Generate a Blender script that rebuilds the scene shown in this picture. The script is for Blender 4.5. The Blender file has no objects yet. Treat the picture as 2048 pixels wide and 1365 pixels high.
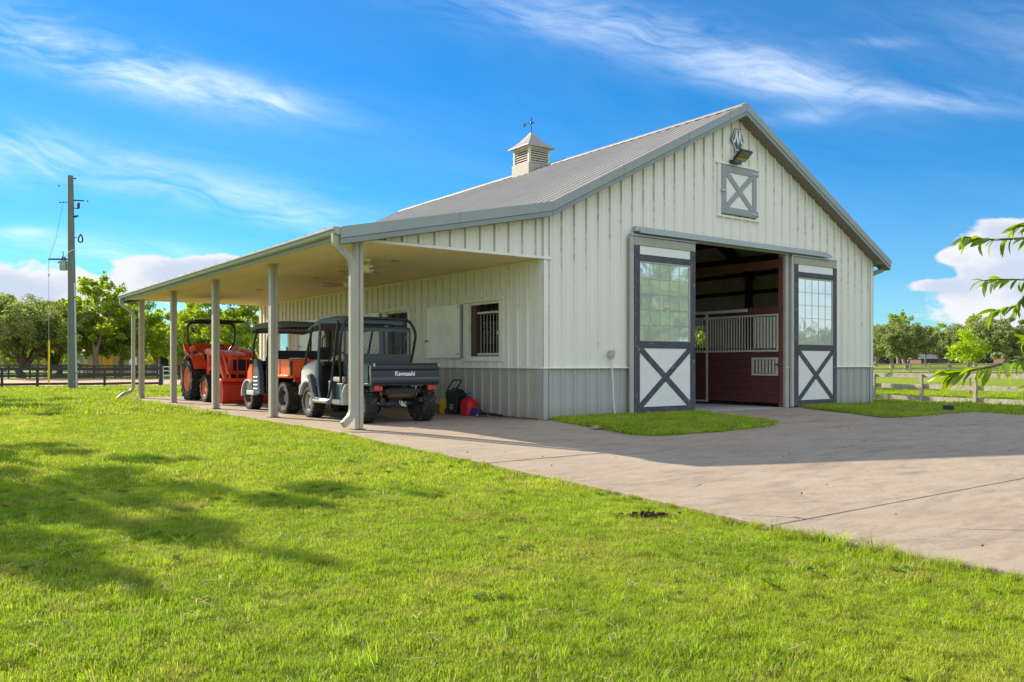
import bpy, math, random
import numpy as np
from mathutils import Vector, Matrix
random.seed(7)
rng = np.random.default_rng(7)
S = bpy.context.scene
COL = S.collection
R = math.radians

# ---------------------------------------------------------------- camera
CAM = Vector((-9.395, -11.827, 1.038))
YAW = -36.316
cd = bpy.data.cameras.new('camera')
cam = bpy.data.objects.new('camera', cd)
COL.objects.link(cam)
cam.location = CAM
cam.rotation_euler = (R(90), 0, R(YAW))
cd.sensor_width = 36.0
cd.lens = 36.0 * 1649.73 / 2048.0
cd.shift_y = 45.0 / 2048.0
cd.clip_start = 0.05
cd.clip_end = 5000
S.camera = cam
FW = Vector((-math.sin(R(YAW)), math.cos(R(YAW)), 0))
RT = Vector((math.cos(R(YAW)), math.sin(R(YAW)), 0))

# ---------------------------------------------------------------- sun, sky, exposure
SUN = Vector((-0.53, 1.79, 1.0)).normalized()          # towards the sun
SUN_EL = math.asin(SUN.z)
SUN_AZ = math.atan2(SUN.x, SUN.y)
sl = bpy.data.lights.new('sun', 'SUN')
sl.energy = 4.3
sl.angle = R(0.53)
sl.color = (1.0, 0.87, 0.69)
so = bpy.data.objects.new('sun', sl)
COL.objects.link(so)
so.rotation_euler = (-SUN).to_track_quat('-Z', 'Y').to_euler()
so.location = (0, 0, 40)
S.view_settings.view_transform = 'Standard'
S.view_settings.look = 'None'
S.view_settings.gamma = 1.0
S.view_settings.use_curve_mapping = False
S.view_settings.exposure = 1.18

W_ = bpy.data.worlds.new('World')
S.world = W_
W_.use_nodes = True


def build_sky():
    nt = W_.node_tree
    nt.nodes.clear()
    N, L = nt.nodes, nt.links

    def mth(op, a, b=None, c=None, clamp=False):
        n = N.new('ShaderNodeMath'); n.operation = op; n.use_clamp = clamp
        for i, v in enumerate((a, b, c)):
            if v is None: continue
            if isinstance(v, (int, float)): n.inputs[i].default_value = v
            else: L.new(v, n.inputs[i])
        return n.outputs[0]

    def dot(vec, d):
        n = N.new('ShaderNodeVectorMath'); n.operation = 'DOT_PRODUCT'
        L.new(vec, n.inputs[0]); n.inputs[1].default_value = d
        return n.outputs['Value']

    def sstep(v, lo, hi):
        n = N.new('ShaderNodeMapRange'); n.interpolation_type = 'SMOOTHSTEP'
        L.new(v, n.inputs[0]); n.inputs[1].default_value = lo; n.inputs[2].default_value = hi
        return n.outputs[0]

    def noise(vec, scale, detail, rough=0.55, dist=0.0):
        n = N.new('ShaderNodeTexNoise'); n.inputs['Scale'].default_value = scale
        n.inputs['Detail'].default_value = detail; n.inputs['Roughness'].default_value = rough
        n.inputs['Distortion'].default_value = dist
        L.new(vec, n.inputs['Vector'])
        return n.outputs['Fac']

    def comb(x, y, z=0.0):
        n = N.new('ShaderNodeCombineXYZ')
        for i, v in enumerate((x, y, z)):
            if isinstance(v, (int, float)): n.inputs[i].default_value = v
            else: L.new(v, n.inputs[i])
        return n.outputs[0]
    sky = N.new('ShaderNodeTexSky'); sky.sky_type = 'NISHITA'
    sky.sun_disc = False
    sky.sun_elevation = SUN_EL
    sky.sun_rotation = SUN_AZ
    sky.air_density = 1.0; sky.dust_density = 0.0; sky.ozone_density = 3.0; sky.altitude = 0
    tint = N.new('ShaderNodeMix'); tint.data_type = 'RGBA'; tint.blend_type = 'MULTIPLY'; tint.inputs[0].default_value = 1.0
    L.new(sky.outputs[0], tint.inputs[6]); tint.inputs[7].default_value = (0.54, 0.83, 1.04, 1)
    hs = N.new('ShaderNodeHueSaturation')
    hs.inputs['Saturation'].default_value = 1.18
    L.new(tint.outputs[2], hs.inputs['Color'])
    b1 = N.new('ShaderNodeBackground'); b1.inputs['Strength'].default_value = 0.068
    L.new(hs.outputs[0], b1.inputs['Color'])
    tc = N.new('ShaderNodeTexCoord')
    d = tc.outputs['Generated']
    f = mth('MAXIMUM', dot(d, FW), 0.05)
    u = mth('DIVIDE', dot(d, RT), f)               # tangents of the bearing and of the height, seen from the lawn
    v = mth('DIVIDE', dot(d, (0, 0, 1)), f)
    front = sstep(dot(d, FW), 0.2, 0.5)
    uv = comb(u, v)
    # ---- long thin streaks (cirrus), each a tilted ellipse of cloud at a fixed bearing
    def streak(cu, cv, lu, lv, ang, power=1.0):
        du = mth('SUBTRACT', u, cu); dv = mth('SUBTRACT', v, cv)
        ca, sa = math.cos(ang), math.sin(ang)
        a = mth('DIVIDE', mth('ADD', mth('MULTIPLY', du, ca), mth('MULTIPLY', dv, sa)), lu)
        b = mth('DIVIDE', mth('SUBTRACT', mth('MULTIPLY', dv, ca), mth('MULTIPLY', du, sa)), lv)
        r2 = mth('ADD', mth('MULTIPLY', a, a), mth('MULTIPLY', b, b))
        return mth('MULTIPLY', mth('EXPONENT', mth('MULTIPLY', r2, -1.0)), power)
    P = lambda px, py: ((px - 1024) / 1649.7, (727.5 - py) / 1649.7)
    K = 1 / 1649.7
    st = [(90, 80, 330, 50, -19, 1.15), (380, 165, 260, 34, -12, 0.95), (540, 205, 60, 16, -8, 0.7),
          (130, 325, 420, 52, -9, 0.75), (-150, 250, 260, 40, -12, 0.5), (500, 400, 230, 30, -10, 0.5), (600, 440, 110, 16, -8, 0.85),
          (1130, 40, 260, 42, -8, 0.6), (1420, 105, 330, 60, -14, 0.52), (1560, 150, 170, 34, -6, 0.75), (1850, 195, 230, 24, -5, 0.6), (1600, 235, 90, 16, 4, 0.5),
          (220, 500, 250, 24, -4, 0.65), (40, 465, 60, 10, 0, 0.7), (1750, 85, 90, 10, 0, 0.35), (2350, 120, 420, 70, -8, 0.6), (-650, 150, 420, 80, -10, 0.6)]
    tot = None
    for (px, py, lx, ly, an, pw) in st:
        s = streak(*P(px, py), lx * K, ly * K, R(an), pw)
        tot = s if tot is None else mth('ADD', tot, s)
    # stretched, warped fibres
    wx = noise(uv, 3.0, 3, 0.5)
    uu = mth('ADD', mth('MULTIPLY', u, 2.2), mth('MULTIPLY', v, 1.2))
    vv = mth('ADD', mth('MULTIPLY', v, 11.0), mth('MULTIPLY', u, 2.1))
    fib = noise(comb(uu, mth('ADD', vv, mth('MULTIPLY', wx, 2.4))), 1.6, 9, 0.62, 0.6)
    fine = noise(comb(mth('MULTIPLY', uu, 3.0), mth('MULTIPLY', vv, 2.2)), 2.2, 7, 0.65, 0.8)
    fibre = sstep(mth('ADD', mth('MULTIPLY', fib, 0.72), mth('MULTIPLY', fine, 0.28)), 0.33, 0.72)
    cir = mth('MULTIPLY', mth('MULTIPLY', mth('MULTIPLY', tot, 0.66), fibre), front)
    # cloud veil carried on a high flat layer
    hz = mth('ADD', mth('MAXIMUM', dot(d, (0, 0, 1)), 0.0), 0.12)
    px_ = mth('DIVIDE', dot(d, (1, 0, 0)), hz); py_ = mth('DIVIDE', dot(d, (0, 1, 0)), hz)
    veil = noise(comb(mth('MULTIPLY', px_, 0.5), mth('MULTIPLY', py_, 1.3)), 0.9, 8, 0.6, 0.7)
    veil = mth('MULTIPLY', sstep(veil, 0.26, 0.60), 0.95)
    # out of view the veil is made far denser, added to fill the shade
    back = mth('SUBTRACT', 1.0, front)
    veil_fill = mth('MULTIPLY', veil, mth('ADD', 0.05, mth('MULTIPLY', back, 0.95)))
    # ---- cumulus near the horizon
    def cum(cu, cv, lu, lv, pw=1.0):
        return streak(cu, cv, lu, lv, 0.0, pw)
    cl = [(2010, 475, 92, 44, 1.1), (2095, 560, 125, 70, 1.1), (1905, 512, 52, 18, .85), (1965, 548, 82, 30, .9), (1860, 570, 72, 14, .8), (1925, 592, 115, 24, .75), (1985, 632, 165, 28, .8), (2280, 560, 220, 110, 1.1),
          (385, 535, 105, 28, 1.1), (330, 560, 85, 26, .95), (40, 575, 190, 36, 0.9), (130, 600, 240, 44, 0.8), (480, 525, 80, 14, .7), (-200, 540, 240, 60, .9), (290, 525, 55, 16, .5), (1960, 690, 210, 20, 0.6)]
    ct = None
    for (px, py, lx, ly, pw) in cl:
        s = cum(*P(px, py), lx * K, ly * K, pw)
        ct = s if ct is None else mth('ADD', ct, s)
    puff = noise(comb(u, mth('MULTIPLY', v, 1.6)), 9.0, 12, 0.60, 0.25)
    big = noise(comb(mth('MULTIPLY', u, 0.8), mth('MULTIPLY', v, 2.0), 3.7), 5.0, 3, 0.5)
    cm = mth('ADD', ct, mth('ADD', mth('MULTIPLY', mth('SUBTRACT', puff, 0.5), 2.6), mth('MULTIPLY', mth('SUBTRACT', big, 0.5), 1.2)))
    cumask = mth('MULTIPLY', mth('MULTIPLY', sstep(cm, 0.46, 0.74), sstep(ct, 0.12, 0.38)), front)
    # tops are bright, the inside is a soft blue grey
    sh = noise(comb(u, mth('ADD', mth('MULTIPLY', v, 1.9), 0.03)), 8.0, 8, 0.58)
    shade = sstep(mth('ADD', sh, mth('MULTIPLY', mth('SUBTRACT', ct, 1.0), 0.3)), 0.38, 0.68)
    mixc = N.new('ShaderNodeMix'); mixc.data_type = 'RGBA'
    L.new(shade, mixc.inputs[0])
    mixc.inputs[6].default_value = (0.415, 0.42, 0.44, 1)
    mixc.inputs[7].default_value = (0.285, 0.325, 0.40, 1)
    tot_c = mth('MINIMUM', mth('ADD', cir, veil_fill), 0.92)
    b2 = N.new('ShaderNodeBackground'); b2.inputs['Color'].default_value = (0.46, 0.50, 0.55, 1); b2.inputs['Strength'].default_value = 1.15
    b3 = N.new('ShaderNodeBackground'); L.new(mixc.outputs[2], b3.inputs['Color']); b3.inputs['Strength'].default_value = 1.0
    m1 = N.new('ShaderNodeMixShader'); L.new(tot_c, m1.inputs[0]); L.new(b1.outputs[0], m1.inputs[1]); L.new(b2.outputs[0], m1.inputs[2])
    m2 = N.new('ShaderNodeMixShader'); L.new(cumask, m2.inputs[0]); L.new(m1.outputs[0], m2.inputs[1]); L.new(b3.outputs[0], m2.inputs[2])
    out = N.new('ShaderNodeOutputWorld')
    L.new(m2.outputs[0], out.inputs['Surface'])


build_sky()
try:
    S.cycles.max_bounces = 8
    S.cycles.diffuse_bounces = 4
    S.cycles.transparent_max_bounces = 8
    S.cycles.use_denoising = True
    W_.cycles.sampling_method = 'MANUAL'
    W_.cycles.sample_map_resolution = 512
except Exception:
    pass


# ---------------------------------------------------------------- helpers: materials
def C8(r, g, b):
    f = lambda c: (c / 255 / 12.92) if c / 255 <= 0.04045 else ((c / 255 + 0.055) / 1.055) ** 2.4
    return (f(r), f(g), f(b))


def mat(name, col, rough=0.5, metal=0.0, var=0.12, scale=5.0, bump=0.0, bscale=60.0, spec=0.5, coat=0.0,
        wear=None, wear_amt=0.0, wear_scale=18.0, stretch=None):
    m = bpy.data.materials.new(name); m.use_nodes = True
    nt = m.node_tree; N, L = nt.nodes, nt.links
    b = N['Principled BSDF']
    b.inputs['Roughness'].default_value = rough
    b.inputs['Metallic'].default_value = metal
    b.inputs['Specular IOR Level'].default_value = spec
    if coat: b.inputs['Coat Weight'].default_value = coat; b.inputs['Coat Roughness'].default_value = 0.08
    tc = N.new('ShaderNodeTexCoord'); src = tc.outputs['Object']
    if stretch:
        mp = N.new('ShaderNodeMapping'); mp.inputs['Scale'].default_value = stretch
        L.new(src, mp.inputs[0]); src = mp.outputs[0]
    n = N.new('ShaderNodeTexNoise'); n.inputs['Scale'].default_value = scale; n.inputs['Detail'].default_value = 6
    n.inputs['Roughness'].default_value = 0.62
    L.new(src, n.inputs['Vector'])
    mx = N.new('ShaderNodeMix'); mx.data_type = 'RGBA'
    rr = N.new('ShaderNodeMapRange'); rr.inputs[1].default_value = 0.3; rr.inputs[2].default_value = 0.7
    L.new(n.outputs['Fac'], rr.inputs[0]); L.new(rr.outputs[0], mx.inputs[0])
    mx.inputs[6].default_value = (*[c * (1 - var) for c in col], 1)
    mx.inputs[7].default_value = (*[min(1, c * (1 + var)) for c in col], 1)
    out = mx.outputs[2]
    if wear:
        n2 = N.new('ShaderNodeTexNoise'); n2.inputs['Scale'].default_value = wear_scale; n2.inputs['Detail'].default_value = 8
        n2.inputs['Roughness'].default_value = 0.7
        L.new(src, n2.inputs['Vector'])
        r2 = N.new('ShaderNodeMapRange'); r2.inputs[1].default_value = 0.66 - wear_amt; r2.inputs[2].default_value = 0.74 - wear_amt * 0.6
        L.new(n2.outputs['Fac'], r2.inputs[0])
        m2 = N.new('ShaderNodeMix'); m2.data_type = 'RGBA'
        L.new(r2.outputs[0], m2.inputs[0]); L.new(out, m2.inputs[6]); m2.inputs[7].default_value = (*wear, 1)
        out = m2.outputs[2]
    L.new(out, b.inputs['Base Color'])
    rv = N.new('ShaderNodeMapRange'); rv.inputs[1].default_value = 0.3; rv.inputs[2].default_value = 0.7
    rv.inputs[3].default_value = max(0.02, rough - 0.08); rv.inputs[4].default_value = min(1, rough + 0.1)
    L.new(n.outputs['Fac'], rv.inputs[0]); L.new(rv.outputs[0], b.inputs['Roughness'])
    if bump:
        n3 = N.new('ShaderNodeTexNoise'); n3.inputs['Scale'].default_value = bscale; n3.inputs['Detail'].default_value = 5
        L.new(src, n3.inputs['Vector'])
        bp = N.new('ShaderNodeBump'); bp.inputs['Strength'].default_value = bump; bp.inputs['Distance'].default_value = 0.02
        L.new(n3.outputs['Fac'], bp.inputs['Height']); L.new(bp.outputs[0], b.inputs['Normal'])
    return m


def clad_mat(name, col, axis, stain=(0.15, 0.115, 0.065), amt=1.0, zfade=2.0):
    """painted ribbed sheet: dark mildew specks that cling to the ribs, more of them high up under the eaves, and a little splash dirt low down"""
    m = bpy.data.materials.new(name); m.use_nodes = True
    nt = m.node_tree; N, L = nt.nodes, nt.links
    b = N['Principled BSDF']; b.inputs['Roughness'].default_value = 0.45; b.inputs['Specular IOR Level'].default_value = 0.4
    tc = N.new('ShaderNodeTexCoord'); sep = N.new('ShaderNodeSeparateXYZ'); L.new(tc.outputs['Object'], sep.inputs[0])
    U = sep.outputs[0 if axis == 'x' else 1]; Z = sep.outputs[2]

    def mth(op, a, bb=None, clamp=False):
        n = N.new('ShaderNodeMath'); n.operation = op; n.use_clamp = clamp
        for i, v in enumerate((a, bb)):
            if v is None: continue
            if isinstance(v, (int, float)): n.inputs[i].default_value = v
            else: L.new(v, n.inputs[i])
        return n.outputs[0]

    def mr(v, a, bb, c=0.0, dd=1.0):
        n = N.new('ShaderNodeMapRange'); L.new(v, n.inputs[0])
        n.inputs[1].default_value = a; n.inputs[2].default_value = bb; n.inputs[3].default_value = c; n.inputs[4].default_value = dd
        return n.outputs[0]

    def noise(scale, detail=5, sx=1.0, sz=1.0, off=0):
        mp = N.new('ShaderNodeMapping'); mp.inputs['Scale'].default_value = (sx, sx, sz); mp.inputs['Location'].default_value = (off, off, off)
        L.new(tc.outputs['Object'], mp.inputs[0])
        n = N.new('ShaderNodeTexNoise'); n.inputs['Scale'].default_value = scale; n.inputs['Detail'].default_value = detail; n.inputs['Roughness'].default_value = 0.65
        L.new(mp.outputs[0], n.inputs['Vector']); return n.outputs['Fac']
    ph = mth('FRACT', mth('DIVIDE', mth('ADD', U, 30.48), 0.3048))       # rib sits at 0.5
    near = mr(mth('ABSOLUTE', mth('SUBTRACT', ph, 0.40)), 0.022, 0.06, 1.0, 0.0)
    if axis == 'x':     # distance below the rake
        dist = mth('SUBTRACT', mth('SUBTRACT', 6.74, mth('MULTIPLY', mth('ABSOLUTE', mth('SUBTRACT', U, 5.485)), 0.5088)), Z)
    else:
        dist = mth('SUBTRACT', 2.96, Z)
    hi = mr(dist, 0.15, zfade, 1.0, 0.0)
    sp = noise(11.0, 6, 1.0, 0.55)
    thr = mth('SUBTRACT', 0.62, mth('MULTIPLY', hi, 0.26))
    spec = mth('MULTIPLY', mth('MULTIPLY', mr(mth('SUBTRACT', sp, thr), 0.0, 0.07), near), 0.50 * amt)
    streak = mth('MULTIPLY', mr(noise(3.0, 6, 3.0, 0.12, 4), 0.5, 0.8), 0.22 * amt)
    dusty = mth('MULTIPLY', mr(noise(1.3, 5, 1.0, 0.5, 9), 0.4, 0.75), 0.16)
    mx = N.new('ShaderNodeMix'); mx.data_type = 'RGBA'; L.new(dusty, mx.inputs[0])
    mx.inputs[6].default_value = (*col, 1); mx.inputs[7].default_value = (col[0] * .82, col[1] * .80, col[2] * .70, 1)
    m2 = N.new('ShaderNodeMix'); m2.data_type = 'RGBA'; L.new(mth('MAXIMUM', mth('MULTIPLY', mth('MULTIPLY', near, mth('MULTIPLY', hi, 0.42 * amt)), mr(noise(9.0, 6, 1.0, 0.5, 6), 0.25, 0.62, 0.55, 1.0)), mth('MAXIMUM', spec, mth('MULTIPLY', streak, near))), m2.inputs[0]); L.new(mx.outputs[2], m2.inputs[6]); m2.inputs[7].default_value = (*stain, 1)
    low = mth('MULTIPLY', mr(Z, 0.0, 0.28, 1.0, 0.0), mth('MULTIPLY', noise(6, 5, 1, 1, 2), 0.8))
    m3 = N.new('ShaderNodeMix'); m3.data_type = 'RGBA'; L.new(low, m3.inputs[0]); L.new(m2.outputs[2], m3.inputs[6]); m3.inputs[7].default_value = (0.22, 0.17, 0.12, 1)
    L.new(m3.outputs[2], b.inputs['Base Color'])
    bp = N.new('ShaderNodeBump'); bp.inputs['Strength'].default_value = 0.12; bp.inputs['Distance'].default_value = 0.02
    L.new(noise(2.2, 3, 1, 0.5, 1), bp.inputs['Height']); L.new(bp.outputs[0], b.inputs['Normal'])
    return m


def leaf_mat(name, c1, c2, trans=0.45, rough=0.55, use_pos=2.0):
    m = bpy.data.materials.new(name); m.use_nodes = True
    nt = m.node_tree; N, L = nt.nodes, nt.links
    N.remove(N['Principled BSDF'])
    out = N['Material Output']
    geo = N.new('ShaderNodeNewGeometry')
    n = N.new('ShaderNodeTexNoise'); n.inputs['Scale'].default_value = use_pos; n.inputs['Detail'].default_value = 3
    L.new(geo.outputs['Position'], n.inputs['Vector'])
    ad = N.new('ShaderNodeMath'); ad.operation = 'MULTIPLY_ADD'; L.new(geo.outputs['Random Per Island'], ad.inputs[0]); ad.inputs[1].default_value = 0.7
    sb = N.new('ShaderNodeMath'); sb.operation = 'SUBTRACT'; L.new(n.outputs['Fac'], sb.inputs[0]); sb.inputs[1].default_value = 0.35
    L.new(sb.outputs[0], ad.inputs[2]); ad.use_clamp = True
    mx = N.new('ShaderNodeMix'); mx.data_type = 'RGBA'; L.new(ad.outputs[0], mx.inputs[0])
    mx.inputs[6].default_value = (*c1, 1); mx.inputs[7].default_value = (*c2, 1)
    d = N.new('ShaderNodeBsdfDiffuse'); L.new(mx.outputs[2], d.inputs['Color'])
    hs = N.new('ShaderNodeHueSaturation'); hs.inputs['Hue'].default_value = 0.485; hs.inputs['Saturation'].default_value = 1.12; hs.inputs['Value'].default_value = 1.35
    L.new(mx.outputs[2], hs.inputs['Color'])
    t = N.new('ShaderNodeBsdfTranslucent'); L.new(hs.outputs[0], t.inputs['Color'])
    g = N.new('ShaderNodeBsdfGlossy'); g.inputs['Roughness'].default_value = rough; g.inputs['Color'].default_value = (0.9, 0.95, 0.9, 1)
    m1 = N.new('ShaderNodeMixShader'); m1.inputs[0].default_value = trans; L.new(d.outputs[0], m1.inputs[1]); L.new(t.outputs[0], m1.inputs[2])
    m2 = N.new('ShaderNodeMixShader'); m2.inputs[0].default_value = 0.035; L.new(m1.outputs[0], m2.inputs[1]); L.new(g.outputs[0], m2.inputs[2])
    L.new(m2.outputs[0], out.inputs['Surface'])
    return m


# ---------------------------------------------------------------- helpers: meshes
class MB:
    def __init__(s): s.v = []; s.f = []

    def add(s, vs, fs):
        o = len(s.v); s.v.extend([tuple(p) for p in vs]); s.f.extend([tuple(i + o for i in f) for f in fs]); return s

    def bx(s, x0, x1, y0, y1, z0, z1):
        if x1 < x0: x0, x1 = x1, x0
        if y1 < y0: y0, y1 = y1, y0
        if z1 < z0: z0, z1 = z1, z0
        v = [(x0, y0, z0), (x1, y0, z0), (x1, y1, z0), (x0, y1, z0), (x0, y0, z1), (x1, y0, z1), (x1, y1, z1), (x0, y1, z1)]
        return s.add(v, [(0, 3, 2, 1), (4, 5, 6, 7), (0, 1, 5, 4), (1, 2, 6, 5), (2, 3, 7, 6), (3, 0, 4, 7)])

    def beam(s, p, q, w, h, up=(0, 0, 1)):
        p, q, up = Vector(p), Vector(q), Vector(up)
        d = (q - p).normalized(); r = d.cross(up)
        if r.length < 1e-4: r = d.cross(Vector((0, 1, 0)))
        r.normalize(); n = r.cross(d).normalized()
        v = []
        for c in (p, q):
            for a, b in ((-1, -1), (1, -1), (1, 1), (-1, 1)): v.append(c + r * (a * w / 2) + n * (b * h / 2))
        return s.add(v, [(0, 1, 2, 3), (7, 6, 5, 4), (0, 4, 5, 1), (1, 5, 6, 2), (2, 6, 7, 3), (3, 7, 4, 0)])

    def tube(s, pts, r, n=8, caps=True):
        pts = [Vector(p) for p in pts]; k = len(pts)
        rs = r if isinstance(r, (list, tuple)) else [r] * k
        dirs = []
        for i in range(k):
            a = pts[max(0, i - 1)]; b = pts[min(k - 1, i + 1)]
            dd = (b - a); dirs.append(dd.normalized() if dd.length > 1e-9 else Vector((0, 0, 1)))
        nrm = dirs[0].orthogonal().normalized(); v = []
        for i in range(k):
            nrm = (nrm - dirs[i] * nrm.dot(dirs[i]))
            nrm = nrm.normalized() if nrm.length > 1e-6 else dirs[i].orthogonal().normalized()
            bn = dirs[i].cross(nrm)
            for j in range(n):
                a = 2 * math.pi * j / n
                v.append(pts[i] + (nrm * math.cos(a) + bn * math.sin(a)) * rs[i])
        f = [(i * n + j, i * n + (j + 1) % n, (i + 1) * n + (j + 1) % n, (i + 1) * n + j) for i in range(k - 1) for j in range(n)]
        if caps: f += [tuple(range(n - 1, -1, -1)), tuple(range((k - 1) * n, k * n))]
        return s.add(v, f)

    def rtube(s, pts, w, h, side=(1, 0, 0)):
        """rectangular pipe along pts; SIDE is the direction of its width"""
        pts = [Vector(p) for p in pts]; k = len(pts); side = Vector(side).normalized(); v = []
        for i in range(k):
            d = (pts[min(k - 1, i + 1)] - pts[max(0, i - 1)]).normalized()
            r = (side - d * side.dot(d)).normalized(); n = d.cross(r)
            for a, b in ((-1, -1), (1, -1), (1, 1), (-1, 1)): v.append(pts[i] + r * (a * w / 2) + n * (b * h / 2))
        f = [(i * 4 + j, i * 4 + (j + 1) % 4, (i + 1) * 4 + (j + 1) % 4, (i + 1) * 4 + j) for i in range(k - 1) for j in range(4)]
        return s.add(v, f + [(3, 2, 1, 0), tuple(range((k - 1) * 4, k * 4))])

    def cyl(s, p, q, r, n=14, r2=None): return s.tube([p, q], [r, r if r2 is None else r2], n)

    def prism(s, poly, axis, a, b):
        """poly in the plane across AXIS: x -> (y,z), y -> (x,z), z -> (x,y)"""
        def P(u, w, t): return (t, u, w) if axis == 'x' else ((u, t, w) if axis == 'y' else (u, w, t))
        n = len(poly)
        v = [P(u, w, a) for u, w in poly] + [P(u, w, b) for u, w in poly]
        return s.add(v, [tuple(range(n - 1, -1, -1)), tuple(range(n, 2 * n))] + [(i, (i + 1) % n, n + (i + 1) % n, n + i) for i in range(n)])

    def lathe(s, prof, c, axis='x', n=24, closed=False):
        """prof: list of (radius, offset along axis)"""
        c = Vector(c); v = []
        for (r, h) in prof:
            for j in range(n):
                a = 2 * math.pi * j / n; ca, sa = r * math.cos(a), r * math.sin(a)
                v.append(c + (Vector((h, ca, sa)) if axis == 'x' else (Vector((ca, h, sa)) if axis == 'y' else Vector((ca, sa, h)))))
        k = len(prof)
        f = [(i * n + j, i * n + (j + 1) % n, (i + 1) * n + (j + 1) % n, (i + 1) * n + j) for i in range(k - 1) for j in range(n)]
        if closed: f += [((k - 1) * n + j, (k - 1) * n + (j + 1) % n, (j + 1) % n, j) for j in range(n)]
        else:
            if prof[0][0] > 1e-6: f.append(tuple(range(n - 1, -1, -1)))
            if prof[-1][0] > 1e-6: f.append(tuple(range((k - 1) * n, k * n)))
        return s.add(v, f)

    def grid(s, rows, closed_u=False):
        k, n = len(rows), len(rows[0])
        v = [p for r in rows for p in r]
        f = [(i * n + j, i * n + (j + 1) % n, (i + 1) * n + (j + 1) % n, (i + 1) * n + j) for i in range(k - 1) for j in range(n if closed_u else n - 1)]
        return s.add(v, f)

    def loft(s, rows):
        """closed rings joined, ends capped"""
        k, n = len(rows), len(rows[0])
        s.grid(rows, True); o = len(s.v) - k * n
        s.f += [tuple(o + i for i in range(n - 1, -1, -1)), tuple(o + (k - 1) * n + i for i in range(n))]
        return s

    def mesh(s, name, smooth=None):
        me = bpy.data.meshes.new(name); me.from_pydata(s.v, [], s.f); me.validate()
        import bmesh
        bm = bmesh.new(); bm.from_mesh(me); bmesh.ops.recalc_face_normals(bm, faces=bm.faces); bm.to_mesh(me); bm.free()
        if smooth:
            me.polygons.foreach_set('use_smooth', [True] * len(me.polygons)); me.set_sharp_from_angle(angle=R(smooth))
        return me

    def build(s, name, m, parent=None, smooth=None, bevel=0.0, seg=2, label=None):
        me = s.mesh(name, smooth); me.materials.append(m)
        return link(name, me, parent, bevel, seg, label)


def link(name, me, parent=None, bevel=0.0, seg=2, label=None, loc=None):
    o = bpy.data.objects.new(name, me); COL.objects.link(o)
    if parent is not None: o.parent = parent
    if loc is not None: o.location = loc
    if bevel:
        b = o.modifiers.new('bevel', 'BEVEL'); b.width = bevel; b.segments = seg; b.limit_method = 'ANGLE'; b.angle_limit = R(38)
    if label: o['label'] = label
    return o


def thing(name, label, cat, loc=(0, 0, 0), rz=0.0, group=None):
    o = bpy.data.objects.new(name, None); COL.objects.link(o); o.location = loc; o.rotation_euler = (0, 0, rz)
    o.empty_display_size = 0.2
    o['label'] = label; o['category'] = cat
    if group: o['group'] = group
    return o


def tag(o, label, cat, group=None):
    o['label'] = label; o['category'] = cat
    if group: o['group'] = group
    return o


def empty(name, parent):
    o = bpy.data.objects.new(name, None); COL.objects.link(o); o.parent = parent; o.empty_display_size = 0.1; return o


def copy_tree(o, parent=None):
    c = o.copy(); COL.objects.link(c)
    if parent is not None: c.parent = parent
    for ch in [x for x in KIDS.get(o.name, [])]:
        copy_tree(ch, c)
    return c


KIDS = {}


def note_kids():
    KIDS.clear()
    for o in S.objects:
        if o.parent is not None: KIDS.setdefault(o.parent.name, []).append(o)


def kind(o, k): o['kind'] = k; return o


def D(px, py, dep):
    """where the sight line through a point of the photograph stands at a given distance in front of the camera"""
    return CAM + (FW + RT * ((px - 1024) / 1649.73) + Vector((0, 0, 1)) * ((727.49 - py) / 1649.73)) * dep


def sm(a, b, x):
    t = np.clip((x - a) / (b - a), 0, 1); return t * t * (3 - 2 * t)


def zdrive(y): return 0.0145 * np.minimum(0, y + 1.5)


def zlawn(x, y):
    x = np.asarray(x, float); y = np.asarray(y, float)
    base = -0.045 + 0.0145 * np.maximum(-9, np.minimum(0, y + 1.5))
    zl = base - 0.16 * sm(24, 36, y)
    zr = base * (1 - sm(12, 19, x)) - 0.5 * sm(12, 19.5, x) + np.maximum(0, x - 24) * 0.0095
    zr = np.minimum(zr, 1.2)
    w = sm(10.5, 13.5, x) * sm(-1.2, -0.6, x * 0.55 - (y - 14) * 0.30)
    return zl * (1 - w) + zr * w


# ---------------------------------------------------------------- materials
IVORY = C8(234, 231, 219)
M = {}
M['clad_x'] = clad_mat('ivory ribbed sheet front', IVORY, 'x')
M['clad_y'] = clad_mat('ivory ribbed sheet side', IVORY, 'y', amt=0.7, zfade=1.3)
M['grey_x'] = clad_mat('grey ribbed sheet front', C8(174, 176, 170), 'x', amt=0.15)
M['grey_y'] = clad_mat('grey ribbed sheet side', C8(178, 175, 165), 'y', amt=0.15)
M['roof'] = mat('galvalume roof', C8(164, 158, 149), 0.45, 0.0, 0.08, 1.2)
M['cupola'] = mat('galvalume cupola', C8(156, 150, 141), 0.5, 0.0, 0.08, 2)
M['louver'] = mat('ivory louver', C8(196, 189, 173), 0.5, 0.0, 0.06, 4)
M['ridge'] = mat('galvalume ridge cap', C8(138, 134, 128), 0.55, 0.0, 0.08, 1.2)
M['trim'] = mat('grey steel trim', C8(146, 153, 153), 0.45, 0.0, 0.06, 3)
M['trim_dark'] = mat('grey steel trim lower', C8(134, 141, 141), 0.5, 0.0, 0.06, 3)
M['ivory'] = mat('ivory trim', IVORY, 0.5, 0, 0.06, 4, wear=(0.25, 0.2, 0.12), wear_amt=0.02, wear_scale=14)
M['shutter'] = mat('satin metal shutter', C8(236, 234, 222), 0.28, 0.0, 0.10, 1.6, spec=.7)
M['soffit'] = mat('cream soffit board', C8(240, 220, 176), 0.6, 0, 0.08, 2)
M['rake_soffit'] = mat('taupe rake soffit', C8(128, 118, 106), 0.6, 0, 0.08, 3)
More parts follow.
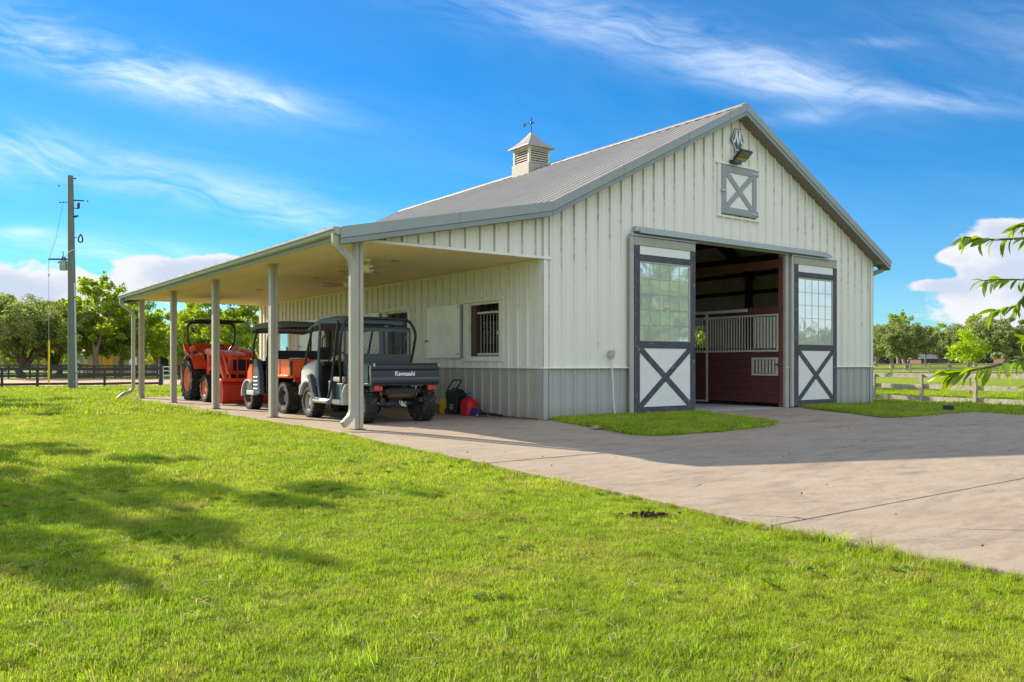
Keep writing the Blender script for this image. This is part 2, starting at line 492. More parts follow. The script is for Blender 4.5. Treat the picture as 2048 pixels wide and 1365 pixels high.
M['post'] = mat('taupe post steel', C8(176, 170, 157), 0.45, 0, 0.06, 2, wear=(0.2, 0.13, 0.08), wear_amt=0.0, wear_scale=9)
M['gutter'] = mat('grey gutter', C8(166, 163, 150), 0.4, 0, 0.06, 3)
M['downspout'] = mat('light grey downspout', C8(168, 164, 150), 0.4, 0, 0.07, 3)
M['rust'] = mat('rusty base plate', C8(112, 76, 52), 0.8, 0, 0.25, 15, bump=0.3)
M['charwood'] = mat('weathered charcoal board', C8(74, 77, 84), 0.75, 0, 0.28, 9, bump=0.35, bscale=25, wear=(0.42, 0.43, 0.44), wear_amt=0.075, wear_scale=11, stretch=(2.5, 2.5, .8))
M['charwood_x'] = mat('weathered charcoal rail', C8(74, 77, 84), 0.75, 0, 0.28, 9, bump=0.35, bscale=25, wear=(0.42, 0.43, 0.44), wear_amt=0.055, wear_scale=11, stretch=(.8, 2.5, 2.5))
M['white'] = mat('white painted panel', C8(232, 231, 224), 0.45, 0, 0.04, 3)
M['band'] = mat('taupe header board', C8(168, 165, 150), 0.6, 0, 0.12, 6, stretch=(1, 1, 3))
M['jamb'] = mat('taupe metal jamb', C8(176, 175, 164), 0.45, 0, 0.07, 4)
M['loftgrey'] = mat('grey painted wood', C8(150, 155, 156), 0.6, 0, 0.08, 8, wear=(0.75, 0.75, 0.72), wear_amt=-0.03, wear_scale=7)
M['track'] = mat('grey galvanised track', C8(160, 168, 170), 0.35, 0.3, 0.07, 3)
M['steel'] = mat('zinc steel', C8(170, 172, 172), 0.3, 0.9, 0.1, 20)
M['black'] = mat('black plastic', C8(26, 27, 28), 0.5, 0, 0.2, 14)
M['black_metal'] = mat('black painted tube', C8(30, 33, 34), 0.32, 0, 0.2, 9, coat=0.2)
M['rubber'] = mat('tyre rubber', C8(40, 39, 38), 0.8, 0, 0.25, 22, bump=0.25, bscale=90, wear=(0.22, 0.17, 0.12), wear_amt=0.10, wear_scale=8)
M['interior'] = mat('dusty white interior sheet', C8(232, 224, 204), 0.7, 0, 0.12, 2)
M['stall_wood'] = mat('oxblood stall board', C8(98, 56, 47), 0.6, 0, 0.16, 7, bump=0.15, stretch=(3, .6, 3))
M['stall_beam'] = mat('brown stained beam', C8(116, 72, 58), 0.65, 0, 0.15, 5)
M['dark_steel'] = mat('dark red oxide steel', C8(84, 66, 58), 0.6, 0, 0.12, 3)
M['stall_metal'] = mat('sand painted steel', C8(206, 200, 180), 0.4, 0, 0.05, 6)
M['floor_conc'] = mat('aisle concrete', C8(178, 174, 168), 0.8, 0, 0.1, 3)


def glass_mat(name, tint, backing, refl):
    m = bpy.data.materials.new(name); m.use_nodes = True
    nt = m.node_tree; N, L = nt.nodes, nt.links; b = N['Principled BSDF']
    b.inputs['Base Color'].default_value = (*backing, 1); b.inputs['Roughness'].default_value = 0.5
    g = N.new('ShaderNodeBsdfGlossy'); g.inputs['Roughness'].default_value = 0.03; g.inputs['Color'].default_value = (*tint, 1)
    tc = N.new('ShaderNodeTexCoord'); n = N.new('ShaderNodeTexNoise'); n.inputs['Scale'].default_value = 2.5; n.inputs['Detail'].default_value = 2
    L.new(tc.outputs['Object'], n.inputs['Vector'])
    bp = N.new('ShaderNodeBump'); bp.inputs['Strength'].default_value = 0.12; bp.inputs['Distance'].default_value = 0.02
    L.new(n.outputs['Fac'], bp.inputs['Height']); L.new(bp.outputs[0], g.inputs['Normal'])
    mx = N.new('ShaderNodeMixShader'); mx.inputs[0].default_value = refl
    L.new(b.outputs[0], mx.inputs[1]); L.new(g.outputs[0], mx.inputs[2]); L.new(mx.outputs[0], N['Material Output'].inputs['Surface'])
    return m


M['glass'] = glass_mat('obscured glazing', (0.90, 0.97, 0.95), (0.56, 0.63, 0.58), 0.42)
M['glass_dark'] = glass_mat('window glass', (0.8, 0.9, 0.95), (0.05, 0.07, 0.07), 0.5)
M['muntin'] = mat('grey green glazing bar', C8(166, 180, 168), 0.5, 0, 0.05, 5)


def concrete_mat():
    m = bpy.data.materials.new('broom finished concrete'); m.use_nodes = True
    nt = m.node_tree; N, L = nt.nodes, nt.links; b = N['Principled BSDF']; b.inputs['Roughness'].default_value = 0.85; b.inputs['Specular IOR Level'].default_value = 0.25
    geo = N.new('ShaderNodeNewGeometry'); P = geo.outputs['Position']

    def noise(scale, detail, st=(1, 1, 1), dist=0, rough=.6):
        mp = N.new('ShaderNodeMapping'); mp.inputs['Scale'].default_value = st; L.new(P, mp.inputs[0])
        n = N.new('ShaderNodeTexNoise'); n.inputs['Scale'].default_value = scale; n.inputs['Detail'].default_value = detail
        n.inputs['Distortion'].default_value = dist; n.inputs['Roughness'].default_value = rough
        L.new(mp.outputs[0], n.inputs['Vector']); return n.outputs['Fac']

    def ramp(v, a, bb, c=0.0, d=1.0):
        n = N.new('ShaderNodeMapRange'); n.interpolation_type = 'SMOOTHSTEP'; L.new(v, n.inputs[0]); n.inputs[1].default_value = a; n.inputs[2].default_value = bb; n.inputs[3].default_value = c; n.inputs[4].default_value = d; return n.outputs[0]

    def mix(fac, a, bb, blend='MIX'):
        n = N.new('ShaderNodeMix'); n.data_type = 'RGBA'; n.blend_type = blend
        if isinstance(fac, float): n.inputs[0].default_value = fac
        else: L.new(fac, n.inputs[0])
        for i, q in ((6, a), (7, bb)):
            if isinstance(q, tuple): n.inputs[i].default_value = (*q, 1)
            else: L.new(q, n.inputs[i])
        return n.outputs[2]
    c = mix(ramp(noise(0.45, 6), .3, .7), (0.345, 0.278, 0.212), (0.395, 0.325, 0.255))
    c = mix(ramp(noise(3.2, 10, (.7, 2.4, 1), .4, .7), .42, .70, 0, .70), c, (0.25, 0.19, 0.14))
    c = mix(ramp(noise(1.3, 12, (.6, 1.7, 1), .5, .75), .50, .68, 0, .55), c, (0.14, 0.116, 0.096))
    c = mix(ramp(noise(9.0, 8, (.8, 1.6, 1), .2, .75), .50, .72, 0, .55), c, (0.20, 0.155, 0.12))
    c = mix(ramp(noise(60, 6, (1, 1, 1)), .40, .70, 0, .40), c, (0.22, 0.175, 0.135))
    vo = N.new('ShaderNodeTexVoronoi'); vo.inputs['Scale'].default_value = 3.2; L.new(P, vo.inputs['Vector'])
    c = mix(ramp(vo.outputs['Distance'], .03, .055, .55, 0.), c, (0.10, 0.085, 0.07))
    # hairline cracks
    wv_ = N.new('ShaderNodeTexNoise'); wv_.inputs['Scale'].default_value = 1.4; wv_.inputs['Detail'].default_value = 6; L.new(P, wv_.inputs['Vector'])
    ad = N.new('ShaderNodeMixRGB'); ad.blend_type = 'ADD'; ad.inputs[0].default_value = 0.55; L.new(P, ad.inputs[1]); L.new(wv_.outputs['Color'], ad.inputs[2])
    vc = N.new('ShaderNodeTexVoronoi'); vc.feature = 'DISTANCE_TO_EDGE'; vc.inputs['Scale'].default_value = 0.24; L.new(ad.outputs[0], vc.inputs['Vector'])
    cr = ramp(vc.outputs['Distance'], .0006, .0030, .8, 0.)
    mk = N.new('ShaderNodeMath'); mk.operation = 'MULTIPLY'; L.new(cr, mk.inputs[0]); L.new(ramp(noise(.35, 3), .50, .58), mk.inputs[1])
    c = mix(mk.outputs[0], c, (0.06, 0.05, 0.042))
    L.new(c, b.inputs['Base Color'])
    bp = N.new('ShaderNodeBump'); bp.inputs['Strength'].default_value = 0.25; bp.inputs['Distance'].default_value = 0.01
    L.new(noise(55, 5, (1, .25, 1)), bp.inputs['Height']); L.new(bp.outputs[0], b.inputs['Normal'])
    return m


M['concrete'] = concrete_mat()
M['joint_dirt'] = mat('dark joint dirt', (0.05, 0.04, 0.03), 0.95, 0, 0.3, 8)


def lawn_mat():
    m = bpy.data.materials.new('lawn ground'); m.use_nodes = True
    nt = m.node_tree; N, L = nt.nodes, nt.links; b = N['Principled BSDF']; b.inputs['Roughness'].default_value = 0.9; b.inputs['Specular IOR Level'].default_value = 0.1
    geo = N.new('ShaderNodeNewGeometry'); P = geo.outputs['Position']

    def noise(scale, detail, rough=.6):
        n = N.new('ShaderNodeTexNoise'); n.inputs['Scale'].default_value = scale; n.inputs['Detail'].default_value = detail; n.inputs['Roughness'].default_value = rough
        L.new(P, n.inputs['Vector']); return n.outputs['Fac']

    def ramp(v, a, bb, c=0., d=1.):
        n = N.new('ShaderNodeMapRange'); L.new(v, n.inputs[0]); n.inputs[1].default_value = a; n.inputs[2].default_value = bb; n.inputs[3].default_value = c; n.inputs[4].default_value = d; return n.outputs[0]

    def mix(fac, a, bb):
        n = N.new('ShaderNodeMix'); n.data_type = 'RGBA'; L.new(fac, n.inputs[0])
        for i, q in ((6, a), (7, bb)):
            if isinstance(q, tuple): n.inputs[i].default_value = (*q, 1)
            else: L.new(q, n.inputs[i])
        return n.outputs[2]
    c = mix(ramp(noise(0.6, 6), .3, .7), (0.23, 0.32, 0.02), (0.36, 0.43, 0.04))
    c = mix(ramp(noise(14, 8, .75), .35, .7), (0.13, 0.18, 0.025), c)
    c = mix(ramp(noise(0.13, 5), .5, .72, 0, .55), c, (0.40, 0.42, 0.09))
    L.new(c, b.inputs['Base Color'])
    bp = N.new('ShaderNodeBump'); bp.inputs['Strength'].default_value = 0.9; bp.inputs['Distance'].default_value = 0.06
    L.new(noise(30, 8, .75), bp.inputs['Height']); L.new(bp.outputs[0], b.inputs['Normal'])
    return m


M['lawn'] = lawn_mat()
M['arena'] = mat('red brown arena dirt', C8(186, 140, 112), 0.95, 0, 0.14, 0.8, bump=0.4, bscale=9)
M['soil'] = mat('dry soil bed', C8(112, 92, 70), 0.95, 0, 0.25, 3, bump=0.6, bscale=24)

# ---------------------------------------------------------------- ground sheet
def build_ground():
    xs = np.unique(np.concatenate([np.arange(-60, -14, 4), np.arange(-14, 28, 1.0), np.arange(28, 80, 4), np.arange(80, 300, 20), np.arange(300, 2001, 200), [-2000, -1200, -700, -400, -250, -160, -100]]))
    ys = np.unique(np.concatenate([np.arange(-30, 44, 1.0), np.arange(44, 120, 6), np.arange(120, 400, 30), np.arange(400, 2001, 200), [-1500, -600, -300, -150, -80, -50]]))
    X, Y = np.meshgrid(xs, ys); Z = zlawn(X, Y)
    v = np.stack([X.ravel(), Y.ravel(), Z.ravel()], 1)
    n = len(xs); f = [(j * n + i, j * n + i + 1, (j + 1) * n + i + 1, (j + 1) * n + i) for j in range(len(ys) - 1) for i in range(n - 1)]
    me = bpy.data.meshes.new('lawn'); me.from_pydata(v.tolist(), [], f); me.materials.append(M['lawn'])
    me.polygons.foreach_set('use_smooth', [True] * len(me.polygons))
    kind(link('lawn', me), 'structure')


build_ground()


def clip_poly(poly, x0, x1, y0, y1):
    def cut(ps, inside, inter):
        out = []
        for i in range(len(ps)):
            a, b = ps[i - 1], ps[i]
            if inside(b):
                if not inside(a): out.append(inter(a, b))
                out.append(b)
            elif inside(a): out.append(inter(a, b))
        return out
    def ix(x): return lambda a, b: (x, a[1] + (b[1] - a[1]) * (x - a[0]) / (b[0] - a[0]))
    def iy(y): return lambda a, b: (a[0] + (b[0] - a[0]) * (y - a[1]) / (b[1] - a[1]), y)
    for ins, it in ((lambda p: p[0] >= x0, ix(x0)), (lambda p: p[0] <= x1, ix(x1)), (lambda p: p[1] >= y0, iy(y0)), (lambda p: p[1] <= y1, iy(y1))):
        poly = cut(poly, ins, it)
        if not poly: return []
    return poly


DRIVE = [(-4.08, -0.44), (-4.22, -1.6), (-4.28, -3.2), (-4.3, -4.4), (-4.36, -5.5), (-4.40, -6.8), (-4.5, -8.2), (-4.5, -9.2), (-4.42, -9.9), (-4.3, -12.5), (-4.3, -22), (14, -22), (14, -11), (9.9, -6.5), (9.3, -4.3), (9.55, -3.3), (9.0, -1.9), (8.9, -0.05), (-0.0, -0.05), (-0.0, -0.44)]


def build_paving():
    root = kind(thing_plain('driveway'), 'structure')
    sub = MB(); sub.prism(DRIVE, 'z', -0.2, -0.1); sub.v = [(x, y, z + float(zdrive(y))) for x, y, z in sub.v]
    sub.build('joint_filler', M['joint_dirt'], root)
    xj = [-4.9, -0.92, 2.47, 5.86, 9.25, 14.2]; yj = [-22, -16.2, -12.1, -8.25, -4.45, -0.44, 0.2]
    g = 0.008
    for i in range(len(xj) - 1):
        for j in range(len(yj) - 1):
            w = g * (1.6 if yj[j] in (-8.25, -4.45) else 1)
            p = clip_poly(DRIVE, xj[i] + g * .6, xj[i + 1] - g * .6, yj[j] + w, yj[j + 1] - w)
            if len(p) < 3: continue
            a = sum(p[k - 1][0] * p[k][1] - p[k][0] * p[k - 1][1] for k in range(len(p))) / 2
            if abs(a) < 0.05: continue
            s = MB(); s.prism(p, 'z', -0.14, 0.0)
            dz = random.uniform(-.002, .002)
            s.v = [(x, y, z + float(zdrive(y)) + dz) for x, y, z in s.v]
            s.build('slab', M['concrete'], root, bevel=0.008, seg=1)
    root2 = kind(thing_plain('porch_floor'), 'structure')
    ys = [-0.44, 3.65, 7.33, 11.0, 15.25]
    for a, b in zip(ys[:-1], ys[1:]):
        MB().bx(-4.05, -0.02, a + .005, b - .005, -0.16, 0.0).build('slab', M['concrete'], root2, bevel=0.008, seg=1)


def thing_plain(name):
    o = bpy.data.objects.new(name, None); COL.objects.link(o); o.empty_display_size = .2; return o


build_paving()


def bed(name, poly, zt, m):
    b = MB(); b.prism(poly, 'z', -0.05, zt)
    b.v = [(x, y, z + float(zdrive(y))) for x, y, z in b.v]
    return kind(b.build(name, m, None, bevel=0.02), 'structure')


PATCH1 = [(0.2, -0.07), (-0.05, -0.8), (-0.28, -1.6), (-0.5, -2.4), (-0.62, -2.95), (-0.55, -3.2), (-0.3, -3.32), (0.3, -3.33), (1.05, -3.30), (1.9, -3.2), (2.48, -3.08), (2.85, -2.85), (3.05, -2.5), (3.35, -1.6), (3.7, -0.5), (3.75, -0.2), (2.2, -0.2), (2.1, -0.07)]
PATCH2 = [(7.6, -0.2), (7.2, -0.9), (6.75, -1.97), (6.3, -2.7), (6.1, -3.0), (6.25, -3.2), (7.33, -3.27), (8.57, -3.2), (9.25, -3.15), (9.4, -2.6), (9.1, -1.9), (9.0, -0.6), (9.0, -0.07), (9.2, -0.07)]
bed('front_grass_bed', PATCH1, 0.028, M['lawn'])
bed('side_grass_bed', PATCH2[:-1], 0.024, M['soil'])
# arena of red dirt behind the black fence
ar = MB()
pa = [D(-420, 727.5, 40.5), D(322, 727.5, 45), D(352, 727.5, 47), D(420, 727.5, 58), D(380, 727.5, 66), D(-420, 727.5, 66)]
ar.prism([(p.x, p.y) for p in pa], 'z', -0.26, -0.195 + 0.0)
kind(ar.build('riding_arena', M['arena']), 'structure')

# ================================================================ THE BARN
BW, BL = 10.97, 15.05           # width of the front, length of the side
SOF = 2.956                     # porch ceiling height
Y0, Y1 = -0.28, 15.33           # roof from front rake to rear rake


def roof_z(x):
    if x < 0: return 3.953 + 0.209 * x
    if x <= 5.485: return 3.953 + 0.5088 * x
    return 6.7436 - 0.5088 * (x - 5.485)


barn = thing('horse_barn', 'ivory and grey ribbed metal horse barn with open lean-to porch and sliding front doors', 'barn')
RIB = [(-.1524, 0), (-.062, 0), (-.056, .005), (-.038, .005), (-.032, 0)]
RIBP = [(0.0, 0), (0.052, 0), (0.057, .006), (0.073, .006), (0.078, 0), (0.118, 0), (0.138, .032), (0.167, .032), (0.187, 0), (0.227, 0), (0.232, .006), (0.248, .006), (0.253, 0)]


def rib_stops(u0, u1):
    out = []
    k0 = int(math.floor(u0 / .3048)) - 1; k1 = int(math.ceil(u1 / .3048)) + 1
    for k in range(k0, k1):
        for (a, h) in RIBP:
            u = k * .3048 + a
            if u0 + 1e-4 < u < u1 - 1e-4: out.append((u, h))
    def hat(u):
        t = u - math.floor(u / .3048) * .3048
        for i in range(len(RIBP)):
            a, h = RIBP[i]; b, h2 = RIBP[(i + 1) % len(RIBP)]
            if i == len(RIBP) - 1: b = .3048
            if a <= t <= b: return h + (h2 - h) * (t - a) / max(1e-6, b - a)
        return 0
    return [(u0, hat(u0))] + out + [(u1, hat(u1))]


def sheet(name, m, axis, u0, u1, lo, hi, plane, sgn, parent=None):
    """one ribbed sheet standing in a vertical plane; SGN is the side its ribs face"""
    st = rib_stops(u0, u1)
    lo_f = lo if callable(lo) else (lambda u: lo); hi_f = hi if callable(hi) else (lambda u: hi)
    P = (lambda u, h, z: (u, plane + sgn * h, z)) if axis == 'x' else (lambda u, h, z: (plane + sgn * h, u, z))
    b = MB()
    b.grid([[P(u, h, lo_f(u)) for u, h in st], [P(u, h, hi_f(u)) for u, h in st]])
    return b.build(name, m, parent or barn)


def wall_run(name, m, axis, a, b, lo, hi, plane, sgn, holes=(), step=.9144):
    cuts = sorted(set([a, b] + [round(k * step, 4) for k in range(-8, 30) if a < k * step < b]))
    for u0, u1 in zip(cuts[:-1], cuts[1:]):
        # split at the openings that this sheet meets
        ed = sorted(set([u0, u1] + [min(max(h[i], u0), u1) for h in holes for i in (0, 1)]))
        for e0, e1 in zip(ed[:-1], ed[1:]):
            if e1 - e0 < .01: continue
            mid = (e0 + e1) / 2
            hs = sorted([h for h in holes if h[0] < mid < h[1]], key=lambda h: h[2])
            z = lo
            for h in hs:
                if h[2] > z + .01: sheet(name, m, axis, e0, e1, z, min(h[2], hi(mid) if callable(hi) else hi), plane, sgn)
                z = max(z, h[3])
            top = hi(mid) if callable(hi) else hi
            if top > z + .01: sheet(name, m, axis, e0, e1, z, hi, plane, sgn)


OP = (3.72, 7.25)                 # front opening
OPZ = 3.62
WZ = 0.96                        # wainscot height
WIN = [(1.34, 2.40), (4.99, 6.04), (8.65, 9.70)]
DOORW = (12.30, 13.25)
top_clip = lambda u: roof_z(u) - .12
wall_run('wall_panel', M['clad_x'], 'x', 0.0, BW, WZ, top_clip, 0.0, -1, [(OP[0], OP[1], -1, OPZ), (4.9, 6.15, 4.31, 5.40)])
wall_run('wainscot_panel', M['grey_x'], 'x', 0.0, BW, 0.0, WZ - .02, 0.012, -1, [(OP[0], OP[1], -1, 2)])
wall_run('gable_infill_panel', M['clad_x'], 'x', -3.72, -0.002, SOF + .0, lambda u: max(SOF + .01, roof_z(u) - .10), 0.0, -1)
side_holes = [(a, b, 1.18, 2.23) for a, b in WIN] + [(DOORW[0], DOORW[1], -1, 2.1)]
wall_run('wall_panel', M['clad_y'], 'y', 0.0, BL, WZ, SOF + .25, 0.0, -1, side_holes)
wall_run('wainscot_panel', M['grey_y'], 'y', 0.0, BL, 0.0, WZ - .02, 0.012, -1, [(DOORW[0], DOORW[1], -1, 2.1)])
side_holes_r = [(5.45, 6.60, 1.18, 2.23)]
wall_run('wall_panel', M['clad_y'], 'y', 0.0, BL, 0.0, roof_z(BW) - .1, BW, 1, side_holes_r)
wall_run('wall_panel', M['clad_x'], 'x', 0.0, BW, 0.0, top_clip, BL, 1)
for s in ((0, .13), (BW - .06, BW)):
    pass


def trim(name, b, m, bev=.004): return b.build(name, m, barn, bevel=bev, seg=1)


# corner trims, wainscot ledges, base trims
trim('corner_trim', MB().bx(-.012, .10, -.036, -.033, WZ + .004, roof_z(0) - .13).bx(-.037, -.034, -.036, .10, WZ + .004, SOF), M['ivory'], 0)
trim('corner_trim', MB().bx(-.010, .10, -.026, -.023, 0.0, WZ - .004).bx(-.027, -.024, -.026, .10, 0.0, WZ - .004), M['grey_x'], 0)
trim('corner_trim', MB().bx(BW - .10, BW + .012, -.036, -.033, WZ + .004, roof_z(BW) - .13).bx(BW + .034, BW + .037, -.036, .10, WZ + .004, 3.7), M['ivory'], 0)
trim('corner_trim', MB().bx(BW - .10, BW + .012, -.026, -.023, 0.0, WZ - .004).bx(BW + .034, BW + .037, -.03, .10, 0.0, WZ - .004), M['grey_x'], 0)
trim('wainscot_ledge', MB().bx(-.04, OP[0], -.046, 0.005, WZ - .018, WZ + .004), M['ivory'])
trim('wainscot_ledge', MB().bx(OP[1], BW + .04, -.046, 0.005, WZ - .018, WZ + .004), M['ivory'])
trim('wainscot_ledge', MB().bx(-.046, 0.005, 0.0, DOORW[0] - .1, WZ - .018, WZ + .004), M['ivory'])
trim('base_trim', MB().bx(-.03, BL * 0 + OP[0], -.022, .012, -.05, .025), M['rust'])
trim('base_trim', MB().bx(OP[1], BW + .02, -.022, .012, -.12, .025), M['rust'])
trim('base_trim', MB().bx(-.022, .012, -.01, DOORW[0] - .1, -.02, .022), M['rust'])
# opening trims of the big doorway
trim('opening_jamb', MB().bx(OP[1] - .02, OP[1] + .12, -.045, .14, 0.0, OPZ), M['jamb'])
trim('opening_jamb', MB().bx(OP[0] - .12, OP[0] + .02, -.045, .14, 0.0, OPZ), M['jamb'])
trim('opening_head', MB().bx(OP[0] - .12, OP[1] + .12, -.02, .12, OPZ, OPZ + .10), M['ivory'])
# door track with a sloping cover
b = MB(); b.prism([(-.20, 3.62), (-.205, 3.63), (-.20, 3.66), (-.05, 3.775), (-.036, 3.775), (-.036, 3.60), (-.05, 3.60), (-.06, 3.68), (-.19, 3.62)], 'x', 2.31, 8.88)
trim('door_track', b, M['track'], 0)
trim('door_track_end', MB().bx(2.23, 2.318, -.15, -.04, 3.655, 3.755), M['steel'])


# ---- roof
def roof_sheet(u0, u1, p_eave, p_ridge, nrm):
    st = [(u, h if h > .01 else 0.0) for u, h in rib_stops(u0, u1) if h == 0 or h > .01]
    b = MB()
    rows = []
    for (x, z) in (p_eave, p_ridge):
        rows.append([(x + nrm[0] * h * .8, u, z + nrm[1] * h * .8) for u, h in st])
    b.grid(rows)
    return b


RTH = 0.0
def roof_run(xa, xb):
    za, zb = roof_z(xa), roof_z(xb - 1e-6 if xb > xa else xb + 1e-6)
    dx, dz = xb - xa, zb - za; l = math.hypot(dx, dz); n = (-dz / l, dx / l)
    if n[1] < 0: n = (-n[0], -n[1])
    y = Y0 + .02
    while y < Y1 - .03:
        y2 = min(y + .9144, Y1 - .02)
        roof_sheet(y, y2, (xa, za - .02), (xb, zb - .02), n).build('roof_sheet', M['roof'], barn)
        y = y2


roof_run(0.02, 5.45)
roof_run(-4.14, 0.05)
roof_run(11.40, 5.52)
ap = 5.485
b = MB(); b.prism([(ap - .17, 6.665), (ap - .165, 6.69), (ap, 6.775), (ap + .165, 6.69), (ap + .17, 6.665), (ap, 6.745)], 'y', Y0 - .005, Y1 + .005)
trim('ridge_cap', b, M['ridge'], 0)


def rake(y_out, y_in, name='rake_fascia'):
    segs = [(-4.11, -0.003), (0.003, 5.483), (5.487, 11.40)]
    for (xa, xb) in segs:
        za, zb = roof_z(xa), roof_z(xb)
        def band(t0, t1, xo=0): return [(xa, za + t1), (xb, zb + t1), (xb, zb + t0), (xa, za + t0)]
        trim(name, MB().prism(band(-.165, .012), 'y', y_out - .02, y_out + .01), M['trim'], .006)
        trim(name, MB().prism(band(-.255, -.168), 'y', y_out - .008, y_out + .012), M['trim_dark'], .004)
        trim('rake_soffit', MB().prism(band(-.25, -.235), 'y', y_out + .013, y_in), M['rake_soffit'], 0)
    # splice laps on the long bands
    for x in (-2.0, 1.75, 3.6, 4.9, 7.3, 9.4):
        z = roof_z(x)
        trim('fascia_lap', MB().prism([(x, z + .016), (x + .02, roof_z(x + .02) + .016), (x + .02, roof_z(x + .02) - .168), (x, z - .168)], 'y', y_out - .0235, y_out - .018), M['trim_dark'], 0)


rake(Y0, 0.0)
rake(Y1 - .01, BL + .0)
# inside lining under the roof so that no daylight leaks in, and the underside of the purlin space
b = MB(); b.prism([(0.02, roof_z(0.02) - .10), (ap, 6.7436 - .10), (BW, roof_z(BW) - .10), (BW, roof_z(BW) - .13), (ap, 6.7436 - .13), (0.02, roof_z(0.02) - .13)], 'y', 0.03, BL - .03)
trim('roof_lining', b, M['interior'], 0)
b = MB(); b.prism([(10.94, 3.75), (11.42, 3.735), (11.42, 3.62), (10.98, 3.62)], 'y', Y0 + .02, Y1 - .02)
trim('eave_soffit', b, M['rake_soffit'], 0)
trim('eave_gutter', MB().bx(11.42, 11.54, Y0 + .04, Y1 - .02, 3.63, 3.74), M['trim'])
# lean-to gutter
b = MB(); b.prism([(-4.113, 3.10), (-4.21, 3.098), (-4.235, 3.085), (-4.235, 3.06), (-4.205, 3.045), (-4.20, 3.0), (-4.18, 2.985), (-4.113, 2.985)], 'y', Y0 - .0, Y1 - .0)
trim('porch_gutter', b, M['gutter'], 0)
trim('eave_fascia', MB().bx(-4.11, -4.08, Y0 + .012, Y1 - .012, 2.925, 3.07), M['trim'])
for k in range(20):
    trim('gutter_strap', MB().bx(-4.20, -4.10, Y0 + .4 + k * .79, Y0 + .43 + k * .79, 3.1, 3.118), M['trim_dark'], 0)
# porch ceiling: beaded boards running across
b = MB(); n = 6
me = None
wid = 15.2 / 50
for k in range(50):
    y = -0.06 + k * wid
    if me is None:
        s = MB()
        pr = []
        for j in range(6):
            a = j * wid / 6
            pr += [(a + .0015, 0.012 if j else .03), (a + .006, 0.0), (a + wid / 6 - .006, 0.0), (a + wid / 6 - .0015, 0.012)]
        s.grid([[(-4.08, u, h) for u, h in pr], [(-0.02, u, h) for u, h in pr]])
        me = s.mesh('soffit_panel'); me.materials.append(M['soffit'])
    link('soffit_panel', me, barn, loc=(0, y, SOF))
trim('soffit_trim', MB().bx(-3.80, .17, -.062, -.035, SOF - .012, SOF + .038), M['ivory'])
trim('soffit_trim', MB().bx(-.03, .0, .0, BL, SOF - .05, SOF - .002), M['ivory'])
b = MB(); b.bx(-4.08, -.01, 15.15, 15.2, SOF, SOF + .05); trim('soffit_trim', b, M['ivory'])
for (x, y) in [(-2.03, 1.87), (-2.0, 5.63), (-2.04, 9.25), (-2.0, 12.9)]:
    b = MB(); b.lathe([(.085, 0.0), (.085, -.012), (.06, -.014), (.055, .02), (.0, .02)], (x, y, SOF), 'z', 16)
    b.build('recessed_light', M['gutter'], barn, smooth=40)

# posts
for i in range(5):
    y = -0.02 + i * 3.678 + .07
    b = MB(); w = .072
    # two lipped channels back to back: a groove runs down the faces
    b.bx(-3.68 - w, -3.68 - .012, y - w, y + w, .012, SOF).bx(-3.68 + .012, -3.68 + w, y - w, y + w, .012, SOF).bx(-3.68 - .012, -3.68 + .012, y - w + .014, y + w - .014, .012, SOF)
    p = b.build('porch_post', M['post'], barn, bevel=.006, seg=2)
    MB().bx(-3.68 - .1, -3.68 + .1, y - .1, y + .1, 0.0, .012).build('base_plate', M['rust'], p)
    MB().bx(-3.68 - .085, -3.68 + .085, y - .085, y + .085, SOF - .012, SOF).build('cap_plate', M['post'], p)


def arc_pts(pts, rad, n=5):
    """rounds the corners of a polyline"""
    P = [Vector(p) for p in pts]; out = [P[0]]
    for i in range(1, len(P) - 1):
        a = (P[i - 1] - P[i]); c = (P[i + 1] - P[i]); r = min(rad, a.length * .48, c.length * .48)
        p0 = P[i] + a.normalized() * r; p2 = P[i] + c.normalized() * r
        for k in range(n + 1):
            t = k / n; out.append(p0 * (1 - t) ** 2 + P[i] * 2 * t * (1 - t) + p2 * t * t)
    out.append(P[-1]); return out


# downspouts: gutter outlet, offset back to the post, then down to a kick-out shoe
b = MB(); b.rtube(arc_pts([(-4.165, -.20, 3.0), (-4.165, -.20, 2.84), (-3.83, -.10, 2.62), (-3.83, -.10, .24), (-4.02, -.16, .10)], .16, 7), .075, .105, (0, 1, 0))
b.build('downspout', M['downspout'], barn, smooth=40)
b = MB(); b.rtube(arc_pts([(-4.165, 15.15, 3.0), (-4.165, 15.15, 2.80), (-3.86, 15.0, 2.58), (-3.86, 15.0, .22), (-4.15, 15.0, .12), (-4.3, 15.0, -.02)], .16, 7), .08, .10, (0, 1, 0))
b.build('downspout', M['downspout'], barn, smooth=40)
b = MB(); b.rtube(arc_pts([(11.35, -.1, 3.64), (11.35, -.1, 3.5), (11.06, .12, 3.36), (11.06, .12, .1)], .14, 6), .08, .10, (0, 1, 0))
b.build('downspout', M['downspout'], barn, smooth=40)


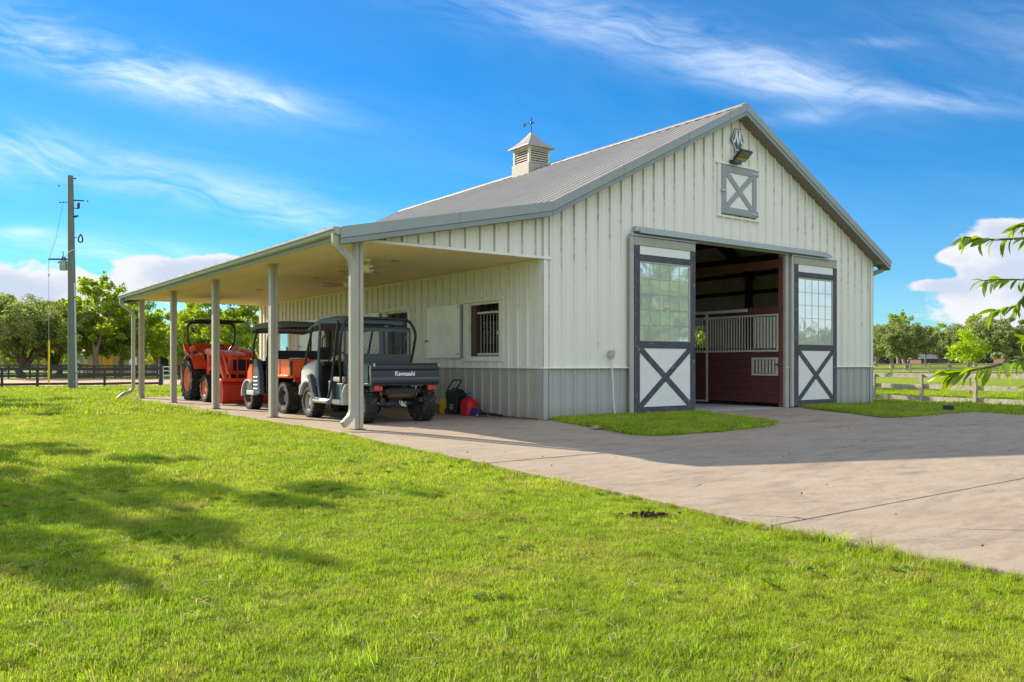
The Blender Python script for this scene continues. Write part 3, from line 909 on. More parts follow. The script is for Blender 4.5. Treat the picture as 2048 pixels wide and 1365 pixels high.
# ---- sliding doors
def sliding_door(x0, x1, mirror=False):
    w = x1 - x0; yb, yf = -.055, -.105           # back and face of the leaf
    d = MB().bx(x0, x1, yf + .012, yb, .03, 3.56).build('sliding_door', M['jamb'], barn, bevel=.003, seg=1)
    xa, xb = x0 + .085, x1 - .012
    fr = lambda m, bb, bev=.004: bb.build('door_board', M[m], d, bevel=bev, seg=1)
    st = .155
    fr('charwood', MB().bx(xa, xa + st, yf - .016, yf + .013, .035, 3.385))
    fr('charwood', MB().bx(xb - st, xb, yf - .016, yf + .013, .035, 3.385))
    fr('charwood_x', MB().bx(xa + st + .002, xb - st - .002, yf - .014, yf + .013, .035, .17))
    fr('charwood_x', MB().bx(xa + st + .002, xb - st - .002, yf - .014, yf + .013, 1.345, 1.485))
    fr('charwood_x', MB().bx(xa + st + .002, xb - st - .002, yf - .014, yf + .013, 3.085, 3.215))
    MB().bx(xa, xb, yf - .016, yf + .013, 3.39, 3.555).build('header_board', M['band'], d, bevel=.004, seg=1)
    # outer jamb edge returns and a metal channel over the top
    MB().bx(x0 - .012, xa - .003, yf - .006, yb, .02, 3.565).build('edge_channel', M['jamb'], d, bevel=.004, seg=1)
    MB().bx(x0 - .012, x1, yf - .022, yb, 3.567, 3.60).build('top_channel', M['track'], d)
    ia, ib = xa + st, xb - st
    MB().bx(ia, ib, yf - .002, yf + .012, 3.215, 3.385).build('white_panel', M['white'], d)
    MB().bx(ia, ib, yf - .002, yf + .012, .17, 1.345).build('white_panel', M['white'], d)
    # brace
    ca, cb = (ia, .17), (ib, 1.345)
    def brace(p, q):
        ang = math.atan2(q[1] - p[1], q[0] - p[0]); dx, dz = -math.sin(ang) * .062, math.cos(ang) * .062
        # ends cut square to the surrounding boards
        poly = clip_poly([(p[0] + dx - math.cos(ang) * .2, p[1] + dz - math.sin(ang) * .2), (q[0] + dx + math.cos(ang) * .2, q[1] + dz + math.sin(ang) * .2), (q[0] - dx + math.cos(ang) * .2, q[1] - dz + math.sin(ang) * .2), (p[0] - dx - math.cos(ang) * .2, p[1] - dz - math.sin(ang) * .2)], ia + .001, ib - .001, .171, 1.344)
        return poly
    MB().prism(brace((ia, .17), (ib, 1.345)), 'y', yf - .013, yf - .0025).build('brace', M['charwood'], d, bevel=.003, seg=1)
    MB().prism(brace((ia, 1.345), (ib, .17)), 'y', yf - .0145, yf - .0025).build('brace', M['charwood'], d, bevel=.003, seg=1)
    # glazing
    za, zb = 1.485, 3.085; t = .045
    MB().bx(ia, ia + .012, yf - .010, yf + .012, za, zb).bx(ib - t, ib, yf - .010, yf + .012, za, zb).bx(ia + .012, ib - t, yf - .010, yf + .012, zb - .035, zb).bx(ia + .012, ib - t, yf - .010, yf + .012, za, za + .02).build('glazing_frame', M['band'], d, bevel=.003, seg=1)
    ga, gb, gz0, gz1 = ia + .012, ib - t, za + .02, zb - .035
    MB().bx(ga, gb, yf + .004, yf + .011, gz0, gz1).build('glass_pane', M['glass'], d)
    nx, nz = 5, 5
    mu = MB()
    for k in range(1, nx):
        x = ga + (gb - ga) * k / nx
        MB().bx(x - .0045, x + .0045, yf - .003, yf + .004, gz0, gz1).build('glazing_bar', M['muntin'], d)
    for k in range(1, nz):
        z = gz0 + (gz1 - gz0) * k / nz
        MB().bx(ga, gb, yf - .0045, yf + .004, z - .0045, z + .0045).build('glazing_bar', M['muntin'], d)
    # pull
    hx = (xb - .07) if not mirror else (xa + .07)
    MB().bx(hx - .035, hx + .035, yf - .022, yf - .015, 1.1, 1.42).build('pull_plate', M['charwood'], d)
    MB().tube([(hx, yf - .02, 1.14), (hx, yf - .06, 1.16), (hx, yf - .06, 1.36), (hx, yf - .02, 1.38)], .009, 6).build('handle', M['black_metal'], d, smooth=40)
    return d


sliding_door(2.13, 4.02)
sliding_door(7.385, 9.22, True)

# ---- hayloft door
ld = MB().bx(4.93, 6.12, -.05, .0, 4.33, 5.38).build('loft_door', M['white'], barn)
for (p) in [(4.93, 5.07, 4.33, 5.38), (5.98, 6.12, 4.33, 5.38)]:
    MB().bx(p[0], p[1], -.072, -.051, p[2], p[3]).build('door_board', M['loftgrey'], ld, bevel=.003, seg=1)
for (z0, z1) in [(4.33, 4.47), (5.24, 5.38)]:
    MB().bx(5.072, 5.978, -.071, -.051, z0, z1).build('door_board', M['loftgrey'], ld, bevel=.003, seg=1)


def xbrace(p, q, w, x0, x1, z0, z1):
    ang = math.atan2(q[1] - p[1], q[0] - p[0]); dx, dz = -math.sin(ang) * w, math.cos(ang) * w; ex, ez = math.cos(ang) * .3, math.sin(ang) * .3
    return clip_poly([(p[0] + dx - ex, p[1] + dz - ez), (q[0] + dx + ex, q[1] + dz + ez), (q[0] - dx + ex, q[1] - dz + ez), (p[0] - dx - ex, p[1] - dz - ez)], x0, x1, z0, z1)


MB().prism(xbrace((5.07, 4.47), (5.98, 5.24), .06, 5.072, 5.978, 4.472, 5.238), 'y', -.068, -.051).build('brace', M['loftgrey'], ld, bevel=.003, seg=1)
MB().prism(xbrace((5.07, 5.24), (5.98, 4.47), .06, 5.072, 5.978, 4.472, 5.238), 'y', -.0695, -.051).build('brace', M['loftgrey'], ld, bevel=.003, seg=1)
for z in (4.40, 5.31):
    MB().bx(5.95, 6.14, -.082, -.073, z - .025, z + .025).bx(6.13, 6.165, -.09, -.05, z - .06, z + .06).build('hinge', M['steel'], ld, bevel=.003, seg=1)
MB().bx(4.90, 5.05, -.09, -.073, 4.80, 4.84).cyl((4.915, -.10, 4.80), (4.915, -.05, 4.80), .014, 8).build('latch', M['steel'], ld)
trim('loft_frame', MB().bx(4.83, 4.925, -.042, 0.0, 4.28, 5.40), M['ivory'])
trim('loft_frame', MB().bx(6.125, 6.21, -.042, 0.0, 4.28, 5.40), M['ivory'])
trim('loft_frame', MB().bx(4.76, 6.25, -.058, 0.0, 5.402, 5.44), M['ivory'])
trim('loft_frame', MB().bx(4.80, 6.23, -.055, 0.0, 4.245, 4.278), M['ivory'])

# ---- stall windows with hinged shutters on the porch side
def bars_y(b, x, y0, y1, z0, z1, step, r=.010):
    n = max(1, int((y1 - y0) / step))
    for k in range(1, n): b.cyl((x, y0 + (y1 - y0) * k / n, z0), (x, y0 + (y1 - y0) * k / n, z1), r, 6)


for i, (a, c) in enumerate(WIN):
    f = MB().bx(-.045, .02, a - .14, a - .002, 1.12, 2.28).build('window_frame', M['ivory'], barn, bevel=.004, seg=1)
    MB().bx(-.045, .02, c + .002, c + .22, 1.12, 2.28).build('side_casing', M['ivory'], f, bevel=.004, seg=1)
    MB().bx(-.065, .02, a - .17, c + .30, 2.282, 2.345).build('head_flashing', M['ivory'], f, bevel=.004, seg=1)
    MB().bx(-.06, .02, a - .14, c + .22, 1.075, 1.118).build('sill', M['ivory'], f, bevel=.004, seg=1)
    MB().bx(.022, .12, c - .16, c, 1.18, 2.23).build('jamb_board', M['dark_steel'], f)
    MB().bx(.06, .09, a, c, 1.20, 1.25).build('grille_rail', M['stall_metal'], f); MB().bx(.06, .09, a, c, 2.05, 2.09).build('grille_rail', M['stall_metal'], f)
    g = MB(); bars_y(g, .075, a, c - .16, 1.25, 2.05, .10, .0065); kind(g.build('grille_bars', M['stall_metal'], f, smooth=40), 'stuff')
    MB().bx(-.075, -.05, a - .03, a + .0, 1.6, 1.68).build('catch', M['steel'], f)
    s = MB().bx(-.085, -.058, c + .27, c + 1.64, 1.15, 2.28).build('shutter', M['shutter'], barn, bevel=.006, seg=1)
    MB().bx(-.095, -.05, c + .23, c + .268, 1.17, 2.26).build('hinge_strip', M['trim'], s)
    MB().cyl((-.075, c + 1.60, 1.53), (-.14, c + 1.60, 1.53), .012, 8).bx(-.15, -.13, c + 1.55, c + 1.63, 1.515, 1.545).build('shutter_knob', M['black_metal'], s)
    for z in (1.24, 2.22):
        MB().bx(-.092, -.084, c + .30, c + .40, z - .02, z + .02).build('hinge', M['steel'], s)

# ---- half-glazed door near the far end of the porch wall
a, c = DOORW
pd = MB().bx(-.01, .04, a + .05, c - .05, .02, 2.05).build('porch_door', M['ivory'], barn, bevel=.004, seg=1)
MB().bx(-.02, .035, a + .17, c - .17, 1.0, 1.95).build('glass_pane', M['glass_dark'], pd)
MB().bx(-.05, .03, a - .06, a + .048, 0, 2.1).bx(-.05, .03, c - .048, c + .06, 0, 2.1).bx(-.05, .03, a + .048, c - .048, 2.052, 2.12).build('door_frame', M['ivory'], pd, bevel=.004, seg=1)
MB().lathe([(.0, -.07), (.028, -.065), (.03, -.045), (.012, -.035), (.012, 0)], (-.01, a + .12, 1.0), 'x', 12).build('door_knob', M['steel'], pd, smooth=40)

# ---- cupola with weather vane
CX, CY = 5.485, 7.45
cu = MB()
h = .385
cu.prism([(CX - h - .03, roof_z(CX - h) - .1), (CX + h + .03, roof_z(CX - h) - .1), (CX + h + .03, 6.86), (CX - h - .03, 6.86)], 'y', CY - h - .03, CY + h + .03)
cup = cu.build('cupola', M['cupola'], barn, bevel=.01)
t = .07
b = MB()
for sx in (-1, 1):
    for sy in (-1, 1):
        b.bx(CX + sx * (h - t), CX + sx * h, CY + sy * (h - t), CY + sy * h, 6.862, 7.36)
b.bx(CX - h + .02, CX + h - .02, CY - h + .02, CY + h - .02, 7.29, 7.358)
b.build('corner_posts', M['louver'], cup, bevel=.004)
MB().bx(CX - h + .09, CX + h - .09, CY - h + .09, CY + h - .09, 6.862, 7.28).build('louver_backing', M['black'], cup)
for k in range(6):
    z = 6.885 + k * .068
    for (n, q) in (((0, -1), 'x'), ((0, 1), 'x'), ((-1, 0), 'y'), ((1, 0), 'y')):
        pr = [(.0, z + .012), (.0, z - .0), (-.058, z + .056), (-.058, z + .068)]
        b = MB()
        if q == 'x': b.prism([(CY + n[1] * (h - .01 + p), zz) for p, zz in pr], 'x', CX - h + t, CX + h - t)
        else: b.prism([(CX + n[0] * (h - .01 + p), zz) for p, zz in pr], 'y', CY - h + t, CY + h - t)
        b.build('louver', M['louver'], cup)
rings = []
for (w, z) in [(.49, 7.33), (.50, 7.345), (.495, 7.36), (.40, 7.435), (.30, 7.53), (.20, 7.635), (.11, 7.745), (.045, 7.84)]:
    rings.append([(CX - w, CY - w, z), (CX + w, CY - w, z), (CX + w, CY + w, z), (CX - w, CY + w, z)])
MB().loft(rings).build('cupola_roof', M['cupola'], cup, smooth=28)
wv = MB().cyl((CX, CY, 7.80), (CX, CY, 8.30), .011, 8)
wv.lathe([(0, -.035), (.03, -.02), (.035, 0), (.03, .02), (0, .035)], (CX, CY, 8.145), 'z', 12)
wv.cyl((CX - .02, CY + .30, 8.15), (CX + .01, CY - .14, 8.14), .008, 6).cyl((CX - .15, CY - .02, 8.145), (CX + .15, CY + .02, 8.145), .006, 6)
# the letter at the end of the arm and the pointer
for (p, q) in [((-.02, .36, 8.22), (-.02, .335, 8.08)), ((-.02, .335, 8.08), (-.02, .31, 8.18)), ((-.02, .31, 8.18), (-.02, .285, 8.08)), ((-.02, .285, 8.08), (-.02, .26, 8.22))]:
    wv.cyl((CX + p[0], CY + p[1], p[2]), (CX + q[0], CY + q[1], q[2]), .009, 5)
wv.build('weather_vane', M['black_metal'], cup, smooth=40)

# ---- interior: aisle floor, frames, stall fronts, lining
MB().bx(0.03, BW - .03, 0.0, BL - .03, -.12, .006).build('aisle_floor', M['floor_conc'], barn)
MB().bx(BW - .055, BW - .045, 0.05, BL - .05, 0.0, 1.16).bx(BW - .055, BW - .045, 0.05, BL - .05, 2.25, roof_z(BW) - .12).build('wall_lining', M['interior'], barn)
for z in (2.62, 3.15, 3.68):
    MB().bx(BW - .25, BW - .06, .05, BL - .05, z - .05, z + .05).build('wall_girt', M['dark_steel'], barn)
for y in (3.66, 7.32, 10.98):
    MB().bx(BW - .36, BW - .26, y - .1, y + .1, 0, roof_z(BW) - .2).build('frame_column', M['dark_steel'], barn)
    MB().bx(.06, .2, y - .1, y + .1, 0, roof_z(0) - .2).build('frame_column', M['dark_steel'], barn)
    b = MB(); b.prism([(.1, roof_z(.1) - .18), (ap, 6.7436 - .18), (BW - .1, roof_z(BW - .1) - .18), (BW - .1, roof_z(BW - .1) - .5), (ap, 6.7436 - .42), (.1, roof_z(.1) - .5)], 'y', y - .07, y + .07)
    b.build('rafter', M['dark_steel'], barn)
for k in range(6):
    for sx in (-1, 1):
        x = ap + sx * (.6 + k * .85)
        if .1 < x < BW - .1:
            MB().bx(x - .03, x + .03, .05, BL - .05, roof_z(x) - .30, roof_z(x) - .14).build('purlin', M['dark_steel'], barn)


def stall_front(X, sgn):
    """boards below, bars above, a sliding stall door; SGN points into the stall"""
    r = MB().bx(X, X + sgn * .1, .02, .14, 0.01, 3.55).build('stall_post', M['stall_beam'], barn)
    MB().bx(X, X + sgn * .14, .14, 14.9, 3.30, 3.50).build('stall_header', M['stall_beam'], barn)
    sf = MB().bx(X + sgn * .005, X + sgn * .045, .06, 14.9, 2.22, 2.40).build('stall_front', M['stall_wood'], barn)
    for bay in range(4):
        ya, yb = .10 + bay * 3.68, 3.70 + bay * 3.68
        if bay: MB().bx(X - sgn * .02, X + sgn * .1, ya - .1, ya + .02, .01, 3.3).build('stall_post', M['stall_beam'], sf)
        for k in range(7):
            z = .10 + k * .172
            MB().bx(X, X + sgn * .038, ya + .02, ya + 2.18, z + .002, z + .170).build('plank', M['stall_wood'], sf, bevel=.003, seg=1)
            MB().bx(X - sgn * .03, X + sgn * .008, ya + 2.2, yb - .02, z + .002, z + .170).build('plank', M['stall_wood'], sf, bevel=.003, seg=1)
        f = MB().bx(X - .02, X + .02, ya + .04, ya + 2.16, 1.32, 1.365).bx(X - .02, X + .02, ya + .04, ya + 2.16, 2.175, 2.215)
        f.bx(X - .02, X + .02, ya + .04, ya + .075, 1.366, 2.174).bx(X - .025, X + .025, ya + 2.163, ya + 2.22, .06, 2.30)
        f.bx(X - sgn * .03 - .02, X - sgn * .03 + .02, ya + 2.225, yb, 1.32, 1.365).bx(X - sgn * .03 - .02, X - sgn * .03 + .02, ya + 2.225, yb, 2.175, 2.215)
        f.bx(X - .025, X + .025, ya + 2.22, yb, .06, .10)
        f.build('grille_frame', M['stall_metal'], sf)
        g = MB(); bars_y(g, X, ya + .08, ya + 2.16, 1.365, 2.175, .082, .011); bars_y(g, X - sgn * .03, ya + 2.23, yb, 1.365, 2.175, .082, .011)
        kind(g.build('grille_bars', M['stall_metal'], sf, smooth=40), 'stuff')
        # feed doors
        b = MB()
        for k in range(7): b.bx(X - sgn * .05, X - sgn * .026, ya + .10 + k * .09, ya + .150 + k * .09, 1.40, 2.15)
        b.build('feed_door', M['stall_metal'], sf)
        MB().bx(X - sgn * .020, X + sgn * .01, ya + .09, ya + .72, 1.38, 2.17).build('feed_door_back', M['black'], sf)
        b = MB()
        b.bx(X - sgn * .03, X - sgn * .002, ya + .04, ya + .78, .75, .80).bx(X - sgn * .03, X - sgn * .002, ya + .04, ya + .78, 1.13, 1.18).bx(X - sgn * .03, X - sgn * .002, ya + .04, ya + .10, .80, 1.13).bx(X - sgn * .03, X - sgn * .002, ya + .72, ya + .78, .80, 1.13)
        b.build('feed_hatch_frame', M['stall_metal'], sf)
        b = MB()
        for k in range(6): b.bx(X - sgn * .045, X - sgn * .012, ya + .13 + k * .095, ya + .175 + k * .095, .81, 1.12)
        b.build('feed_hatch', M['stall_metal'], sf)
        MB().bx(X - sgn * .06, X - sgn * .03, ya + .9, ya + 3.4, 2.30, 2.37).build('door_rail', M['stall_metal'], sf)
        MB().bx(X - sgn * .06, X - sgn * .0, ya - .06, ya + .09, 1.0, 1.04).build('bolt', M['steel'], sf)


stall_front(7.2, 1)
stall_front(3.66, -1)
for y in (3.68, 7.36, 11.04):
    for (xa, xb) in ((.3, 3.5), (7.36, BW - .38)):
        for k in range(8):
            MB().bx(xa, xb, y - .025, y + .025, .05 + k * .18, .05 + k * .18 + .176).build('partition_board', M['stall_wood'], barn)

# ================================================================ things fixed to the barn
fl = thing('flood_light', 'black flood light with amber reflector tilted above the hayloft door', 'flood light', (5.5, -.05, 5.53))
# body leans out and down
def tilt(p, ang, piv): # rotate in YZ
    y, z = p[1] - piv[0], p[2] - piv[1]; c, s = math.cos(ang), math.sin(ang); return (p[0], piv[0] + y * c - z * s, piv[1] + y * s + z * c)


def tilted(b, ang, piv): b.v = [tilt(p, ang, piv) for p in b.v]; return b


A_ = R(-40)
M['amber'] = mat('amber led reflector', C8(196, 176, 84), 0.35, 0.0, 0.1, 30)
M['lens_grey'] = mat('grey lamp glass', C8(128, 128, 108), 0.2, 0.0, 0.1, 30)
tilted(MB().bx(-.20, .20, -.30, -.02, -.03, .03), A_, (0, 0)).build('housing', M['black_metal'], fl, bevel=.012)
tilted(MB().bx(-.175, .175, -.28, -.11, -.036, -.031), A_, (0, 0)).build('lens', M['lens_grey'], fl); tilted(MB().bx(-.175, .175, -.105, -.045, -.036, -.031), A_, (0, 0)).build('lens', M['amber'], fl)
MB().bx(-.30, -.05, -.13, .015, -.10, -.02).build('mount_plate', M['black_metal'], fl, bevel=.006)
MB().tube(arc_pts([(-.16, -.02, -.05), (-.14, -.08, .08), (-.10, -.02, .14), (-.10, .02, .24)], .05, 4), .015, 8).build('bracket', M['steel'], fl, smooth=40)

em = thing('emblem_sign', 'black and white hexagonal letter M badge high on the gable', 'sign', (5.48, -.036, 5.99))
M['badge'] = mat('slate badge enamel', C8(64, 84, 96), 0.4, 0, 0.08, 10)
hx = lambda rx, rz: [(0, rz), (rx * .78, rz * .60), (rx, -.02), (rx * .72, -rz * .62), (0, -rz), (-rx * .72, -rz * .62), (-rx, -.02), (-rx * .78, rz * .60)]
hexa = lambda rx, rz: [(-rx * .42, rz), (rx * .42, rz), (rx, 0), (rx * .42, -rz), (-rx * .42, -rz), (-rx, 0)]
MB().prism(hexa(.225, .25), 'y', -.012, -.0).build('rim', M['badge'], em)
MB().prism(hexa(.205, .228), 'y', -.016, -.0125).build('white_field', M['white'], em)
MB().prism(hexa(.185, .203), 'y', -.020, -.0165).build('dark_field', M['badge'], em)
mk = MB()
mk.prism([(-.075, .195), (-.03, .195), (.005, -.03), (-.01, -.12), (-.06, .06), (-.10, -.06), (-.16, -.09), (-.17, -.05), (-.11, .02)], 'y', -.024, -.0205)
mk.prism([(.075, .195), (.03, .195), (.006, -.03), (.02, -.12), (.06, .06), (.10, -.06), (.16, -.09), (.17, -.05), (.11, .02)], 'y', -.024, -.0205)
mk.build('letter_m', M['white'], em)

jb = thing('outlet_box', 'small grey weatherproof outlet box with white conduit left of the sliding door', 'outlet box', (1.64, -.036, 1.22))
MB().bx(-.055, .055, -.07, .0, -.07, .07).build('box', M['jamb'], jb, bevel=.008)
MB().bx(-.06, .06, -.082, -.0705, -.03, .075).build('cover_flap', M['jamb'], jb, bevel=.006)
MB().tube([(.02, -.03, -.07), (.025, -.03, -.30), (.045, -.035, -.62), (.05, -.035, -.85), (.07, -.04, -1.05), (.11, -.05, -1.24)], .013, 8).build('conduit', M['white'], jb, smooth=40)

# ceiling fans on the porch
M['fanwood'] = mat('tan fan blade', C8(196, 160, 104), 0.5, 0, 0.15, 8, stretch=(1, 6, 1))


def ceiling_fan(x, y, rot, label):
    t = thing('ceiling_fan', label, 'ceiling fan', (x, y, SOF), R(rot), 'ceiling fans under the porch roof')
    MB().lathe([(.0, 0), (.07, 0), (.06, -.05), (.015, -.06), (.015, -.10), (.09, -.11), (.11, -.16), (.10, -.22), (.06, -.25), (.0, -.26)], (0, 0, 0), 'z', 18).build('motor', M['ivory'], t, smooth=40)
    for k in range(5):
        a = 2 * math.pi * k / 5
        b = MB(); b.bx(.10, .2, -.012, .012, -.205, -.195).prism([(.18, -.05), (.60, -.075), (.66, -.05), (.66, .05), (.60, .075), (.18, .05)], 'z', -.196, -.188)
        c, s = math.cos(a), math.sin(a); b.v = [(p[0] * c - p[1] * s, p[0] * s + p[1] * c, p[2] + .12 * (p[1])) for p in b.v]
        b.build('blade', M['fanwood'], t)
    return t


ceiling_fan(-1.53, 5.0, 50, 'tan bladed ceiling fan hanging under the porch above the dark utility cart')
ceiling_fan(-2.55, 1.95, 47, 'tan bladed ceiling fan hanging nearest the front edge of the porch')

# ================================================================ VEHICLES
M['mule_navy'] = mat('dark teal utility body', C8(24, 38, 52), 0.32, 0, 0.18, 5, coat=0.35, wear=(0.30, 0.26, 0.2), wear_amt=-0.02, wear_scale=12)
M['mule_grey'] = mat('light grey plastic', C8(198, 200, 197), 0.5, 0, 0.08, 6, wear=(0.3, 0.25, 0.18), wear_amt=0.02, wear_scale=7)
M['mule_slate'] = mat('slate plastic', C8(72, 88, 98), 0.5, 0, 0.12, 6)
M['canopy_blue'] = mat('blue black canopy plastic', C8(86, 106, 126), 0.38, 0, 0.1, 5)
M['canopy_grey'] = mat('charcoal canopy plastic', C8(86, 94, 96), 0.45, 0, 0.1, 5)
M['seat_vinyl'] = mat('black seat vinyl', C8(34, 35, 37), 0.5, 0, 0.15, 9)
M['seat_tan'] = mat('pale seat vinyl', C8(176, 166, 150), 0.55, 0, 0.12, 7)
M['orange'] = mat('orange paint', C8(244, 96, 34), 0.38, 0, 0.1, 4, coat=0.25, wear=(0.35, 0.2, 0.12), wear_amt=-0.01, wear_scale=8)
M['tractor_red'] = mat('sun faded tractor orange', C8(232, 72, 34), 0.42, 0, 0.14, 4, coat=0.15, wear=(0.30, 0.13, 0.08), wear_amt=0.0, wear_scale=7)
M['bucket_red'] = mat('scuffed bucket paint', C8(198, 54, 30), 0.5, 0, 0.2, 5, wear=(0.10, 0.06, 0.05), wear_amt=0.05, wear_scale=6)
M['rim_grey'] = mat('dusty steel rim', C8(160, 155, 146), 0.5, 0.2, 0.15, 12)
M['rim_orange'] = mat('orange steel rim', C8(224, 120, 60), 0.5, 0, 0.12, 10, wear=(0.35, 0.25, 0.18), wear_amt=0.03, wear_scale=9)
M['rim_dark'] = mat('dark steel rim', C8(48, 50, 52), 0.5, 0.2, 0.15, 12)
M['muffler'] = mat('rusted muffler', C8(108, 82, 70), 0.7, 0.1, 0.25, 9, bump=0.2)
M['drivetrain'] = mat('greasy dark castings', C8(50, 50, 48), 0.6, 0.2, 0.35, 12, wear=(0.2, 0.16, 0.11), wear_amt=0.05, wear_scale=11)
M['axle_blue'] = mat('blue grey axle tube', C8(62, 74, 84), 0.5, 0.2, 0.2, 9)
M['red_lens'] = mat('red tail lens', C8(200, 24, 34), 0.15, 0, 0.08, 20, coat=0.6)
M['amber_lens'] = mat('amber lens', C8(238, 104, 30), 0.15, 0, 0.08, 20, coat=0.6)
M['lens_white'] = mat('clear lens', C8(210, 214, 214), 0.1, 0, 0.05, 20, coat=0.6)
M['chrome'] = mat('bright zinc', C8(205, 208, 210), 0.2, 1.0, 0.06, 14)
M['decal'] = mat('white lettering vinyl', C8(236, 238, 238), 0.4, 0, 0.02, 20)


def tyre_rim(parent, x, y, r, w, side, rim_mat, lugs='knob', dirt=None):
    """SIDE is the x direction of the outer face"""
    wh = empty('wheel', parent); wh.location = (x, y, r)
    b = MB(); h = w / 2; ri = r * .58
    prof = [(ri, -h * .78), (ri + .02, -h * .92), (r * .82, -h), (r * .93, -h * .94), (r * .965, -h * .72), (r * .97, 0), (r * .965, h * .72), (r * .93, h * .94), (r * .82, h), (ri + .02, h * .92), (ri, h * .78)]
    b.lathe(prof, (0, 0, 0), 'x', 32, closed=True)
    if lugs == 'knob':
        n = 22
        for i in range(n):
            for (xo, wd, ph) in ((-.62, .42, 0), (-.08, .30, .5), (.40, .30, .1), (.74, .30, .55)):
                a = 2 * math.pi * (i + ph) / n; da = .62 * math.pi / n
                x0, x1 = (xo - wd / 2) * h * 1.18, (xo + wd / 2) * h * 1.18
                vs = []
                for rr, sh in ((r * .95, 1.0), (r * 1.0, .8)):
                    for xx, aa in ((x0, a - da * sh), (x1, a - da * sh * .8), (x1, a + da * sh), (x0, a + da * sh * .8)):
                        vs.append((xx, rr * math.cos(aa), rr * math.sin(aa)))
                b.add(vs, [(4, 5, 6, 7), (0, 1, 5, 4), (1, 2, 6, 5), (2, 3, 7, 6), (3, 0, 4, 7)])
    else:
        n = 18
        for i in range(n):
            for sgn in (-1, 1):
                a0 = 2 * math.pi * (i + (.25 if sgn > 0 else -.25)) / n
                vs = []
                for rr, wd in ((r * .94, .075), (r * 1.0, .055)):
                    for xx, ao in ((sgn * h * 1.0, .20), (sgn * h * .0, -.12)):
                        for dd in (-1, 1):
                            aa = a0 + ao + dd * wd * 1.0
                            vs.append((xx, rr * math.cos(aa), rr * math.sin(aa)))
                b.add(vs, [(0, 1, 3, 2), (4, 6, 7, 5), (0, 4, 5, 1), (2, 3, 7, 6), (0, 2, 6, 4), (1, 5, 7, 3)])
    b.build('tyre', M['rubber'], wh, smooth=35)
    c = MB(); s = side
    c.lathe([(ri * 1.01, -s * h * .75), (ri * 1.01, s * h * .80), (ri * .93, s * h * .84), (ri * .88, s * h * .70), (ri * .80, s * h * .42), (ri * .50, s * h * .46), (ri * .42, s * h * .58), (ri * .2, s * h * .60), (0.0, s * h * .60)], (0, 0, 0), 'x', 28)
    for i in range(6):
        a = 2 * math.pi * i / 6
        c.cyl((s * h * .45, ri * .58 * math.cos(a), ri * .58 * math.sin(a)), (s * h * .60, ri * .58 * math.cos(a), ri * .58 * math.sin(a)), .013, 6)
    c.build('rim', rim_mat, wh, smooth=35)
    return wh


def steering(parent, x, y, z, tilt_, r=.18):
    ring = []
    c, s = math.cos(tilt_), math.sin(tilt_)
    for i in range(25):
        a = 2 * math.pi * i / 24; ring.append((x + r * math.cos(a), y + r * math.sin(a) * c, z + r * math.sin(a) * s))
    b = MB().tube(ring, .014, 7, False)
    for a in (.5, 2.6, 4.7): b.tube([(x, y, z), (x + r * math.cos(a), y + r * math.sin(a) * c, z + r * math.sin(a) * s)], .01, 6)
    b.tube([(x, y, z), (x, y + .28 * s, z - .28 * c)], .02, 8)
    b.build('steering_wheel', M['black'], parent, smooth=45)


def canopy(name, parent, m, secs, th=.035, smooth=28):
    """roof shell lofted through cross sections (y, half width, z at edge, z at crown)"""
    rows = []
    for (y, hw, ze, zc) in secs:
        up = [(-hw, ze), (-hw * .92, ze + (zc - ze) * .55), (-hw * .6, ze + (zc - ze) * .92), (0, zc), (hw * .6, ze + (zc - ze) * .92), (hw * .92, ze + (zc - ze) * .55), (hw, ze)]
        dn = [(hw * .97, ze - th), (hw * .55, zc - th * 1.6), (-hw * .55, zc - th * 1.6), (-hw * .97, ze - th)]
        rows.append([(x, y, z) for x, z in up + dn])
    return MB().loft(rows).build(name, m, parent, smooth=smooth)


def text_obj(name, body, m, parent, loc, rot, size, extrude=.0015, bold=0.0, sx=1.0):
    cu_ = bpy.data.curves.new(name, 'FONT'); cu_.body = body; cu_.size = size; cu_.extrude = extrude; cu_.offset = bold; cu_.align_x = 'CENTER'; cu_.align_y = 'CENTER'
    cu_.resolution_u = 3; cu_.space_character = 1.02
    tmp = bpy.data.objects.new(name, cu_); COL.objects.link(tmp)
    me = bpy.data.meshes.new_from_object(tmp); bpy.data.objects.remove(tmp)
    me.materials.clear(); me.materials.append(m)
    o = link(name, me, parent); o.location = loc; o.rotation_euler = rot; o.scale = (sx, 1, 1)
    return o


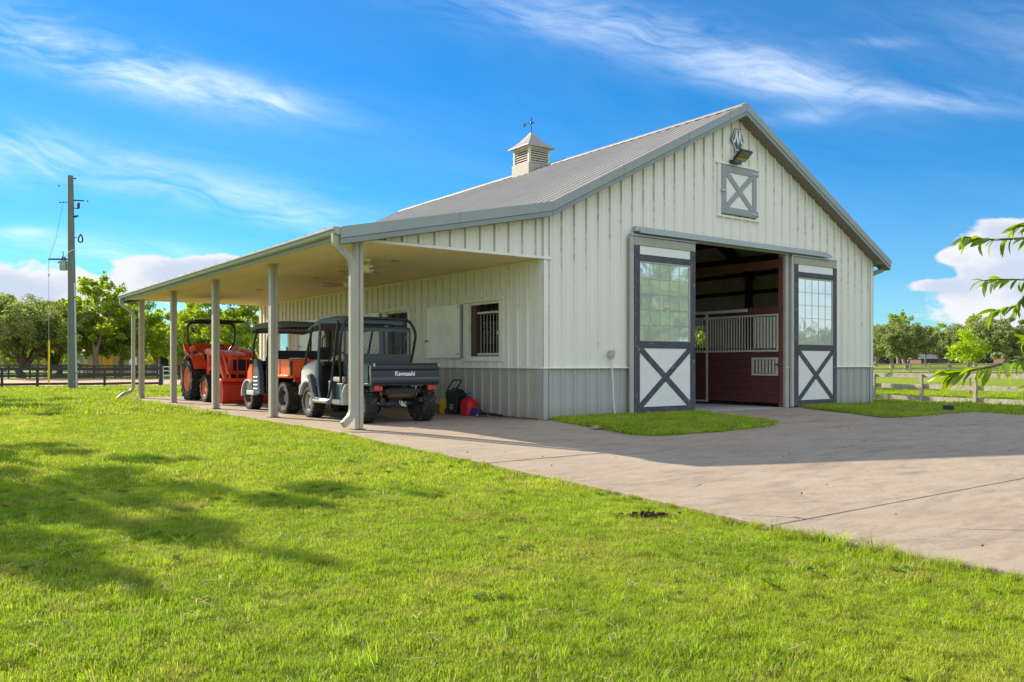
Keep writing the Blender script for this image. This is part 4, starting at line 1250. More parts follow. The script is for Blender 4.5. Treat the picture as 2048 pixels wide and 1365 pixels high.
# ---------------------------------------------------------------- dark teal utility cart, nearest the camera
def build_cart_teal():
    t = thing('utility_cart', 'dark teal utility cart with blue canopy and wire screen, nearest of the parked vehicles', 'utility cart', (-2.43, 0.72, 0))
    bl = 'mule_navy'
    # frame and driveline
    f = MB().bx(-.42, -.34, .15, 3.0, .36, .44).bx(.34, .42, .15, 3.0, .36, .44).bx(-.55, .55, 1.0, 1.08, .36, .44).bx(-.55, .55, 1.9, 1.98, .34, .42).bx(-.62, .62, 1.35, 2.75, .30, .345)
    f.bx(-.35, .35, .12, .2, .52, .60)
    f.build('frame', M['drivetrain'], t, bevel=.006, seg=1)
    MB().bx(-.24, .22, .55, 1.1, .40, .66).bx(-.15, .1, .35, .6, .36, .52).cyl((-.28, .7, .5), (.3, .7, .5), .12, 14).cyl((-.1, .45, .36), (-.1, .75, .36), .11, 12).bx(-.5, -.3, .5, .8, .44, .6).cyl((.25, .35, .62), (.25, .6, .45), .05, 8).cyl((-.3, .3, .58), (-.42, .5, .40), .04, 8).build('engine', M['drivetrain'], t, bevel=.01, seg=1)
    b = MB(); b.lathe([(.0, -.27), (.06, -.265), (.095, -.23), (.10, -.2), (.10, .22), (.085, .25), (0, .255)], (.02, .26, .53), 'x', 20); b.tube(arc_pts([(-.22, .26, .53), (-.34, .26, .53), (-.36, .38, .46)], .05), .03, 8)
    b.build('muffler', M['muffler'], t, smooth=40)
    MB().tube([(-.56, .50, .33), (-.30, .42, .335), (.30, .42, .335), (.56, .50, .33)], .045, 10).bx(-.2, .2, .36, .5, .30, .36).build('rear_axle', M['axle_blue'], t, smooth=40)
    MB().bx(-.03, .05, .18, .5, .31, .36).prism([(-.06, .40), (.02, .38), (.06, .33), (.03, .28), (-.02, .30), (-.05, .34)], 'y', .15, .18).bx(-.025, .025, .04, .16, .29, .315).build('hitch', M['chrome'], t, bevel=.005, seg=1)
    MB().lathe([(0, .05), (.022, .04), (.03, .025), (.022, .01), (.012, 0), (.012, -.03)], (0, .06, .34), 'z', 12).build('tow_ball', M['chrome'], t, smooth=40)
    # cargo bed
    bed_ = MB().bx(-.66, .66, .05, 1.02, .66, .70).bx(-.66, -.62, .05, 1.02, .70, 1.02).bx(.62, .66, .05, 1.02, .70, 1.02).bx(-.66, .66, .98, 1.02, .70, 1.04)
    for k in range(4): bed_.bx(-.675, -.66, .12 + k * .22, .17 + k * .22, .70, 1.0).bx(.66, .675, .12 + k * .22, .17 + k * .22, .70, 1.0)
    bed_.bx(-.68, -.61, .05, 1.02, 1.02, 1.045).bx(.61, .68, .05, 1.02, 1.02, 1.045)
    bed_.build('cargo_bed', M[bl], t, bevel=.006, seg=1)
    tg = MB(); tg.prism([(.05, .68), (.012, .685), (.0, .72), (.0, .76), (.022, .80), (.022, .92), (.0, .945), (.0, 1.02), (-.012, 1.03), (-.012, 1.05), (.05, 1.05)], 'x', -.665, .665)
    tg = tg.build('tailgate', M[bl], t, bevel=.004, seg=1)
    text_obj('lettering', 'Kawasaki', M['decal'], tg, (-.02, .0195, .862), (R(90), 0, 0), .108, .0012, .0026, .95)
    for sx in (-1, 1):
        MB().bx(sx * .63 - .02, sx * .63 + .02, -.022, -.013, .985, 1.04).cyl((sx * .63, -.03, 1.03), (sx * .63, .03, 1.03), .014, 8).build('latch', M['steel'], tg)
    # chain loop at the left corner
    MB().tube([(-.68, .03, 1.0), (-.70, -.01, .86), (-.69, -.02, .76), (-.675, .02, .70)], .008, 6).build('tailgate_cable', M['steel'], tg, smooth=40)
    for sx, x0 in ((-1, -.60), (1, .44)):
        l = MB().bx(x0 - .01, x0 + .17, .05, .20, .555, .668).build('lamp_housing', M['black'], t, bevel=.006, seg=1)
        MB().bx(x0, x0 + .10, .02, .05, .57, .655).build('tail_light', M['red_lens'], l, bevel=.012, seg=2)
        MB().bx(x0 + .10, x0 + .155, .025, .05, .575, .65).build('reflector', M['red_lens'], l, bevel=.006, seg=1)
    MB().tube([(.36, .2, .66), (.40, .15, .56), (.46, .15, .52), (.47, .2, .6)], .006, 6).tube([(-.45, .12, .62), (-.44, .10, .50), (-.40, .13, .44)], .007, 6).tube([(.30, .22, .66), (.31, .2, .5), (.33, .3, .42)], .014, 6).build('wiring', M['steel'], t, smooth=40)
    # screen guard behind the cab
    ys = 1.07
    fr = MB()
    fr.tube(arc_pts([(-.66, ys, 1.05), (-.66, ys, 1.70), (.66, ys, 1.70), (.66, ys, 1.05)], .07, 5), .018, 8)
    for x in (-.38, .08): fr.bx(x - .018, x + .018, ys - .015, ys + .015, 1.06, 1.69)
    fr.bx(-.65, .65, ys - .012, ys + .012, 1.625, 1.70)
    sg = fr.build('screen_guard', M[bl], t, smooth=40)
    MB().bx(-.655, .655, ys - .014, ys + .010, 1.045, 1.215).build('guard_panel', M[bl], sg, bevel=.003, seg=1)
    mb = MB(); st = .085
    x0, x1, z0, z1 = -.64, .64, 1.215, 1.625
    # expanded metal: two families of slanted strands cut to the frame
    ratio = .55
    c0 = -2.0
    while c0 < 2.4:
        for s in (1, -1):
            pts = []
            for z in (z0, z1):
                pts.append((c0 + s * (z - z0) / ratio * 1.0, z))
            (xa, za), (xb, zb) = pts
            # clip in x
            def cl(xa, za, xb, zb):
                t0, t1 = 0.0, 1.0; dx = xb - xa
                for lim, sg_ in ((x0, 1), (x1, -1)):
                    q = (lim - xa) / dx
                    if (dx > 0) == (sg_ > 0): t0 = max(t0, q)
                    else: t1 = min(t1, q)
                return (t0, t1)
            t0, t1 = cl(xa, za, xb, zb)
            if t1 - t0 > .02:
                mb.beam((xa + (xb - xa) * t0, ys - .016 * (s > 0), za + (zb - za) * t0), (xa + (xb - xa) * t1, ys - .016 * (s > 0), za + (zb - za) * t1), .006, .010, (0, 1, 0))
        c0 += st
    kind(mb.build('wire_mesh', M[bl], sg), 'stuff')
    # roll bars
    rb = MB()
    rb.tube(arc_pts([(-.66, 1.22, .70), (-.74, 1.10, 1.2), (-.76, 1.0, 1.62), (-.62, 1.03, 1.86), (.62, 1.03, 1.86), (.76, 1.0, 1.62), (.74, 1.10, 1.2), (.66, 1.22, .70)], .16, 6), .026, 10)
    rb.build('rear_roll_bar', M['black_metal'], t, smooth=40)
    for sx in (-1, 1):
        MB().tube(arc_pts([(sx * .70, 1.75, .36), (sx * .70, 1.60, .52), (sx * .69, 1.50, .90), (sx * .68, 1.40, 1.42), (sx * .66, 1.34, 1.82)], .18, 5), .024, 10).build('roll_bar', M['black_metal'], t, smooth=40)
        MB().tube(arc_pts([(sx * .70, 2.02, .36), (sx * .70, 2.14, .60), (sx * .69, 2.14, 1.3), (sx * .66, 2.12, 1.84)], .16, 5), .026, 10).build('roll_bar', M['mule_slate'], t, smooth=40)
        MB().tube(arc_pts([(sx * .62, 3.02, .92), (sx * .66, 2.80, 1.22), (sx * .64, 2.52, 1.80)], .1, 5), .022, 10).build('windscreen_post', M['black_metal'], t, smooth=40)
    canopy('canopy', t, M['canopy_blue'], [(1.16, .56, 1.79, 1.83), (1.30, .66, 1.80, 1.90), (1.9, .68, 1.82, 1.945), (2.10, .68, 1.82, 1.945), (2.48, .67, 1.775, 1.89), (2.80, .64, 1.715, 1.785), (2.86, .61, 1.70, 1.75)], smooth=10)
    # front body
    hd = MB()
    rows = []
    for (y, hw, zb, zt) in [(2.44, .64, .74, 1.09), (2.62, .68, .72, 1.10), (2.88, .68, .66, 1.06), (3.06, .66, .60, .96), (3.22, .60, .55, .82), (3.30, .50, .56, .70)]:
        rows.append([(-hw, y, zb), (-hw, y, zt - .07), (-hw * .82, y, zt), (hw * .82, y, zt), (hw, y, zt - .07), (hw, y, zb)])
    hd.loft(rows); hd = hd.build('hood', M['mule_grey'], t, smooth=30, bevel=.012)
    for sx in (-1, 1):
        fd = MB(); rows = []
        for i in range(9):
            a = math.pi * (0.10 + .50 * i / 8); r0, r1 = .345, .38
            cy, cz = 2.60, .30
            y, z = cy + math.cos(a) * r0 * 1.05, cz + math.sin(a) * r0 * 1.12
            y2, z2 = cy + math.cos(a) * r1 * 1.05, cz + math.sin(a) * r1 * 1.12 + .03
            rows.append([(sx * .50, y, z), (sx * .755, y, z), (sx * .755, y2, z2 - .02), (sx * .72, y2, z2), (sx * .50, y2, z2 + .02)])
        fd.loft(rows); fd.build('front_fender', M['mule_grey'], t, smooth=32, bevel=.006, seg=1)
        sp = MB(); sp.prism([(2.58, .84), (2.46, .84), (2.37, .66), (2.30, .50), (2.20, .405), (2.02, .395), (2.02, .34), (2.26, .34), (2.36, .42), (2.44, .56), (2.58, .70)], 'x', sx * .66, sx * .745)
        sp.build('side_panel', M['mule_slate'], t, bevel=.015, seg=2)
        rf = MB(); rows = []
        for i in range(8):
            a = math.pi * (.05 + .80 * i / 7); cy, cz = .48, .31; r0, r1 = .36, .40
            rows.append([(sx * .46, cy + math.cos(a) * r0, cz + math.sin(a) * r0), (sx * .74, cy + math.cos(a) * r0, cz + math.sin(a) * r0), (sx * .74, cy + math.cos(a) * r1, cz + math.sin(a) * r1), (sx * .46, cy + math.cos(a) * r1, cz + math.sin(a) * r1)])
        # a mud flap shaped guard ahead of the rear wheel
        rg = MB(); rows = []
        for (y, z) in [(.86, .66), (.93, .60), (.985, .50), (1.0, .40), (.99, .30)]:
            rows.append([(sx * .44, y, z), (sx * .745, y, z), (sx * .745, y + .022, z + .01), (sx * .44, y + .022, z + .01)])
        rg.loft(rows); rg.build('rear_guard', M['mule_grey'], t, smooth=35)
        MB().cyl((sx * .70, 1.10, .345), (sx * .70, 1.42, .345), .048, 12).cyl((sx * .70, 1.68, .345), (sx * .70, 2.30, .345), .048, 12).build('side_rail', M['mule_grey'], t, smooth=40)
        MB().cyl((sx * .70, 1.42, .345), (sx * .70, 1.68, .345), .050, 12).build('side_rail_band', M['mule_slate'], t, smooth=40)
        MB().bx(sx * .38, sx * .54, 3.235, 3.285, .70, .80).build('headlight', M['lens_white'], t, bevel=.012)
    MB().tube(arc_pts([(-.52, 3.1, .60), (-.56, 3.42, .62), (-.52, 3.46, .42), (.52, 3.46, .42), (.56, 3.42, .62), (.52, 3.1, .60)], .1, 5), .022, 8).build('front_bumper', M['mule_grey'], t, smooth=40)
    MB().bx(-.55, .55, 2.25, 2.42, .98, 1.08).bx(-.55, .55, 2.36, 2.44, .36, .98).bx(-.2, .12, 2.18, 2.26, .86, 1.0).build('dashboard', M['black'], t, bevel=.015)
    MB().bx(-.66, .66, 1.3, 2.6, .345, .375).build('floor_mat', M['black'], t)
    MB().bx(-.60, .60, 1.22, 1.62, .38, .68).bx(-.66, -.601, 1.60, 1.78, .38, .72).build('seat_box', M['mule_slate'], t, bevel=.015)
    MB().bx(-.60, -.02, 1.24, 1.74, .685, .80).build('seat_cushion', M['seat_tan'], t, bevel=.04, seg=3)
    MB().bx(.02, .60, 1.24, 1.74, .685, .80).build('seat_cushion', M['seat_tan'], t, bevel=.04, seg=3)
    MB().bx(-.60, -.02, 1.16, 1.27, .82, 1.16).build('seat_back', M['seat_vinyl'], t, bevel=.035, seg=3)
    MB().bx(.02, .60, 1.16, 1.27, .82, 1.16).build('seat_back', M['seat_vinyl'], t, bevel=.035, seg=3)
    steering(t, -.32, 2.10, 1.10, R(-55))
    MB().tube([(.05, 2.0, .70), (.05, 2.05, .95)], .012, 6).lathe([(0, .03), (.025, .015), (.025, -.01), (0, -.02)], (.05, 2.05, .96), 'z', 10).build('gear_lever', M['black'], t, smooth=40)
    for sx in (-1, 1):
        tyre_rim(t, sx * .575, .48, .315, .25, sx, M['rim_dark'] if sx > 0 else M['rim_grey'])
        tyre_rim(t, sx * .60, 2.60, .305, .25, sx, M['rim_grey'])
    MB().cyl((-.5, 2.6, .30), (.5, 2.6, .30), .035, 10).bx(-.3, .3, 2.4, 2.8, .28, .36).build('front_axle', M['drivetrain'], t, smooth=40)
    return t


build_cart_teal()


# ---------------------------------------------------------------- orange utility cart in the middle
def build_cart_orange():
    t = thing('utility_cart', 'orange utility cart with grey canopy, steel dump box and bull bar, parked in the middle', 'utility cart', (-2.40, 4.30, 0))
    MB().bx(-.40, -.32, .1, 2.7, .38, .47).bx(.32, .40, .1, 2.7, .38, .47).bx(-.6, .6, 1.2, 2.3, .34, .39).bx(-.3, .3, .3, 1.0, .36, .70).cyl((-.6, .42, .36), (.6, .42, .36), .06, 10).cyl((.1, .12, .42), (.1, .4, .5), .05, 8).bx(-.45, .45, .08, .16, .5, .6).tube([(-.4, .2, .68), (-.45, .1, .5), (-.3, .2, .4)], .025, 6).tube([(.3, .2, .68), (.4, .15, .55), (.32, .3, .42)], .02, 6).build('frame', M['drivetrain'], t, bevel=.008, seg=1)
    bd = MB().bx(-.70, .70, .04, 1.20, .74, .78).bx(-.72, -.68, .04, 1.20, .78, 1.10).bx(.68, .72, .04, 1.20, .78, 1.10).bx(-.72, .72, 1.16, 1.20, .78, 1.10)
    bd.bx(-.735, -.665, .04, 1.20, 1.10, 1.125).bx(.665, .735, .04, 1.20, 1.10, 1.125).bx(-.735, -.72, .1, 1.15, .76, .80).bx(-.735, -.72, .55, .60, .78, 1.1)
    bd.build('cargo_box', M['orange'], t, bevel=.006, seg=1)
    tg = MB().bx(-.70, .70, .0, .035, .76, 1.115).bx(-.70, .70, -.012, .0, 1.08, 1.12).bx(-.70, .70, -.012, .0, .76, .79).build('tailgate', M['orange'], t, bevel=.004, seg=1)
    for sx in (-1, 1):
        MB().bx(sx * .70 - .02, sx * .70 + .02, -.025, .04, .80, 1.09).build('corner_strap', M['drivetrain'], tg, bevel=.004, seg=1)
    for k in range(14):
        MB().lathe([(0, .0), (.012, .002), (.012, .012), (0, .012)], (-.62 + k * .095, -.018, .775), 'y', 6).build('bolt', M['drivetrain'], tg) if k % 3 == 0 else None
    for sx in (-1, 1): MB().bx(sx * .52 - .10, sx * .52 + .10, .02, .08, .66, .735).build('tail_light', M['red_lens'], t, bevel=.01)
    # black frame behind the seat, roll cage
    hb = MB().bx(-.70, .70, 1.24, 1.30, 1.06, 1.32).bx(.42, .72, 1.235, 1.305, 1.10, 1.40)
    hb.build('headboard', M['black'], t, bevel=.006, seg=1)
    for x in (-.3, .2, .5): MB().cyl((x, 1.27, 1.32), (x, 1.27, 1.40), .015, 6).build('peg', M['black'], t)
    for sx in (-1, 1):
        MB().tube(arc_pts([(sx * .68, 1.42, .45), (sx * .69, 1.36, 1.1), (sx * .70, 1.34, 1.55), (sx * .62, 1.36, 1.86)], .14, 5), .026, 10).build('roll_bar', M['black_metal'], t, smooth=40)
        MB().tube(arc_pts([(sx * .66, 2.36, 1.00), (sx * .68, 2.30, 1.45), (sx * .62, 2.18, 1.86)], .14, 5), .024, 10).build('windscreen_post', M['black_metal'], t, smooth=40)
    MB().tube(arc_pts([(.62, 1.36, 1.35), (.60, 1.46, 1.40), (.60, 1.46, 1.6), (.62, 1.36, 1.66)], .04, 4), .016, 8).build('grab_handle', M['black_metal'], t, smooth=40)
    canopy('canopy', t, M['canopy_grey'], [(.86, .60, 1.83, 1.88), (1.0, .74, 1.83, 1.95), (1.5, .76, 1.84, 1.98), (2.1, .75, 1.83, 1.98), (2.34, .72, 1.80, 1.93), (2.5, .66, 1.765, 1.83), (2.58, .60, 1.75, 1.79)], smooth=16)
    MB().bx(-.62, .62, 1.0, 2.3, 1.78, 1.83).build('canopy_frame', M['black'], t)
    # cab front: upright orange corner blocks, grey step panels
    hd = MB(); rows = []
    for (y, hw, zb, zt) in [(2.10, .60, .60, 1.06), (2.34, .62, .60, 1.07), (2.52, .62, .60, .98), (2.62, .60, .60, .84), (2.64, .58, .60, .68)]:
        rows.append([(-hw, y, zb), (-hw, y, zt - .03), (-hw * .9, y, zt), (hw * .9, y, zt), (hw, y, zt - .03), (hw, y, zb)])
    hd.loft(rows).build('hood', M['orange'], t, smooth=25, bevel=.012)
    for sx in (-1, 1):
        ob = MB(); ob.prism([(2.26, 1.03), (2.42, 1.03), (2.58, .86), (2.60, .66), (2.26, .66)], 'x', sx * .622, sx * .725)
        ob.build('corner_panel', M['orange'], t, bevel=.018, seg=2)
        MB().bx(sx * .60, sx * .735, 2.22, 2.60, .44, .657).build('lower_panel', M['canopy_grey'], t, bevel=.012)
        fd = MB(); rows = []
        for i in range(8):
            a = math.pi * (-.02 + .72 * i / 7); cy, cz = 2.52, .32; r0, r1 = .335, .365
            rows.append([(sx * .46, cy + math.cos(a) * r0 * 1.1, cz + math.sin(a) * r0), (sx * .76, cy + math.cos(a) * r0 * 1.1, cz + math.sin(a) * r0), (sx * .76, cy + math.cos(a) * r1 * 1.1, cz + math.sin(a) * r1), (sx * .46, cy + math.cos(a) * r1 * 1.1, cz + math.sin(a) * r1)])
        fd.loft(rows).build('front_fender', M['mule_grey'], t, smooth=35)
        st = MB(); st.prism([(2.18, 1.14), (2.02, 1.14), (1.86, .86), (1.80, .46), (1.80, .36), (2.24, .36), (2.24, .62)], 'x', sx * .60, sx * .72)
        sp = st.build('side_panel', M['canopy_grey'], t, bevel=.02, seg=2)
        for k in range(4):
            MB().bx(sx * .715, sx * .735, 1.90, 2.18, .46 + k * .085, .49 + k * .085).build('vent_slat', M['mule_grey'], sp, bevel=.006, seg=1)
        MB().bx(sx * .62, sx * .74, 2.14, 2.62, .33, .435).build('front_step', M['mule_grey'], t, bevel=.015)
        MB().bx(sx * .42, sx * .58, 2.62, 2.66, .74, .86).build('headlight', M['lens_white'], t, bevel=.012)
    MB().tube(arc_pts([(-.50, 2.60, .98), (-.50, 2.86, .98), (-.50, 2.88, .66), (-.50, 2.62, .64)], .1, 6), .028, 8).tube(arc_pts([(.50, 2.60, .98), (.50, 2.86, .98), (.50, 2.88, .66), (.50, 2.62, .64)], .1, 6), .028, 8).cyl((-.50, 2.87, .8), (.50, 2.87, .8), .026, 8).build('bull_bar', M['stall_metal'], t, smooth=40)
    MB().bx(-.58, .58, 2.0, 2.14, .94, 1.10).bx(-.58, .58, 2.08, 2.14, .4, .94).build('dashboard', M['black'], t, bevel=.02)
    MB().bx(-.60, .60, 1.30, 1.74, .40, .76).build('seat_box', M['black'], t, bevel=.015)
    MB().bx(-.60, .60, 1.34, 1.80, .765, .90).build('seat_cushion', M['seat_vinyl'], t, bevel=.04, seg=3)
    MB().bx(-.60, .60, 1.30, 1.42, .92, 1.28).build('seat_back', M['seat_vinyl'], t, bevel=.035, seg=3)
    steering(t, -.33, 1.92, 1.17, R(-50), .19)
    for sx in (-1, 1):
        tyre_rim(t, sx * .58, .44, .325, .27, sx, M['rim_dark'])
        tyre_rim(t, sx * .61, 2.50, .305, .25, sx, M['rim_dark'])
    # round lid lying on the bed edge
    bk = MB(); bk.lathe([(0, 0), (.20, 0), (.22, .012), (.21, .03), (.0, .035)], (0, 0, 0), 'z', 24)
    tag(bk.build('bucket_lid', M['mule_grey'], None, smooth=40), 'pale round bucket lid lying on the orange dump box edge', 'lid').location = (-2.50, 5.38, 1.127)
    return t


build_cart_orange()


# ---------------------------------------------------------------- compact tractor, faces the camera side
def build_tractor():
    t = thing('tractor', 'orange compact tractor with front loader bucket and black sun canopy at the porch end', 'tractor', (-2.22, 9.0, 0))
    rd = 'tractor_red'
    # rear wheels, front wheels
    for sx in (-1, 1):
        tyre_rim(t, sx * .60, 3.42, .60, .40, sx, M['rim_orange'], 'ag')
        tyre_rim(t, sx * .60, 1.92, .375, .26, sx, M['rim_orange'], 'ag')
    MB().bx(-.2, .2, 1.6, 3.7, .42, .78).bx(-.30, .30, 3.1, 3.7, .46, .86).cyl((-.5, 3.42, .60), (.5, 3.42, .60), .11, 12).cyl((-.5, 1.92, .38), (.5, 1.92, .38), .07, 12).bx(-.24, .24, 1.35, 1.6, .40, .72).build('chassis', M['drivetrain'], t, bevel=.012)
    hd = MB(); rows = []
    for (y, hw, zb, zt) in [(1.12, .24, .78, 1.18), (1.18, .28, .74, 1.26), (1.5, .30, .74, 1.33), (2.1, .31, .74, 1.38), (2.62, .32, .74, 1.42)]:
        rows.append([(-hw, y, zb), (-hw, y, zt - .10), (-hw * .72, y, zt), (hw * .72, y, zt), (hw, y, zt - .10), (hw, y, zb)])
    hd = hd.loft(rows).build('hood', M[rd], t, smooth=28, bevel=.015)
    MB().bx(-.20, .20, 1.085, 1.125, .84, 1.14).build('grille', M['black'], hd, bevel=.01)
    for sx in (-1, 1):
        MB().bx(sx * .295, sx * .318, 1.35, 2.1, 1.02, 1.18).build('side_vent', M['black'], hd, bevel=.008)
        MB().bx(sx * .20, sx * .08, 1.095, 1.12, 1.15, 1.22).build('headlight', M['lens_white'], hd, bevel=.008)
    MB().bx(-.30, .30, 2.63, 2.80, .80, 1.40).build('dash_cowl', M['black'], t, bevel=.03)
    MB().bx(-.62, .62, 2.45, 3.1, .55, .60).build('floorboard', M['drivetrain'], t)
    steering(t, 0, 2.95, 1.42, R(50), .19)
    MB().bx(-.24, .24, 3.25, 3.65, .92, 1.02).build('seat_cushion', M['seat_vinyl'], t, bevel=.03)
    MB().bx(-.24, .24, 3.60, 3.70, 1.03, 1.42).build('seat_back', M['seat_vinyl'], t, bevel=.03)
    # fenders
    for sx in (-1, 1):
        rows = []
        for i in range(9):
            a = math.pi * (.14 + .74 * i / 8); cy, cz = 3.42, .60; r0 = .68
            y, z = cy - math.cos(a) * r0, cz + math.sin(a) * r0
            rows.append([(sx * .38, y, z), (sx * .74, y, z), (sx * .74, y, z + .03), (sx * .38, y, z + .035)])
        fd = MB().loft(rows).build('fender', M[rd], t, smooth=35)
        b = MB(); pts = [(3.42 - math.cos(math.pi * (.14 + .74 * i / 8)) * .68, .60 + math.sin(math.pi * (.14 + .74 * i / 8)) * .68) for i in range(9)]
        b.prism(pts + [(3.9, .75), (2.85, .62)], 'x', sx * .37, sx * .395); b.build('fender_side', M[rd], fd)
        MB().bx(sx * .42, sx * .70, 3.55, 3.90, 1.30, 1.345).build('fender_deck', M['black'], fd, bevel=.01)
        MB().lathe([(0, -.05), (.075, -.045), (.085, 0), (.075, .045), (0, .05)], (sx * .60, 3.42, 1.46), 'y', 16).build('signal_lamp', M['amber_lens'], fd, smooth=40)
        MB().bx(sx * .58, sx * .62, 3.46, 3.50, 1.26, 1.46).build('lamp_stalk', M['steel'], fd)
        # roll bar leg curving in below
    MB().tube(arc_pts([(-.42, 3.62, .90), (-.44, 3.66, 1.36), (-.66, 3.70, 1.62), (-.68, 3.72, 2.22), (.68, 3.72, 2.22), (.66, 3.70, 1.62), (.44, 3.66, 1.36), (.42, 3.62, .90)], .22, 7), .032, 10).build('roll_bar', M['black_metal'], t, smooth=40)
    canopy('canopy', t, M['black'], [(2.75, .60, 2.235, 2.25), (2.85, .72, 2.24, 2.28), (3.4, .74, 2.25, 2.31), (3.95, .72, 2.24, 2.29), (4.08, .62, 2.235, 2.25)], smooth=20)
    # slanted wide rear deck panel behind the seat
    b = MB(); b.prism([(3.72, 1.36), (4.02, 1.62), (4.05, 1.60), (3.76, 1.33)], 'x', -.72, .72); b.build('rear_shield', M[rd], t, bevel=.006, seg=1)
    # loader
    ld_ = MB()
    for sx in (-1, 1):
        ld_.bx(sx * .42 - .06, sx * .42 + .06, 2.30, 2.52, .46, 1.36)
    ld_.bx(-.46, .46, 2.34, 2.46, .50, .62)
    ld_.build('loader_mast', M[rd], t, bevel=.012)
    for sx in (-1, 1):
        b = MB()
        pr = [(2.54, 1.30), (2.50, 1.43), (2.26, 1.46), (1.55, 1.36), (1.34, 1.24), (.72, .56), (.62, .30), (.70, .26), (.84, .50), (1.40, 1.08), (1.60, 1.20), (2.2, 1.28)]
        b.prism(pr, 'x', sx * .48 - .045, sx * .48 + .045)
        b.build('loader_arm', M[rd], t, bevel=.012)
        MB().cyl((sx * .48, 2.34, .80), (sx * .48, 1.62, 1.10), .042, 10).cyl((sx * .48, 1.64, 1.09), (sx * .48, 1.42, 1.18), .022, 8).build('lift_cylinder', M[rd], t, smooth=40)
        MB().cyl((sx * .40, 1.30, 1.26), (sx * .40, .90, .86), .038, 10).cyl((sx * .40, .92, .88), (sx * .40, .60, .56), .020, 8).build('tilt_cylinder', M[rd], t, smooth=40)
        MB().tube([(sx * .36, 2.3, 1.3), (sx * .36, 1.6, 1.22), (sx * .36, 1.2, 1.0), (sx * .38, 1.0, .9)], .012, 6).build('hose', M['black'], t, smooth=40)
    # bucket, opening forward
    bp = [(.66, .58), (.60, .62), (.02, .60), (-.02, .56), (-.02, .545), (.48, .57), (.60, .50), (.62, .22), (.50, .10), (.10, .045), (-.10, .03), (-.10, .02), (.52, .04), (.68, .16), (.70, .50)]
    # seen from the front the bucket shows its curled back: tipped so that its open side faces down and forward
    bk = MB(); back = [(.10, .60), (.02, .50), (-.06, .30), (-.04, .12), (.02, .05), (.06, .05), (.02, .14), (.0, .30), (.08, .49), (.16, .58), (.55, .62), (.55, .66), (.12, .64)]
    bk.prism(back, 'x', -.80, .80)
    for sx in (-1, 1): bk.prism([(.12, .62), (.0, .46), (-.05, .28), (-.02, .10), (.06, .05), (.50, .12), (.56, .62)], 'x', sx * .80, sx * .815)
    bk.bx(-.80, .80, .04, .10, .02, .055)
    bk.build('loader_bucket', M['bucket_red'], t, bevel=.008, seg=1)
    MB().bx(-.83, .83, -.02, .12, .585, .66).build('bucket_lip', M[rd], t, bevel=.008, seg=1)
    # brush guard in front of the grille
    g = MB().tube(arc_pts([(-.32, 1.02, .56), (-.32, 1.02, 1.20), (.32, 1.02, 1.20), (.32, 1.02, .56)], .05, 4), .02, 8)
    for x in (-.12, .12): g.bx(x - .012, x + .012, 1.0, 1.03, .58, 1.20)
    g.bx(-.32, .32, .99, 1.04, .78, .84).bx(-.36, .36, .98, 1.10, .50, .58)
    g.build('brush_guard', M[rd], t, smooth=40)
    return t


build_tractor()

# ================================================================ things along the porch wall
M['can_red'] = mat('red fuel can plastic', C8(206, 24, 40), 0.42, 0, 0.08, 8)
M['jug_yellow'] = mat('yellow jug plastic', C8(232, 186, 30), 0.42, 0, 0.08, 8)
M['charger'] = mat('dark green black case', C8(34, 44, 42), 0.45, 0, 0.15, 8)
M['bottle_blue'] = mat('blue bottle plastic', C8(40, 130, 214), 0.3, 0, 0.08, 8)
M['jack_blue'] = mat('blue jack paint', C8(24, 50, 160), 0.35, 0, 0.1, 8, coat=.3)
M['block_wood'] = mat('scrap timber', C8(150, 112, 72), 0.8, 0, 0.2, 8, stretch=(1, 5, 5))

# red fuel can
g = thing('fuel_can', 'red plastic fuel can with moulded handle standing by the wall', 'fuel can', (-.26, 2.06, 0), R(-4))
rows = []
for (z, wx, wy, oy) in [(0.0, .13, .165, 0), (.01, .142, .178, 0), (.20, .145, .18, 0), (.26, .135, .172, 0), (.30, .11, .15, .01), (.325, .075, .115, .02), (.335, .05, .09, .02)]:
    ring = []
    for k in range(24):
        a = 2 * math.pi * k / 24; ca, sa = math.cos(a), math.sin(a)
        q = lambda v: math.copysign(abs(v) ** .45, v)
        ring.append((wx * q(ca), oy + wy * q(sa), z))
    rows.append(ring)
MB().loft(rows).build('body', M['can_red'], g, smooth=40)
MB().tube(arc_pts([(0, -.13, .27), (0, -.10, .365), (0, .02, .385), (0, .09, .33)], .06, 5), .022, 10).build('handle', M['can_red'], g, smooth=40)
MB().lathe([(.034, 0), (.036, .03), (.03, .04), (0, .042)], (0, .12, .315), 'z', 14).build('cap', M['black'], g, smooth=40)

# yellow jug
g = thing('fuel_jug', 'yellow plastic jug with recessed grip left of the black battery charger', 'jug', (-.30, 2.86, 0), R(14))
rows = []
for (z, wx, wy) in [(0.0, .085, .13), (.012, .095, .14), (.06, .097, .142), (.20, .097, .142), (.25, .09, .135), (.29, .06, .10), (.315, .03, .05)]:
    ring = []
    for k in range(20):
        a = 2 * math.pi * k / 20; q = lambda v: math.copysign(abs(v) ** .5, v); ring.append((wx * q(math.cos(a)), wy * q(math.sin(a)), z))
    rows.append(ring)
MB().loft(rows).build('body', M['jug_yellow'], g, smooth=40)
MB().bx(-.07, .07, -.150, -.136, .06, .17).build('grip_recess', mat('jug shadow yellow', C8(190, 140, 20), .5), g, bevel=.012)
MB().tube(arc_pts([(0, -.148, .055), (0, -.165, .08), (0, -.165, .18), (0, -.13, .21)], .03, 4), .02, 8).build('handle', M['jug_yellow'], g, smooth=40)

